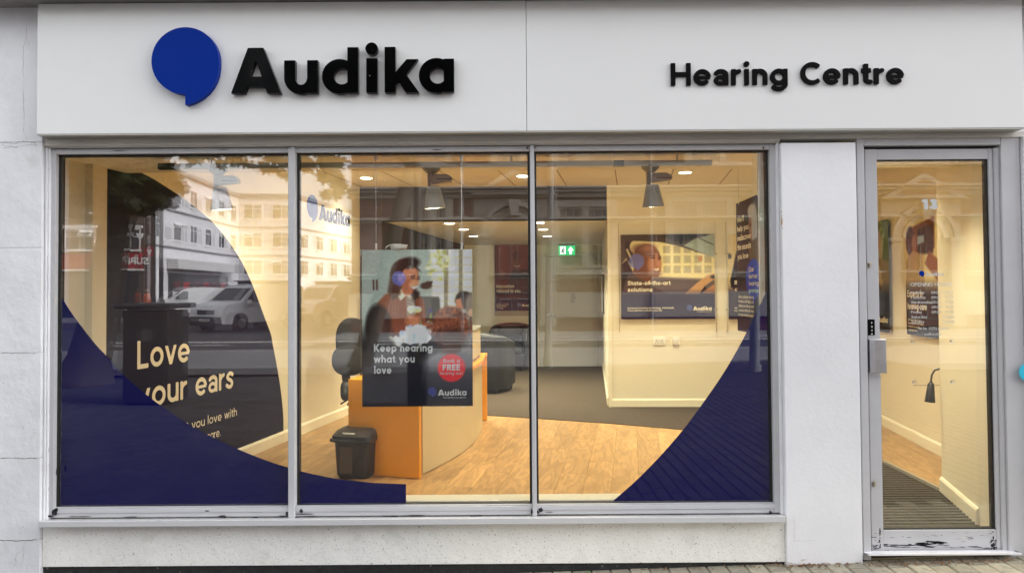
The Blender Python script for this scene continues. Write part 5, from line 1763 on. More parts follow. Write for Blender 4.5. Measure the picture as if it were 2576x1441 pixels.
# the listeners seen from behind
UP([(760, 360), (800, 345), (860, 340), (860, 700), (790, 600)], (150, 146, 138), .015); UE(800, 400, 76, 70, (46, 34, 30), .012); UP([(730, 395), (772, 385), (790, 470), (735, 460)], (176, 118, 88), .012); UE(850, 440, 46, 90, (120, 108, 94), .02); UE(850, 500, 22, 30, (190, 146, 118), .01)
UP([(770, 580), (860, 560), (860, 900), (760, 900)], (104, 102, 98), .02)
UE(120, 620, 96, 190, (34, 26, 24), .02); UE(165, 575, 60, 100, (56, 42, 37), .03); UE(150, 560, 22, 80, (72, 54, 46), .03); UE(140, 860, 150, 190, (30, 26, 28), .03)
UE(685, 610, 140, 165, (116, 70, 50), .02); cv.blobs(*U(685, 595), .155, .105, 260, .008, [(128, 76, 54), (66, 42, 32), (150, 92, 62), (96, 60, 44)], 11, .006, .6)
UE(700, 700, 110, 80, (58, 38, 30), .06); UP([(600, 640), (560, 700), (590, 770), (640, 780)], (62, 40, 32), .02)
UP([(630, 760), (760, 760), (770, 830), (610, 830)], (70, 46, 36), .02)
UP([(460, 1010), (480, 880), (600, 815), (690, 835), (790, 800), (860, 860), (860, 1100), (460, 1100)], (88, 88, 90), .025)
UE(600, 890, 120, 70, (128, 128, 128), .05, 0, .7)
cv.put(np.clip((0.34 - cv.Y) / 0.24, 0, 1) * .97, (22, 22, 34))
# translucent speech bubble over the ear
cv.ell(*U(288, 225), .0446, .0446, (96, 112, 196), .006, 0, .62); cv.poly([U(288, 275), U(290, 300), U(320, 262)], (96, 112, 196), .004, .62)
UE(695, 932, 108, 109, (176, 30, 40), .006)
cv.grain(.10)
yb = .100
build('acrylic_sheet', MB().box(hp0.x - .006, yb - .0062, hp0.z - .004, hp1.x + .009, yb - .0032, hp1.z + .003), ACRYLIC, hp)
build('acrylic_sheet', MB().box(hp0.x - .006, yb + .003, hp0.z - .004, hp1.x + .009, yb + .006, hp1.z + .003), ACRYLIC, hp)
build('backing', MB().box(hp0.x, yb - .0004, hp0.z, hp1.x, yb + .0012, hp1.z), mat('paper', (.62, .60, .55), .7), hp)
cv.sheet('print', (hp0.x, yb - .0008, hp0.z), EX, EZ, pw, ph, hp, PRINT, 1.55)
HP = lambda x, y: Vector((hp0.x + x / 860 * pw, yb - .0014, hp1.z - y / 1232 * ph))
u_ = pw / 860
pgrey = mat('print_pale_grey', (.70, .72, .70), .5)
for s_, y_, x1_ in (('Keep hearing', 802, 548), ('what you', 888, 409), ('love', 974, 229)):
    text('lettering', s_, 58 * u_ / .7, HP(92, y_), EX, EZ, pgrey, hp, w=.148, width=(x1_ - 92) * u_)
text('lettering', 'Book a', 29 * u_ / .7, HP(695, 890), EX, EZ, pgrey, hp, w=.085, align='C', width=None)
text('lettering', 'FREE', 47 * u_ / .7, HP(695, 952), EX, EZ, pgrey, hp, w=.15, align='C', step=.025)
text('lettering', 'hearing test', 23 * u_ / .7, HP(695, 985), EX, EZ, pgrey, hp, w=.085, align='C', step=.03)
logo_on(HP(510, 1148), EX, EZ, 300 * u_, pgrey, mat('emblem_dim', (.01, .03, .24), .5), hp, 10)
text('lettering', 'Your hearing is our expertise', 15 * u_ / .7, HP(628, 1170), EX, Vector((.12, 0, 1)), pgrey, hp, w=.075, step=.03, width=180 * u_)
for px in (945.5, 1161):
    x = xx(px, 600, yb)
    build('wire', MB().cyl((x, yb + .002, hp1.z + .03), (x, yb + .002, so_z + .0), .0011, n=6), steel, hp)
    build('ceiling_fixing', MB().lathe([(.011, 0), (.011, -.010), (.0075, -.018), (.006, -.032)], (x, yb + .002, zz(396, 1050, yb) + .012), 14), alu, hp, smooth=True)
    build('grip', MB().cyl((x, yb + .002, hp1.z - .002), (x, yb + .002, hp1.z + .036), .0055, n=12), white_plastic, hp, smooth=True)
build('clip', MB().box(hp1.x - .06, yb - .007, hp0.z - .007, hp1.x - .042, yb + .007, hp0.z - .003), white_plastic, hp)
# coil of white cable on the poster's top edge
cx0 = xx(1003, 620, yb)
pts = []
for i in range(190):
    a = i * 2 * PI / 26
    k = i / 190
    pts.append((cx0 + math.cos(a) * (.036 + .010 * math.sin(i * .7)), yb + .006 + math.sin(a) * .018, hp1.z + .007 + .018 * k + .004 * math.sin(i * .31)))
tail = [(cx0 - .074, yb + .004, hp1.z + .0045), (cx0 - .068, yb + .006, hp1.z + .018), (cx0 - .05, yb + .008, hp1.z + .026), (cx0 - .03, yb + .01, hp1.z + .029), (cx0 + .01, yb + .012, hp1.z + .030)]
tag(build('cable_coil', MB().tube(pts, .0032, 6).tube(tail, .0032, 6), white_plastic, smooth='all'), 'coil of white cable lying on top of the hanging poster', 'cable')


def holder_rods(parent, x0, x1, yy, z_top, z_bot, zc):
    """Two slim upright rods with clips that hold a wall poster."""
    for x, sg_ in ((x0, 1), (x1, -1)):
        y_ = yy(x) - .035
        build('rod', MB().cyl((x, y_, z_bot), (x, y_, z_top), .004, n=8).lathe([(.007, -.02), (.007, 0), (.004, .012)], (x, y_, z_bot), 10), brass, parent, smooth=True)
        for z in zc:
            build('clip', MB().cyl((x - .022 * (1 if sg_ < 0 else .7), y_ - .004, z), (x + .022 * (1 if sg_ > 0 else .7), y_ - .004, z), .0085, n=10), brass, parent, smooth=True)


# poster with the driver
A0, A1 = P(1563, 803, 4.58), P(1797.5, 588, 4.54)
w2, h2 = A1.x - A0.x, P(1563, 590, 4.58).z - A0.z
dirw = Vector((rc[0] - bk1[0], rc[1] - bk1[1], 0)).normalized()
nrw = Vector((dirw.y, -dirw.x, 0))
wp = thing('wall_poster', 'poster of a smiling bald driver reading State-of-the-art solutions on the cream wall', 'poster', (A0.x, 4.6, A0.z), 0, 'posters in rod holders inside the shop')
b0 = Vector((A0.x, ywall(A0.x) - .036, A0.z)); w2 = (A1.x - A0.x) / dirw.x
cv = Canvas(w2 / h2, 120)
A_ = cv.asp
sxw, syh = 1218.0, 1140.0
U = lambda x, y: ((x - 78) / sxw * A_, 1 - (y - 95) / syh)
UE = lambda x, y, rx, ry, c_, f=.012, rot=0, k=1: cv.ell(*U(x, y), rx / sxw * A_, ry / syh, c_, f, rot, k)
UP = lambda pts, c_, f=.006, k=1: cv.poly([U(*p) for p in pts], c_, f, k)
cv.fill((212, 186, 124))
cv.put(np.clip((cv.Y - .5) * 1.5, 0, .4), (226, 208, 150))
for i in range(5):
    for j in range(3): UP([(630 + i * 134, 250 + j * 135), (725 + i * 134, 250 + j * 135), (725 + i * 134, 350 + j * 135), (630 + i * 134, 350 + j * 135)], (158, 140, 104), .012, .8)
UP([(1085, 395), (1140, 395), (1140, 460), (1085, 460)], (176, 112, 52), .01)
UP([(78, 95), (1300, 75), (1300, 410), (1050, 330), (850, 260), (600, 200), (300, 185), (170, 240), (150, 420), (78, 500)], (74, 62, 52), .008)
UP([(900, 250), (1060, 150), (1300, 90), (1300, 415), (1180, 370)], (150, 152, 130), .012); cv.line([U(1100, 150), U(1300, 250)], .01, (26, 24, 22)); UP([(640, 100), (900, 80), (1240, 80), (1200, 120), (900, 190), (760, 190)], (44, 40, 38), .01); cv.line([U(880, 100), U(860, 230)], .03, (24, 22, 22))
UE(190, 330, 52, 150, (50, 42, 38), .01, .12); cv.line([U(160, 290), U(250, 500)], .02, (190, 164, 116)); UE(260, 260, 60, 80, (210, 186, 126), .012)
UP([(78, 500), (160, 430), (250, 620), (600, 900), (78, 940)], (50, 38, 38), .02)
UE(420, 440, 182, 222, (116, 72, 50), .01, .04); UP([(250, 420), (240, 640), (420, 760), (560, 700), (600, 560), (590, 400)], (104, 62, 44), .015)
UE(520, 500, 90, 150, (156, 100, 68), .04); UE(350, 300, 110, 70, (90, 56, 42), .06); UE(440, 280, 90, 50, (146, 98, 70), .06, .1)
UE(500, 412, 28, 12, (60, 34, 28)); UE(586, 420, 20, 11, (60, 34, 28)); cv.line([U(462, 384), U(530, 380)], .011, (60, 36, 28)); cv.line([U(570, 388), U(608, 396)], .011, (60, 36, 28)); UE(580, 490, 28, 42, (170, 112, 78), .02)
UP([(500, 560), (540, 592), (580, 570), (576, 552), (540, 562)], (226, 210, 180), .006); UE(520, 620, 80, 40, (128, 92, 74), .04)
UP([(480, 690), (600, 668), (1140, 705), (1300, 720), (1300, 910), (440, 910)], (98, 84, 80), .015); cv.line([U(490, 680), U(1140, 706)], .02, (128, 112, 104), .02)
UP([(900, 905), (1060, 760), (1200, 650), (1296, 625), (1300, 700), (1160, 800), (1100, 900)], (186, 138, 92), .01); UE(1280, 672, 40, 24, (48, 36, 32)); UP([(1130, 890), (1300, 760), (1300, 900)], (170, 120, 80), .01); UP([(1110, 870), (1170, 800), (1190, 830), (1130, 890)], (36, 30, 30), .01)
UP([(80, 910), (180, 620), (240, 640), (700, 910)], (78, 60, 54), .02)
cv.put(np.clip((.36 - cv.Y) / .12, 0, 1) * .98, (40, 30, 50))
cv.put((cv.Y < .29) * .9, (38, 29, 50))
UE(286, 455, 100, 100, (92, 96, 140), .006, 0, .75); UP([(286, 540), (288, 590), (350, 530)], (92, 96, 140), .004, .75)
cv.grain(.08)
cv.sheet('print', b0 + nrw * .002, dirw, EZ, w2, h2, wp, PRINT)
build('backing', MB().slab([b0, b0 + dirw * w2, b0 + dirw * w2 + EZ * h2, b0 + EZ * h2], -nrw * .006), ACRYLIC, wp)
WP = lambda x, y: b0 + nrw * .003 + dirw * ((x - 78) / sxw * w2) + EZ * ((1 - (y - 95) / syh) * h2)
u_ = w2 / sxw
text('lettering', 'State-of-the-art', 52 * u_ / .7, WP(168, 777), dirw, EZ, cream_print, wp, w=.12, width=556 * u_)
text('lettering', 'solutions', 52 * u_ / .7, WP(168, 865), dirw, EZ, cream_print, wp, w=.12, width=318 * u_)
text('lettering', 'Advanced hearing technology, individually', 22 * u_ / .7, WP(160, 1096), dirw, EZ, cream_print, wp, w=.09, step=.03, width=606 * u_)
text('lettering', 'fitted and fine-tuned to your life.', 22 * u_ / .7, WP(160, 1130), dirw, EZ, cream_print, wp, w=.09, step=.03, width=454 * u_)
logo_on(WP(930, 1120), dirw, EZ, 322 * u_, cream_print, mat('emblem_mid', (.03, .05, .24), .5), wp, 12)
text('lettering', 'Your hearing is our expertise', 13 * u_ / .7, WP(1062, 1144), dirw, EZ, cream_print, wp, w=.08, step=.035, width=188 * u_)
holder_rods(wp, b0.x - .018, (b0 + dirw * w2).x + .014, ywall, zz(560, 1680, 4.6), zz(832, 1680, 4.6), (zz(639, 1680, 4.6), zz(779, 1680, 4.6)))
# second poster, mostly hidden by the banner
b0 = Vector((P(1837, 803, 4.5).x, ywall(P(1837, 803, 4.5).x) - .036, P(1837, 803, 4.53).z))
wq = thing('wall_poster', 'poster with a dark coated figure half hidden behind the hanging banner', 'poster', tuple(b0), 0, 'posters in rod holders inside the shop')
cv = Canvas(w2 / h2, 100)
cv.fill((206, 178, 118)); A_ = cv.asp
cv.poly([(.02, .45), (.06, .62), (.10, .80), (.22, .82), (.40, .70), (.42, .30), (.10, .30), (.03, .38)], (34, 31, 38), .01)
cv.ell(.02, .74, .02, .03, (50, 40, 36)); cv.ell(.24, .88, .08, .1, (110, 74, 54))
cv.poly([(0, .33), (A_, .30), (A_, 0), (0, 0)], (40, 31, 50), .02)
cv.put(np.clip((.42 - cv.Y) / .12, 0, 1) * .9, (40, 31, 50)); cv.grain(.08)
cv.sheet('print', b0 + nrw * .002, dirw, EZ, w2, h2, wq, PRINT)
build('backing', MB().slab([b0, b0 + dirw * w2, b0 + dirw * w2 + EZ * h2, b0 + EZ * h2], -nrw * .006), ACRYLIC, wq)
WQ = lambda x, y: b0 + nrw * .003 + dirw * ((x - 78) / sxw * w2) + EZ * ((1 - (y - 95) / syh) * h2)
text('lettering', 'Better', 52 * u_ / .7, WQ(160, 770), dirw, EZ, cream_print, wq, w=.12)
text('lettering', 'care', 52 * u_ / .7, WQ(160, 858), dirw, EZ, cream_print, wq, w=.12)
text('lettering', 'We listen so you', 22 * u_ / .7, WQ(155, 1096), dirw, EZ, cream_print, wq, w=.09, step=.03)
text('lettering', 'hear better.', 22 * u_ / .7, WQ(155, 1130), dirw, EZ, cream_print, wq, w=.09, step=.03)
holder_rods(wq, b0.x - .018, (b0 + dirw * w2).x + .014, ywall, zz(560, 1680, 4.6), zz(832, 1680, 4.6), (zz(639, 1680, 4.6), zz(779, 1680, 4.6)))

# small poster on the back wall
i0, i1 = P(1245, 782, 9.18), P(1347, 612, 9.18)
ip = thing('wall_poster', 'small dark poster of a bald man reading Innovation tailored to you on the far wall', 'poster', (i0.x, 9.18, i0.z), 0, 'posters in rod holders inside the shop')
w3, h3 = i1.x - i0.x, i1.z - i0.z
cv = Canvas(w3 / h3, 90); cv.fill((92, 44, 44)); A_ = cv.asp
cv.put(np.clip(cv.Y - .3, 0, 1) * .7, (130, 92, 70)); cv.poly([(.2, .42), (.28, .62), (.5, .62), (A_, .5), (A_, .3), (.15, .3)], (64, 48, 50), .02)
cv.ell(.33, .74, .085, .12, (104, 62, 48), .02); cv.ell(.34, .82, .085, .06, (74, 46, 40), .03); cv.ell(.30, .75, .012, .006, (40, 24, 22)); cv.ell(.36, .75, .012, .006, (40, 24, 22)); cv.line([(.29, .67), (.33, .655), (.37, .67)], .01, (190, 160, 140)); cv.ell(.10, .55, .05, .06, (120, 74, 56), .02)
cv.put(np.clip((.40 - cv.Y) / .12, 0, 1), (36, 30, 44)); cv.put((cv.Y < .17) * 1.0, (26, 26, 58)); cv.grain(.08)
cv.sheet('print', (i0.x, 9.178, i0.z), EX, EZ, w3, h3, ip, PRINT)
build('backing', MB().box(i0.x - .01, 9.18, i0.z - .09, i1.x + .01, 9.19, i1.z + .01), mat('holder_taupe', (.35, .32, .26), .5), ip)  # taupe board reaching below the print
I_ = lambda px, py: Vector((P(px, py, 9.177).x, 9.1772, P(px, py, 9.177).z))
text('lettering', 'Innovation', 8.2 / 138.8 / .7, I_(1248.5, 724), EX, EZ, cream_print, ip, w=.12, width=44 / 138.8)
text('lettering', 'tailored to you', 8.2 / 138.8 / .7, I_(1248.5, 735.5), EX, EZ, cream_print, ip, w=.12, width=60 / 138.8)
for k, s_ in enumerate(('Ask about our latest', 'discreet hearing', 'technology')):
    text('lettering', s_, 3.6 / 138.8 / .7, I_(1248.5, 767 + k * 4.6), EX, EZ, cream_print, ip, w=.1, step=.04, width=(30, 24, 17)[k] / 138.8)
logo_on(I_(1301, 771), EX, EZ, 42 / 138.8, cream_print, emblem_print, ip, 18)

# banner hung at right angles to the window
by0, by1, bxx = .98, .44, 1.505
b0 = Vector((bxx, by0, zz(831, 1858, by0))); btop = zz(513, 1856, by0)
hw, hh = by0 - by1, btop - b0.z
dv = Vector((-.018, by1 - by0, 0)).normalized()
bn = thing('hanging_banner', 'tall dark banner reading We\'ll help you rediscover hung edge on near the right window end', 'banner', (bxx, .7, btop))
cv = Canvas(hw / hh, 130); A_ = cv.asp
cv.fill((50, 42, 40)); cv.put(np.clip((cv.Y - .45) * 1.6, 0, .7), (64, 56, 50)); cv.put(np.clip((.42 - cv.Y) * 6, 0, 1), (36, 31, 48))
cv.ell(.40, .80, .07, .12, (150, 112, 88), .02); cv.ell(.47, .78, .07, .17, (172, 166, 158), .02); cv.ell(.40, .90, .09, .05, (180, 174, 166), .02); cv.poly([(.30, .66), (.55, .70), (.62, .35), (.44, .36)], (104, 82, 50), .02)
cv.ell(.37, .80, .015, .008, (50, 34, 30)); cv.ell(.36, .73, .02, .01, (120, 64, 56))
cv.ell(.43, .40, .19, .145, (44, 60, 150), .006); cv.poly([(.43, .30), (.40, .20), (.58, .33)], (44, 60, 150), .004)
cv.ell(.55, .045, .05, .035, (50, 70, 160), .006); cv.grain(.07)
nv = Vector((-1, 0, 0))
cv.sheet('print', b0 + nv * .0035, dv, EZ, hw, hh, bn, PRINT)
build('board', MB().slab([b0, b0 + dv * hw, b0 + dv * hw + EZ * hh, b0 + EZ * hh], (.003, 0, 0)), white_plastic, bn)
bl_ = mat('bubble_print_green', (.45, .72, .5), .5)
BN = lambda u, v: b0 + nv * .0045 + dv * (u * hw) + EZ * (v * hh)
for k, (s_, w_) in enumerate((("We'll", .28), ('help you', .46), ('rediscover', .56), ('the sounds', .54), ('you love', .44))):
    text('lettering', s_, .052, BN(.05, .845 - .072 * k), dv, EZ, cream_print, bn, w=.12, width=w_ * hw)
for k, (s_, w_) in enumerate((('Our', .20), ('better', .32), ('hearing', .36), ('promise', .36))):
    text('lettering', s_, .040, BN(.50, .455 - .052 * k), dv, EZ, cream_print if k < 3 else bl_, bn, w=.10, width=w_ * hw)
for k, s_ in enumerate(('With our Better Hearing', 'Promise, we\'ll help you', 'rediscover the sounds', 'you love within 60 days', 'or your money back.*')):
    text('lettering', s_, .026, BN(.06, .255 - .034 * k), dv, EZ, cream_print, bn, w=.10, step=.03, width=.62 * hw)
for u in (.12, .88):
    q = BN(u, 1.0)
    build('wire', MB().cyl((q.x, q.y, q.z), (q.x, q.y, so_z + (.0 if q.y < .78 else .4)), .0012, n=6), steel, bn)
    build('grip', MB().cyl((q.x + .004, q.y, q.z - .012), (q.x + .004, q.y, q.z + .03), .006, n=10), white_plastic, bn, smooth=True)

# posters on the right wall, seen through the door
RDV = Vector((RD.x, RD.y, 0)); RN = Vector((-RD.y, RD.x, 0))
def rpost(px_far, px_near, py_bot_far, py_top_far, label, draw, texts):
    sa, za = onwall(px_far, py_bot_far, RA, RD); _, zt = onwall(px_far, py_top_far, RA, RD)
    sb, _ = onwall(px_near, py_bot_far, RA, RD)
    o = Vector((*R2(sa, .03), za)); d = -RDV                # reading direction runs towards the window
    w_, h_ = sa - sb, zt - za
    t = thing('wall_poster', label, 'poster', tuple(o), 0, 'posters in rod holders inside the shop')
    cv_ = Canvas(w_ / h_, 100); draw(cv_); cv_.grain(.08)
    cv_.sheet('print', o + RN * .002, d, EZ, w_, h_, t, PRINT)
    build('backing', MB().slab([o, o + d * w_, o + d * w_ + EZ * h_, o + EZ * h_], -RN * .006), ACRYLIC, t)
    for s_, u, v, sz_, wd, ww in texts:
        text('lettering', s_, sz_ * h_, o + RN * .0032 + d * (u * w_) + EZ * (v * h_), d, EZ, cream_print, t, w=ww, width=wd * w_, step=.025)
    return t, o, d, w_, h_


def d1(c):
    A = c.asp
    c.fill((214, 190, 132)); c.poly([(.22 * A, .95), (.75 * A, 1), (.75 * A, .74), (.25 * A, .70)], (120, 70, 40), .02); c.poly([(.32 * A, .92), (.72 * A, .94), (.72 * A, .70), (.34 * A, .70)], (64, 44, 40), .02)
    c.poly([(.33 * A, .86), (.5 * A, .86), (.5 * A, .80), (.33 * A, .79)], (150, 170, 190), .01)
    c.ell(.14 * A, .83, .12 * A, .13, (66, 34, 34), .02); c.ell(.24 * A, .80, .06 * A, .08, (150, 100, 76), .02); c.poly([(.0, .40), (.02 * A, .66), (.2 * A, .74), (.46 * A, .70), (.5 * A, .4)], (178, 148, 100), .02)
    c.poly([(.5 * A, .62), (.62 * A, .72), (A, .58), (A, .45), (.8 * A, .47)], (140, 86, 58), .02); c.ell(.95 * A, .86, .10 * A, .12, (120, 76, 58), .02)
    c.put(np.clip((.50 - c.Y) / .14, 0, 1), (30, 27, 34))


def d2(c):
    A = c.asp
    c.fill((92, 104, 50)); c.blobs(.4 * A, .85, .5 * A, .2, 120, .03, [(120, 136, 64), (84, 98, 40), (150, 160, 96), (70, 82, 40)], 4, .02)
    c.ell(.66 * A, .76, .15 * A, .16, (166, 152, 120), .02); c.ell(.6 * A, .80, .10 * A, .10, (176, 134, 104), .02); c.poly([(.4 * A, .62), (.6 * A, .68), (A, .62), (A, .35), (.3 * A, .36)], (140, 118, 84), .02)
    c.poly([(.2 * A, .52), (.7 * A, .60), (.8 * A, .42), (.3 * A, .38)], (182, 158, 118), .02)
    c.put(np.clip((.46 - c.Y) / .14, 0, 1), (30, 26, 32))


t1, o1_, d1_, w1_, h1_ = rpost(2290, 2394, 840, 560, 'poster reading Experts in hearing care seen through the glass door', d1,
                               (('Experts in', .04, .335, .085, .40, .12), ('hearing care', .04, .225, .085, .50, .12), ('We\'ve made it our', .05, .125, .024, .34, .1), ('hearing care in the latest', .05, .095, .024, .40, .1), ('industry knowledge', .05, .065, .024, .32, .1), ('and expertise.', .05, .035, .024, .24, .1)))
t2, o2_, d2_, w2_, h2_ = rpost(2175, 2247, 826, 569, 'leafy green poster of a long haired person beside the door stile', d2,
                               (('Be reassured', .04, .36, .085, .44, .12),))
logo_on(o2_ + RN * .0032 + d2_ * (.52 * w2_) + EZ * (.085 * h2_), d2_, EZ, .42 * w2_, cream_print, emblem_print, t2, 18)

# cable with a black plug hanging at the end of the side wall
q0 = Vector((2.905, 1.10, 0))
hx = thing('hanging_handset', 'black tapered handset hanging from a bent cord beyond the glass door', 'handset', tuple(P(2340, 970, 1.10)))
a0, a1, a2, a3 = P(2364, 927, 1.10), P(2350, 931, 1.10), P(2343, 943, 1.10), P(2341, 958, 1.10)
build('cord', MB().tube([tuple(a0 + Vector((.03, .0, .0)))] + [tuple(p) for p in (a0, a1, a2, a3)], .0065, 8), black_plastic, hx, smooth=True)
b0_, b1_ = P(2341, 957, 1.10), P(2338, 1011, 1.10)
build('grip', MB().tube([tuple(a3), tuple(b0_ + Vector((0, 0, -.012))), tuple(b0_ + Vector((0, 0, -.022))), tuple(b1_)], [.009, .010, .020, .033], 16), black_plastic, hx, smooth=True)

# entrance mat in its well
mt = thing('entrance_mat', 'dark ribbed entrance mat just inside the glass door', 'mat', (2.4, 1.0, FZ))
mpts = [(1.95, .14), (2.64, .14), (2.665, .36), (2.87, 1.04), (2.90, 1.86), (1.95, 1.86)]
build('backing', MB().prism(mpts, FZ + .001, FZ + .004), mat_dark, mt)
for k in range(31):
    y = .16 + k * .055
    if y > 1.84: break
    xr = 2.645 + max(0, (y - .20)) * .27 if y < 1.04 else 2.872 + (y - 1.04) * .035
    build('rib', MB().box(1.955, y, FZ + .004, min(xr, 2.9) - .012, y + .027, FZ + .013), mat_rib, mt, bevel=.005)
struct('mat_well_trim', MB().slab([(2.875, 1.06, FZ + .001), (2.905, 1.87, FZ + .001), (2.905, 1.87, FZ + .022), (2.875, 1.06, FZ + .022)], (.022, 0, 0)), mat('trim_grey', (.33, .30, .24), .5))

# ================================================================== THE STREET OPPOSITE (seen mirrored in the glass)
def sheet(name, pts, m, z=0.0):
    mb = MB().add([(x, y, z) for x, y in pts], [tuple(range(len(pts)))])
    o = struct(name, mb, m)
    return o


sheet('ground', [(-90, -140), (90, -140), (90, 0.0), (-90, 0.0)], asphalt, -0.20)
sheet('road', [(-60, -70), (40, -70), (40, -14.4), (-60, -14.4)], asphalt, -0.055)
struct('pale_pavement', MB().box(-40, -14.2, -.15, 30, -9.99, -.030), slab_pale)
struct('kerb', MB().box(-40, -14.4, -.17, 30, -14.2, -.026), kerb_mat, bevel=.015)
struct('far_pavement', MB().box(-5.8, -21.2, -.16, 30, -18.3, 0.01), slab_pale)
struct('far_kerb', MB().box(-6, -18.3, -.17, 30, -18.1, .015), kerb_mat, bevel=.015)
struct('left_pavement', MB().box(-40, -40, -.15, -20.5, -33, -.01), slab_pale)
mk = MB()
for k in range(12): mk.box(-14 + k * 2.4, -16.5, -.0545, -12.8 + k * 2.4, -16.4, -.050)
mk.box(-12, -17.9, -.0545, 25, -17.8, -.050); mk.box(-12, -17.6, -.0545, 25, -17.5, -.050)
struct('road_markings', mk, line_white)

brick_red = None


def brick_mat(name, c1, c2, mortar):
    m = bpy.data.materials.new(name)
    m.use_nodes = True
    N, L = m.node_tree.nodes, m.node_tree.links
    tc = N.new('ShaderNodeTexCoord')
    mp = N.new('ShaderNodeMapping'); mp.inputs['Rotation'].default_value = (PI / 2, 0, 0)
    L.new(tc.outputs['Object'], mp.inputs['Vector'])
    b = N.new('ShaderNodeTexBrick')
    b.inputs['Scale'].default_value = 1.0
    b.inputs['Brick Width'].default_value = .225; b.inputs['Row Height'].default_value = .075; b.inputs['Mortar Size'].default_value = .006
    b.inputs['Color1'].default_value = (*c1, 1); b.inputs['Color2'].default_value = (*c2, 1); b.inputs['Mortar'].default_value = (*mortar, 1)
    L.new(mp.outputs[0], b.inputs['Vector'])
    L.new(b.outputs['Color'], N['Principled BSDF'].inputs['Base Color'])
    N['Principled BSDF'].inputs['Roughness'].default_value = .85
    return m


brick_red = brick_mat('red_brick', (.105, .026, .020), (.070, .019, .016), (.075, .05, .042))
brick_brown = brick_mat('brown_brick', (.11, .075, .055), (.075, .05, .038), (.12, .105, .09))
stone = mat('pale_stone', (.23, .215, .19), .75, var=.15, vscale=1.5, bump=.2, bscale=12)
white_wall = mat('white_stucco', (.60, .60, .64), .7, var=.06, vscale=.5)
upvc = mat('white_window_frame', (.75, .75, .76), .4)
pane_dark = mat('dark_pane', (.03, .034, .04), .08, spec=.8)
red_paint = mat('red_fascia', (.30, .014, .018), .5)
band_grey = mat('band_grey', (.20, .20, .22), .7)
lamp_black = mat('lamppost_black', (.012, .012, .013), .4)
grey_post = mat('grey_post', (.17, .175, .18), .5)


def window(parent, org, d, n, w, h, nx=2, transom=.7, m_f=upvc, open_pane=None):
    """Window part: frame, with its panes as sub-parts. org = bottom left, d along the wall, n out of it."""
    d, n, org = Vector(d), Vector(n), Vector(org)
    fr = MB()
    t = .07
    def bar(u0, v0, u1, v1, o=.06):
        a = org + d * u0 + EZ * v0; fr.slab([a, a + d * (u1 - u0), a + d * (u1 - u0) + EZ * (v1 - v0), a + EZ * (v1 - v0)], n * o)
    bar(0, 0, w, t); bar(0, h - t, w, h)
    for k in range(nx + 1): bar((w - t) * k / nx, t, (w - t) * k / nx + t, h - t, .055)
    if transom: bar(t, h * transom, w - t, h * transom + .05, .05)
    bar(-.06, -.05, w + .06, -.005, .14)
    f = build('window', fr, m_f, parent)
    for k in range(nx):
        for v0, v1 in (((t, h * transom), (h * transom + .05, h - t)) if transom else ((t, h - t),)):
            u0, u1 = (w - t) * k / nx + t, (w - t) * (k + 1) / nx
            a = org + d * u0 + EZ * v0 + n * .015
            pts = [a, a + d * (u1 - u0), a + d * (u1 - u0) + EZ * (v1 - v0), a + EZ * (v1 - v0)]
            if open_pane == k and v0 > t:
                pts[0] = pts[0] + n * .35; pts[1] = pts[1] + n * .35
                e = MB().slab(pts, n * .03)
                build('pane', e, upvc, f)
                pts = [p + n * .02 + (d * s1 + EZ * s2) * .08 for p, s1, s2 in zip(pts, (1, -1, -1, 1), (1, 1, -1, -1))]
            build('pane', MB().slab(pts, n * .012), pane_dark, f)
    return f


# ---- long white building on the far side of the square
wb = thing('white_building', 'long white three storey building with dark bands, mirrored in the left pane', 'building', (-28, -60, 0))
a0, a1 = Vector((-27.3, -50, 0)), Vector((-28.0, -69.5, 0))
c0_, c1_ = Vector((-22.3, -70.0, 0)), Vector((-19.8, -85, 0))
HB = 11.5
build('wall', MB().prism([tuple(p.xy) for p in (a0, a1, c0_, c1_, Vector((-60, -85, 0)), Vector((-60, -50, 0)))][::-1], -.3, HB), white_wall, wb)
build('parapet', MB().prism([tuple(p.xy) for p in (a0 + Vector((.2, .2, 0)), a1 + Vector((.25, .25, 0)), c0_ + Vector((.2, .25, 0)), c1_ + Vector((.2, 0, 0)), Vector((-60, -85, 0)), Vector((-60, -49.8, 0)))][::-1], HB - .25, HB + .1), band_grey, wb)
for A, B, cols, zs_, w_ in ((a0, a1, 6, (5.75, 8.75), 1.5), (a1, c0_, 2, (3.3, 6.1, 9.0), 1.9), (c0_, c1_, 4, (3.3, 6.1, 9.0), 1.9)):
    d = (B - A).normalized(); L_ = (B - A).length
    n = Vector((-d.y, d.x, 0))
    if n.y < 0 and abs(n.y) > .4 or (abs(n.y) <= .4 and n.x < 0): n = -n
    for z in (5.1, 8.1) if cols == 6 else (5.2, 8.1):
        build('band', MB().slab([A + EZ * z, B + EZ * z, B + EZ * (z + .14), A + EZ * (z + .14)], n * .12), band_grey, wb)
    for k in range(cols):
        for j, z in enumerate(zs_[:2] if cols == 4 else zs_):
            u = L_ * (k + .5) / cols - w_ / 2
            window(wb, A + d * u + EZ * z + n * .01, d, n, w_, 1.55, 2 if k % 2 == 0 or cols != 6 else 1, .68, open_pane=0 if (k + j) % 3 == 1 else None)
d = (a1 - a0).normalized(); n = Vector((1, -.036, 0)).normalized()
build('shop_canopy', MB().slab([a0 + d * 3 + EZ * 3.4, a0 + d * 17 + EZ * 3.4, a0 + d * 17 + EZ * 4.2, a0 + d * 3 + EZ * 4.2], n * .9), mat('canopy_grey', (.45, .45, .46), .6, var=.2, vscale=4), wb)
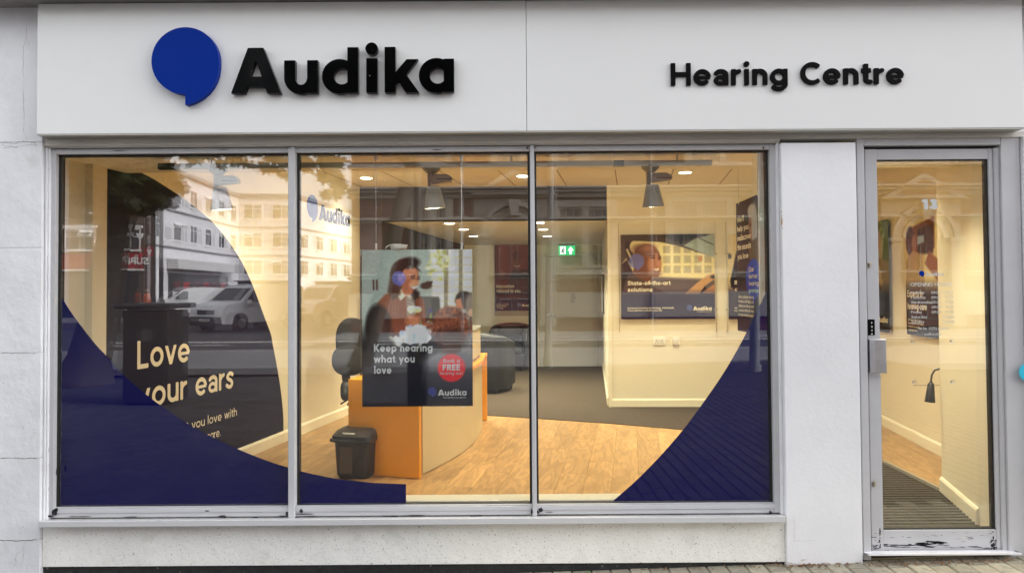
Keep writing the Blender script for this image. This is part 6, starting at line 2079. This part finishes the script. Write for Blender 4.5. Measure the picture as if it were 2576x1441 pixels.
build('shop_glazing', MB().slab([a0 + d * 3.3 + EZ * .5, a0 + d * 16.5 + EZ * .5, a0 + d * 16.5 + EZ * 3.1, a0 + d * 3.3 + EZ * 3.1], n * .05), pane_dark, wb)
for k in range(6):
    build('shop_poster', MB().slab([a0 + d * (4 + k * 2.1) + EZ * .9, a0 + d * (5.2 + k * 2.1) + EZ * .9, a0 + d * (5.2 + k * 2.1) + EZ * (1.6 + .8 * (k % 2)), a0 + d * (4 + k * 2.1) + EZ * (1.6 + .8 * (k % 2))], n * .07), red_paint if k % 2 else white_wall, wb)

# ---- brown brick building with the red shop sign
bb = thing('brick_shop', 'brown brick building with red SUPE shop sign, mirrored at the left of the window', 'building', (-28, -40, 0))
YB = -40.2
bxr = V(386, 700, 44).x
build('wall', MB().prism([(-46, YB - 9), (bxr - 5.6, YB - 9), (bxr, YB), (-46, YB)], -.3, 10.5), brick_brown, bb)
sz0, sz1 = V(300, 677, 44).z, V(300, 638, 44).z
sxr = V(359, 660, 44).x
build('fascia', MB().box(-38, YB + .001, sz0, sxr, YB + .22, sz1), red_paint, bb, bevel=.01)
build('shopfront', MB().box(-37.5, YB + .001, -.1, sxr - .15, YB + .06, sz0 - .12), pane_dark, bb)
build('shop_cornice', MB().box(-38.1, YB + .001, sz0 - .11, sxr + .1, YB + .30, sz0 - .002), upvc, bb)
for k in range(5): build('shop_mullion', MB().box(sxr - .2 - k * 2.6, YB + .061, -.1, sxr - .05 - k * 2.6, YB + .14, sz0 - .12), mat('dark_frame', (.05, .05, .055), .5), bb)
for px in (163, 277):
    for y0, y1 in ((631, 575), (538, 492)):
        a = V(px, y0, 44); b_ = V(px + 77, y1, 44)
        window(bb, Vector((a.x, YB, a.z)), EX, Vector((0, 1, 0)), b_.x - a.x, b_.z - a.z, 2, .62, open_pane=1 if px == 163 else None)
        build('lintel', MB().box(a.x - .12, YB + .001, b_.z + .01, b_.x + .12, YB + .10, b_.z + .2), upvc, bb)
c = V(318, 668, 44)
text('lettering', 'SUPE', .62, (V(318, 668, 44).x + .62 * 2.35, YB + .225, V(318, 668, 44).z + .05), Vector((-1, 0, 0)), EZ, sign_white, bb, w=.15, step=.03)
text('lettering', '01793 421221', .26, (sxr - .15, YB + .225, c.z + .12), Vector((-1, 0, 0)), EZ, sign_white, bb, w=.11, step=.04)
text('lettering', '35', .26, (sxr - .15, YB + .225, sz1 - .28), Vector((-1, 0, 0)), EZ, sign_white, bb, w=.12, step=.04)
al = V(353, 592, 44)
build('alarm_box', MB().slab([(al.x - .2, YB + .001, al.z + .12), (al.x + .2, YB + .001, al.z + .12), (al.x + .14, YB + .001, al.z - .12), (al.x, YB + .001, al.z - .2), (al.x - .14, YB + .001, al.z - .12)], (0, .12, 0)), upvc, bb)
rs = V(377, 633, 43)
rd = thing('round_sign', 'round red hanging sign with a white triangle on the brick shop corner', 'sign', tuple(rs))
build('disc', MB().cyl((rs.x, rs.y, rs.z), (rs.x, rs.y + .06, rs.z), .33, n=28), red_paint, rd)
build('emblem', MB().slab([(rs.x - .15, rs.y + .061, rs.z + .1), (rs.x + .15, rs.y + .061, rs.z + .1), (rs.x, rs.y + .061, rs.z - .2)], (0, .01, 0)), sign_white, rd)
text('lettering', 'S', .2, (rs.x + .05, rs.y + .073, rs.z - .06), Vector((-1, 0, 0)), EZ, red_paint, rd, w=.16, step=.04)
build('bracket', MB().box(rs.x - .5, rs.y + .01, rs.z + .33, rs.x + .1, rs.y + .05, rs.z + .38), lamp_black, rd)

# ---- red brick building with stone dressings straight across the road
rb_ = thing('red_brick_building', 'red brick public building with stone arched doorways and tall sash windows, mirrored across the window', 'building', (4, -21.2, 0))
YR = -21.2
D0 = 25.0
xl = V(884, 600, D0).x
build('wall', MB().box(xl, YR - 10, -.3, 26, YR, 11.5), brick_red, rb_)
def band(y0, y1, out, px0=None, px1=None, nm='cornice', m=stone):
    za, zb = V(1290, y1, D0).z, V(1290, y0, D0).z
    xa_ = xl if px0 is None else V(px0, 600, D0).x; xb_ = 26 if px1 is None else V(px1, 600, D0).x
    return build(nm, MB().box(xa_ - .1, YR + .001, za, xb_ + .1, YR + out, zb), m, rb_, bevel=.02)
band(473, 479, .42); band(480, 487, .34); band(488, 499, .18)
band(549, 555, .34); band(556, 561, .20)
band(688, 694, .26); band(695, 702, .14); band(737, 800, .10, nm='plinth_course')
band(414, 424, .16); 
def V2(px, py): q = V(px, py, D0); return q.x, q.z
def sash_pair(px0, px1, y_top, y_bot, nm_surround=True):
    (x0, zb), (x1, zt) = V2(px0, y_bot), V2(px1, y_top)
    build('stone_surround', MB().box(x0 - .25, YR + .001, zb - .1, x0 - .002, YR + .14, zt + .25).box(x1 + .002, YR + .001, zb - .1, x1 + .25, YR + .14, zt + .25).box(x0 - .0, YR + .001, zt + .002, x1, YR + .14, zt + .25).box((x0 + x1) / 2 - .10, YR + .002, zb, (x0 + x1) / 2 + .10, YR + .13, zt).box(x0 - .3, YR + .001, zb - .28, x1 + .3, YR + .24, zb - .1), stone, rb_, bevel=.02)
    mid = (x0 + x1) / 2
    for u0, u1 in ((x0, mid - .10), (mid + .10, x1)):
        window(rb_, (u0, YR, zb), EX, Vector((0, 1, 0)), u1 - u0, zt - zb, 1, .70, m_f=stone)
        hb = MB()
        for k in (1, 2):
            xk = u0 + (u1 - u0) * k / 3
            hb.box(xk - .02, YR + .03, zb + (zt - zb) * .73, xk + .02, YR + .06, zt - .06)
        hb.box((u0 + u1) / 2 - .02, YR + .03, zb + .06, (u0 + u1) / 2 + .02, YR + .06, zb + (zt - zb) * .68)
        hb.box(u0 + .05, YR + .031, zb + (zt - zb) * .36, u1 - .05, YR + .055, zb + (zt - zb) * .36 + .05)
        build('glazing_bars', hb, stone, rb_)
sash_pair(1405, 1532, 522, 672); sash_pair(1690, 1822, 510, 680); sash_pair(1052, 1122, 518, 662); sash_pair(2020, 2150, 512, 676)
for a_, b_ in ((1248, 1306), (1400, 1446), (1476, 1604), (1735, 1806), (1050, 1120), (1960, 2060)):
    (x0, z0_), (x1, z1_) = V2(a_, 412), V2(b_, 330)
    window(rb_, (x0, YR, z0_), EX, Vector((0, 1, 0)), x1 - x0, z1_ - z0_, 2, .6, m_f=stone)
    build('stone_surround', MB().box(x0 - .22, YR + .001, z0_, x0 - .002, YR + .12, z1_ + .2).box(x1 + .002, YR + .001, z0_, x1 + .22, YR + .12, z1_ + .2), stone, rb_, bevel=.02)
# arched doorways
door_brown = mat('brown_door', (.16, .055, .04), .5)
def arch_door(pxc, half, y_spring, y_base, pediment=True):
    xc, zs_ = V2(pxc, y_spring); zb = V2(pxc, y_base)[1]; r_ = half / 72.0
    n = 22
    def ring_arch(ri, ro, out, nm, m):
        mb_ = MB()
        q = [(xc + ri * math.cos(PI * i / n), zs_ + ri * math.sin(PI * i / n)) for i in range(n + 1)]
        w = [(xc + ro * math.cos(PI * i / n), zs_ + ro * math.sin(PI * i / n)) for i in range(n + 1)]
        mb_.grid([[(q[i][0], YR + .001, q[i][1]), (w[i][0], YR + .001, w[i][1]), (w[i][0], YR + out, w[i][1]), (q[i][0], YR + out, q[i][1])] for i in range(n + 1)], closed=True)
        return build(nm, mb_, m, rb_)
    build('stone_backing', MB().box(xc - r_ - .75, YR + .0005, zb, xc + r_ + .75, YR + .06, zs_ + r_ + .75), stone, rb_)
    ring_arch(r_, r_ + .14, .30, 'arch_ring', stone); ring_arch(r_ + .16, r_ + .34, .24, 'arch_ring', stone); ring_arch(r_ + .36, r_ + .50, .34, 'arch_ring', stone)
    dpts = [(xc - r_ + .02, zb)] + [(xc + (r_ - .02) * math.cos(PI - PI * i / n), zs_ + (r_ - .02) * math.sin(PI - PI * i / n)) for i in range(n + 1)] + [(xc + r_ - .02, zb)]
    dl = build('door', MB().slab([(x, YR + .062, z) for x, z in dpts], (0, .04, 0)), door_brown, rb_)
    pm = MB()
    def frame(x0, z0, x1, z1):
        t_ = .035
        pm.box(x0, YR + .103, z0, x1, YR + .135, z0 + t_).box(x0, YR + .103, z1 - t_, x1, YR + .135, z1).box(x0, YR + .103, z0 + t_, x0 + t_, YR + .135, z1 - t_).box(x1 - t_, YR + .103, z0 + t_, x1, YR + .135, z1 - t_)
    for s_ in (-1, 1):
        xa_, xb_ = sorted((xc + s_ * .08, xc + s_ * (r_ - .12)))
        H_ = zs_ - zb
        frame(xa_, zb + H_ * .08, xb_, zb + H_ * .30); frame(xa_, zb + H_ * .36, xb_, zb + H_ * .92)
        q = [(xc + s_ * (.08 + (r_ - .22) * math.sin(PI / 2 * i / 8)), zs_ + .06 + (r_ - .22) * math.cos(PI / 2 * i / 8)) for i in range(9)] + [(xc + s_ * .08, zs_ + .06)]
        pm.tube([(x, YR + .12, z) for x, z in q + [q[0]]], .018, 5)
    build('panel_mould', pm, stone, dl)
    for s_ in (-1, 1):
        xp = xc + s_ * (r_ + .45)
        build('pilaster', MB().box(xp - .2, YR + .061, zb, xp + .2, YR + .30, zs_ - .14).box(xp - .26, YR + .061, zs_ - .138, xp + .26, YR + .36, zs_ + .02).box(xp - .26, YR + .061, zb, xp + .26, YR + .36, zb + .3), stone, rb_, bevel=.015)
    build('keystone', MB().slab([(xc - .12, YR + .061, zs_ + r_ - .02), (xc + .12, YR + .061, zs_ + r_ - .02), (xc + .2, YR + .061, zs_ + r_ + .55), (xc - .2, YR + .061, zs_ + r_ + .55)], (0, .38, 0)), stone, rb_, bevel=.02)
    zt = zs_ + r_ + .72
    if pediment:
        build('pediment', MB().slab([(xc - r_ - .9, YR + .001, zt), (xc + r_ + .9, YR + .001, zt), (xc, YR + .001, zt + .9)], (0, .32, 0)), stone, rb_, bevel=.03)
        build('tympanum', MB().slab([(xc - r_ - .35, YR + .322, zt + .14), (xc + r_ + .35, YR + .322, zt + .14), (xc, YR + .322, zt + .70)], (0, .006, 0)), brick_red, rb_)
arch_door(1293, 47, 592, 820); arch_door(2315, 46, 600, 820)
for px in (1163, 1635):
    q = V(px, 600, D0)
    dp = build('drainpipe', MB().cyl((q.x, YR + .16, 0), (q.x, YR + .16, 11), .062, n=10), grey_post, rb_, smooth=True)
    for y_ in (470, 548, 640, 710):
        z = V2(px, y_)[1]
        build('pipe_bracket', MB().box(q.x - .22, YR + .12, z - .03, q.x + .22, YR + .23, z + .03), grey_post, dp, bevel=.01)
build('step', MB().box(V2(1235, 700)[0], YR + .1, -.2, V2(1350, 700)[0], YR + .9, .12), stone, rb_)
# pale street posts near the shop on the right
for px, dd, r_, lb in ((1896, 12.0, .085, 'pale grey street post with number plate mirrored at the right end of the window'), (1378, 13.5, .075, 'pale grey street post mirrored left of the green exit sign')):
    q = V(px, 700, dd)
    t = thing('street_post', lb, 'post', (q.x, q.y, -.03), 0, 'pale street posts along the pavement')
    build('pole', MB().cyl((q.x - .02, q.y, -.05), (q.x + .12, q.y, 5.6), r_, r_ * .7, n=16), grey_post, t, smooth=True)
    build('base', MB().cyl((q.x - .02, q.y, -.05), (q.x - .01, q.y, .16), r_ * 1.3, n=16), grey_post, t, smooth=True)
    if px == 1896:
        z = V(px, 548, dd).z
        build('number_plate', MB().box(q.x - .02, q.y + .09, z - .16, q.x + .16, q.y + .10, z + .16), mat('plate_green', (.05, .12, .10), .5), t)
        text('lettering', '2', .18, (q.x + .12, q.y + .103, z - .06), Vector((-1, 0, 0)), EZ, sign_white, t, w=.12, step=.04)
    for y_ in (550, 642, 704):
        z = V(px, y_, dd).z
        build('strap', MB().cyl((q.x + .03, q.y, z - .02), (q.x + .03, q.y, z + .02), r_ * 1.25, n=14).box(q.x - .14, q.y - .01, z - .012, q.x + .2, q.y + .01, z + .012), grey_post, t)

# ---- street lamps
q = V(405, 757, 27)
t = thing('street_lamp', 'black street lamp with a swan neck lantern behind the dark litter bin', 'street lamp', (q.x, q.y, -.05))
build('pole', MB().cyl((q.x, q.y, -.05), (q.x, q.y, 5.4), .085, .07, n=14).cyl((q.x, q.y, -.05), (q.x, q.y, 1.2), .14, n=14), lamp_black, t, smooth=True)
build('arm', MB().tube([(q.x, q.y, 4.9), (q.x - .1, q.y, 5.3), (q.x + .3, q.y, 5.35), (q.x + .45, q.y, 5.0)], .03, 8), lamp_black, t, smooth=True)
build('lantern', MB().lathe([(.05, .25), (.12, .15), (.22, 0), (.22, -.05), (.10, -.14), (.02, -.16)], (q.x + .45, q.y, 4.75), 18), lamp_black, t, smooth=True)
q = V(389, 757, 34)
tag(build('sign_pole', MB().cyl((q.x, q.y, -.05), (q.x, q.y, 6.2), .055, n=10), lamp_black, smooth=True), 'thin dark pole standing beside the black street lamp', 'pole')
q = V(1051, 700, 9.5)
t = thing('street_lamp', 'near black lamp post with a square base, a dark upright mirrored behind the hanging poster', 'street lamp', (q.x, q.y, gz(q.x)))
build('pole', MB().cyl((q.x, q.y, -.2), (q.x, q.y, 5.6), .06, .05, n=14), lamp_black, t, smooth=True)
build('base', MB().box(q.x - .13, q.y - .13, -.2, q.x + .13, q.y + .13, .95), lamp_black, t, bevel=.02)
build('lantern', MB().lathe([(.03, .5), (.16, .32), (.24, 0), (.08, -.3), (.06, -.34)], (q.x, q.y, 5.9), 12), lamp_black, t)

# ---- litter bin
q = V(394, 760, 10.7)
gb_ = gz(q.x)
t = thing('litter_bin', 'tall dark litter bin with overhanging lid mirrored in the left pane', 'litter bin', (q.x, q.y, gb_))
build('body', MB().box(q.x - .33, q.y - .33, gb_ + .02, q.x + .33, q.y + .33, 1.17), lamp_black, t, bevel=.02)
build('lid', MB().prism([(q.x - .42, q.y - .42), (q.x + .42, q.y - .42), (q.x + .42, q.y + .42), (q.x - .42, q.y + .42)], 1.19, 1.27), mat('bin_lid', (.03, .03, .033), .25), t, bevel=.03)
build('notice', MB().box(q.x - .05, q.y + .331, .72, q.x + .1, q.y + .334, .9), mat('bin_notice', (.06, .06, .065), .5), t)
build('foot', MB().box(q.x - .3, q.y - .3, gb_ - .02, q.x + .3, q.y + .3, gb_ + .02), lamp_black, t)

# ---- bicycle stands
hp_ = None
for k, px in enumerate((238, 278, 304)):
    q = V(px, 812, 33)
    mb = MB().tube([(q.x - .32, q.y, -.08), (q.x - .32, q.y, .55), (q.x - .24, q.y, .68), (q.x - .1, q.y, .72), (q.x + .1, q.y, .72), (q.x + .24, q.y, .68), (q.x + .32, q.y, .55), (q.x + .32, q.y, -.08)], .03, 8)
    tag(build('bicycle_stand', mb, chrome, smooth=True), ('leftmost of three steel bicycle stands by the brick shop', 'middle one of three steel bicycle stands by the brick shop', 'steel bicycle stand nearest the dark litter bin')[k], 'bicycle stand', 'bicycle stands outside the brick shop')

# ---- vans
van_white = mat('van_white', (.72, .73, .75), .22, coat=.6)
van_dark = mat('van_trim', (.02, .02, .022), .5)
van_glass = mat('van_glass', (.02, .024, .03), .05, spec=.8)
lens_mat = mat('headlight_lens', (.55, .57, .6), .1)
tyre = mat('tyre_rubber', (.015, .015, .015), .8)
def make_van(label, L_=4.6, H_=1.84, rack=True):
    """Van in its own space: nose towards +x, wheels on z = 0."""
    t = thing('parked_van', label, 'van', (0, 0, 0), 0, 'white vans parked across the road')
    prof = [(2.28, .30), (2.33, .55), (2.26, .86), (2.10, 1.02), (1.35, 1.15), (.62, 1.70), (.30, H_ - .03), (-.2, H_), (-2.1, H_ - .02), (-2.28, H_ - .12), (-2.3, .35)]
    ks_ = L_ / 4.6
    rows = []
    for yy in (-.92, -.90, .90, .92):
        row = []
        for x, z in prof:
            inset = .16 * max(0, (z - 1.0) / (H_ - 1.0)) if z > 1.0 else 0
            y_ = math.copysign(abs(yy) - inset, yy)
            nose = .10 * max(0, (x - 1.9) / .4)
            row.append((x * ks_, y_ * (1 - nose), z * (1 if abs(yy) < .91 else .985) + (.012 if abs(yy) > .91 else 0)))
        rows.append(row)
    mb = MB(); mb.grid(rows)
    k = len(prof); mb.f.append(tuple(range(k))); mb.f.append(tuple(range(4 * k - 1, 3 * k - 1, -1)))
    for i in range(4 - 1):
        mb.f.append((i * k, (i + 1) * k, (i + 1) * k + k - 1, i * k + k - 1))
    body = build('body', mb, van_white, t, local=True, bevel=.03, seg=2, smooth=True)
    build('windscreen', MB().slab([(1.30 * ks_, -.74, 1.20), (1.30 * ks_, .74, 1.20), (.66 * ks_, .66, 1.66), (.66 * ks_, -.66, 1.66)], Vector((.012, 0, .018))), van_glass, t, local=True)
    for s_ in (-1, 1):
        build('side_window', MB().slab([(1.18 * ks_, s_ * .895, 1.13), (.35 * ks_, s_ * .895, 1.13), (.35 * ks_, s_ * .80, 1.62), (.62 * ks_, s_ * .80, 1.62)], (0, s_ * .02, 0)), van_glass, t, local=True)
        hl = build('headlight', MB().slab([(2.24 * ks_, s_ * .48, .80), (2.10 * ks_, s_ * .85, .86), (1.95 * ks_, s_ * .88, 1.0), (2.16 * ks_, s_ * .55, .95)], (.05, s_ * .012, .02)), lens_mat, t, local=True)
        build('mirror', MB().obox((1.12 * ks_, s_ * 1.04, 1.14), (.12, .2, .16)), van_white, t, local=True, bevel=.04)
        for xw in (1.42, -1.40):
            w = build('wheel', MB().cyl((xw * ks_, s_ * .70, .31), (xw * ks_, s_ * .94, .31), .315, n=22), tyre, t, local=True, bevel=.02)
            build('rim', MB().cyl((xw * ks_, s_ * .93, .31), (xw * ks_, s_ * .948, .31), .2, n=18), alu, w, local=True)
            build('wheel_arch', MB().cyl((xw * ks_, s_ * .80, .34), (xw * ks_, s_ * .926, .34), .37, n=22), van_dark, t, local=True)
    build('bumper', MB().box(2.20 * ks_, -.80, .24, 2.37 * ks_, .80, .58), van_dark, t, local=True, bevel=.04)
    build('grille', MB().box(2.25 * ks_, -.42, .66, 2.345 * ks_, .42, .84), van_dark, t, local=True, bevel=.02)
    pl_ = build('number_plate', MB().box(2.37 * ks_, -.26, .40, 2.38 * ks_, .26, .51), mat('plate_white', (.6, .6, .55), .5), t, local=True)
    text('lettering', 'WV13 CCN', .085, (2.382 * ks_, -.20, .425), Vector((0, 1, 0)), EZ, letter_plain, pl_, w=.1, step=.05, width=.40)
    if rack:
        r_ = MB()
        for x in (-.1, -1.0, -1.9): r_.box(x - .03, -.78, H_ + .001, x + .03, .78, H_ + .10)
        for y_ in (-.6, 0, .6): r_.box(-2.2, y_ - .025, H_ + .101, .3, y_ + .025, H_ + .15)
        build('roof_rack', r_, lamp_black, t, local=True)
    return t
v1 = make_van('nearest white van facing the shop with dark bumper and roof rack')
q = V(592, 824, 27.8)
v1.location = (q.x, q.y - 1.6, -.055); v1.rotation_euler = (0, 0, math.radians(90 + 24))
q = V(486, 795, 44)
v2 = dup(v1, (q.x, q.y, -.055), math.radians(90 + 62), 'white van parked farther off side on, mirrored above the dark litter bin')
q = V(770, 815, 31)
v3 = dup(v1, (q.x + .6, q.y - 1.5, -.055), math.radians(90 + 20), 'white van faintly mirrored across the left mullion of the window')
q = V(930, 800, 38)
v4 = dup(v1, (q.x - .6, q.y - 4, -.055), math.radians(90 + 10), 'farthest white van, hidden in the mirror image by the brick building edge')

# ---- person in an orange work vest
q = V(371, 800, 35)
ps = thing('person', 'person in an orange work vest standing beyond the litter bin', 'person', (q.x, q.y, -.05))
def skin_body(name, pts, edges, radii, m, parent, sub=1):
    me = bpy.data.meshes.new(name); me.from_pydata(pts, edges, [])
    o = bpy.data.objects.new(name, me); col.objects.link(o)
    md = o.modifiers.new('skin', 'SKIN'); sv = me.skin_vertices[0].data
    for i, r_ in enumerate(radii): sv[i].radius = r_ if isinstance(r_, tuple) else (r_, r_)
    sv[0].use_root = True
    sb_ = o.modifiers.new('sub', 'SUBSURF'); sb_.levels = sb_.render_levels = sub
    me.materials.append(m); o.parent = parent
    return o
pts = [(0, 0, .95), (0, 0, 1.15), (0, 0, 1.38), (0, 0, 1.50), (0, .02, 1.62), (0, .02, 1.74), (.10, 0, .90), (.12, .03, .50), (.13, -.02, .08), (.13, .12, .04), (-.10, 0, .90), (-.12, -.06, .50), (-.14, -.16, .08), (-.14, -.03, .04),
       (.20, 0, 1.40), (.27, .02, 1.12), (.24, .14, .92), (.23, .18, .84), (-.20, 0, 1.40), (-.27, -.02, 1.12), (-.26, .08, .90), (-.26, .12, .82)]
ed_ = [(0, 1), (1, 2), (2, 3), (3, 4), (4, 5), (0, 6), (6, 7), (7, 8), (8, 9), (0, 10), (10, 11), (11, 12), (12, 13), (2, 14), (14, 15), (15, 16), (16, 17), (2, 18), (18, 19), (19, 20), (20, 21)]
rr = [(.15, .11), (.14, .10), (.16, .11), .06, .10, .07, .10, .07, .05, .045, .10, .07, .05, .045, .07, .05, .04, .035, .07, .05, .04, .035]
skin_body('body', pts, ed_, rr, mat('dark_trousers', (.05, .05, .06), .8), ps)
build('vest', loft([[Vector((.19 * math.cos(2 * PI * i / 16) * w_, .135 * math.sin(2 * PI * i / 16) * w_, z)) for i in range(16)] for z, w_ in ((.92, 1.0), (1.1, .98), (1.3, 1.05), (1.44, .95), (1.5, .55))]), mat('hi_vis_orange', (.85, .17, .06), .6), ps, local=True, smooth=True)
build('head', MB().lathe([(.02, -.13), (.065, -.10), (.082, -.02), (.085, .04), (.06, .10), (.02, .125)], (0, .02, 1.66), 16), mat('skin_tone', (.42, .25, .18), .6), ps, local=True, smooth=True)
build('hair', MB().lathe([(.092, .0), (.094, .05), (.07, .115), (.02, .14)], (0, .005, 1.66), 16), mat('hair_dark', (.03, .02, .015), .8), ps, local=True, smooth=True)

# ---- plane trees on the pavement
bark = mat('plane_bark', (.045, .038, .03), .9, var=.4, vscale=6, bump=.8, bscale=18)
leaf_mat = mat('plane_leaf', (.036, .052, .015), .6, var=.45, vscale=1.3)
lobe = [(0, -.12), (.10, -.42), (.30, -.34), (.26, -.10), (.52, .02), (.30, .14), (.36, .40), (.14, .30), (0, .62), (-.14, .30), (-.36, .40), (-.30, .14), (-.52, .02), (-.26, -.10), (-.30, -.34), (-.10, -.42)]
def tree(label, base, top, r0_, r1_, clumps, n_leaf, seed, limbs=()):
    t = thing('plane_tree', label, 'tree', tuple(base), 0, 'plane trees on the pavement outside')
    q_ = random.Random(seed)
    b, tp_ = Vector(base), Vector(top)
    pts_ = [b + Vector((0, 0, -.1)), b + Vector((0, 0, .05)), b.lerp(tp_, .12), b.lerp(tp_, .35) + Vector((.05, .02, 0)), b.lerp(tp_, .65) + Vector((-.03, 0, 0)), tp_]
    build('trunk', MB().tube([tuple(p) for p in pts_], [r0_ * 1.6, r0_ * 1.35, r0_, r0_ * .92, r0_ * .82, r1_], 14), bark, t, smooth='all')
    for (c_, rad, k) in clumps:
        c_ = Vector(c_)
        m_ = tp_.lerp(c_, .5) + Vector((q_.uniform(-.3, .3), q_.uniform(-.3, .3), .2))
        big = k > .05
        if not big: m_ = m_ + Vector((0, 0, .9))
        build('limb', MB().tube([tuple(tp_ - (tp_ - b).normalized() * .15), tuple(m_), tuple(c_ + Vector((0, 0, rad[2] * .8)))], [r1_ * (.75 if big else .3), r1_ * (.4 if big else .10), .012], 8), bark, t, smooth='all')
    mb = MB()
    for (c_, rad, k) in clumps:
        for _ in range(int(n_leaf * k * .55)):
            while True:
                v = Vector((q_.uniform(-1, 1), q_.uniform(-1, 1), q_.uniform(-1, 1)))
                if v.length < 1 and q_.random() < .35 + .65 * v.length: break
            p = Vector(c_) + Vector((v.x * rad[0], v.y * rad[1], v.z * rad[2]))
            s = q_.uniform(.19, .33)
            ax1 = Vector((q_.gauss(0, 1), q_.gauss(0, .6), q_.gauss(0, .5))).normalized()
            nn = Vector((q_.gauss(0, .7), q_.gauss(0, .9), q_.gauss(.6, .6))).normalized()
            ax2 = (nn.cross(ax1)).normalized(); ax1 = ax2.cross(nn)
            vs = [p + (ax1 * x + ax2 * y) * s + nn * (abs(x) * .12 * s) for x, y in lobe]
            mb.add([p] + vs, [(0, i + 1, (i + 1) % 16 + 1) for i in range(16)])
    tag(build('crown', mb, leaf_mat, t), kind='stuff')
    return t
b_ = V(212, 930, 12.9); b_.z = -.15
t_ = V(322, 470, 12.9)
def VC(px, py, d_): return tuple(V(px, py, d_))
tree('big plane tree with a leaning trunk mirrored at the left end of the window', b_, t_, .36, .24,
     [(VC(250, 405, 13.0), (1.1, 1.2, .8), .12), (VC(205, 480, 13.4), (.5, .9, .5), .03), (VC(345, 455, 12.6), (.75, .9, .45), .09), (VC(420, 385, 12.4), (1.0, 1.0, .30), .0075), (VC(530, 375, 12.2), (.9, 1.0, .30), .0065), (VC(640, 385, 12.2), (.8, .9, .30), .0065), (VC(735, 385, 12.0), (.7, .8, .40), .009),
      (VC(820, 395, 11.8), (.45, .7, .45), .009), (VC(365, 520, 12.5), (.25, .3, .16), .012), (VC(840, 455, 11.8), (.2, .4, .36), .004), (VC(400, 120, 13.5), (3.2, 2.6, 1.4), .26)], 9000, 5)
b_ = V(905, 940, 14.0); b_.z = -.12
tree('slimmer plane tree with a leaning dark trunk mirrored behind the hanging poster', b_, V(1045, 395, 14.0), .19, .14,
     [(VC(1000, 190, 14.2), (2.2, 2.0, 1.2), .4), (VC(1180, 230, 14.6), (1.5, 1.6, .8), .2), (VC(860, 290, 13.6), (1.0, 1.2, .7), .16)], 4500, 9)
# gully cover in the paving
q = Vector((-1.62, -.95, 0))
gc = thing('gully_cover', 'small dark iron gully cover set in the paving before the window', 'drain cover', (q.x, q.y, gz(q.x)))
build('frame', MB().obox((q.x, q.y, gz(q.x) + .002), (.34, .17, .016)), lamp_black, gc, bevel=.003)
for k in range(7): build('bar', MB().obox((q.x - .13 + k * .043, q.y, gz(q.x) + .012), (.018, .13, .008)), steel, gc)
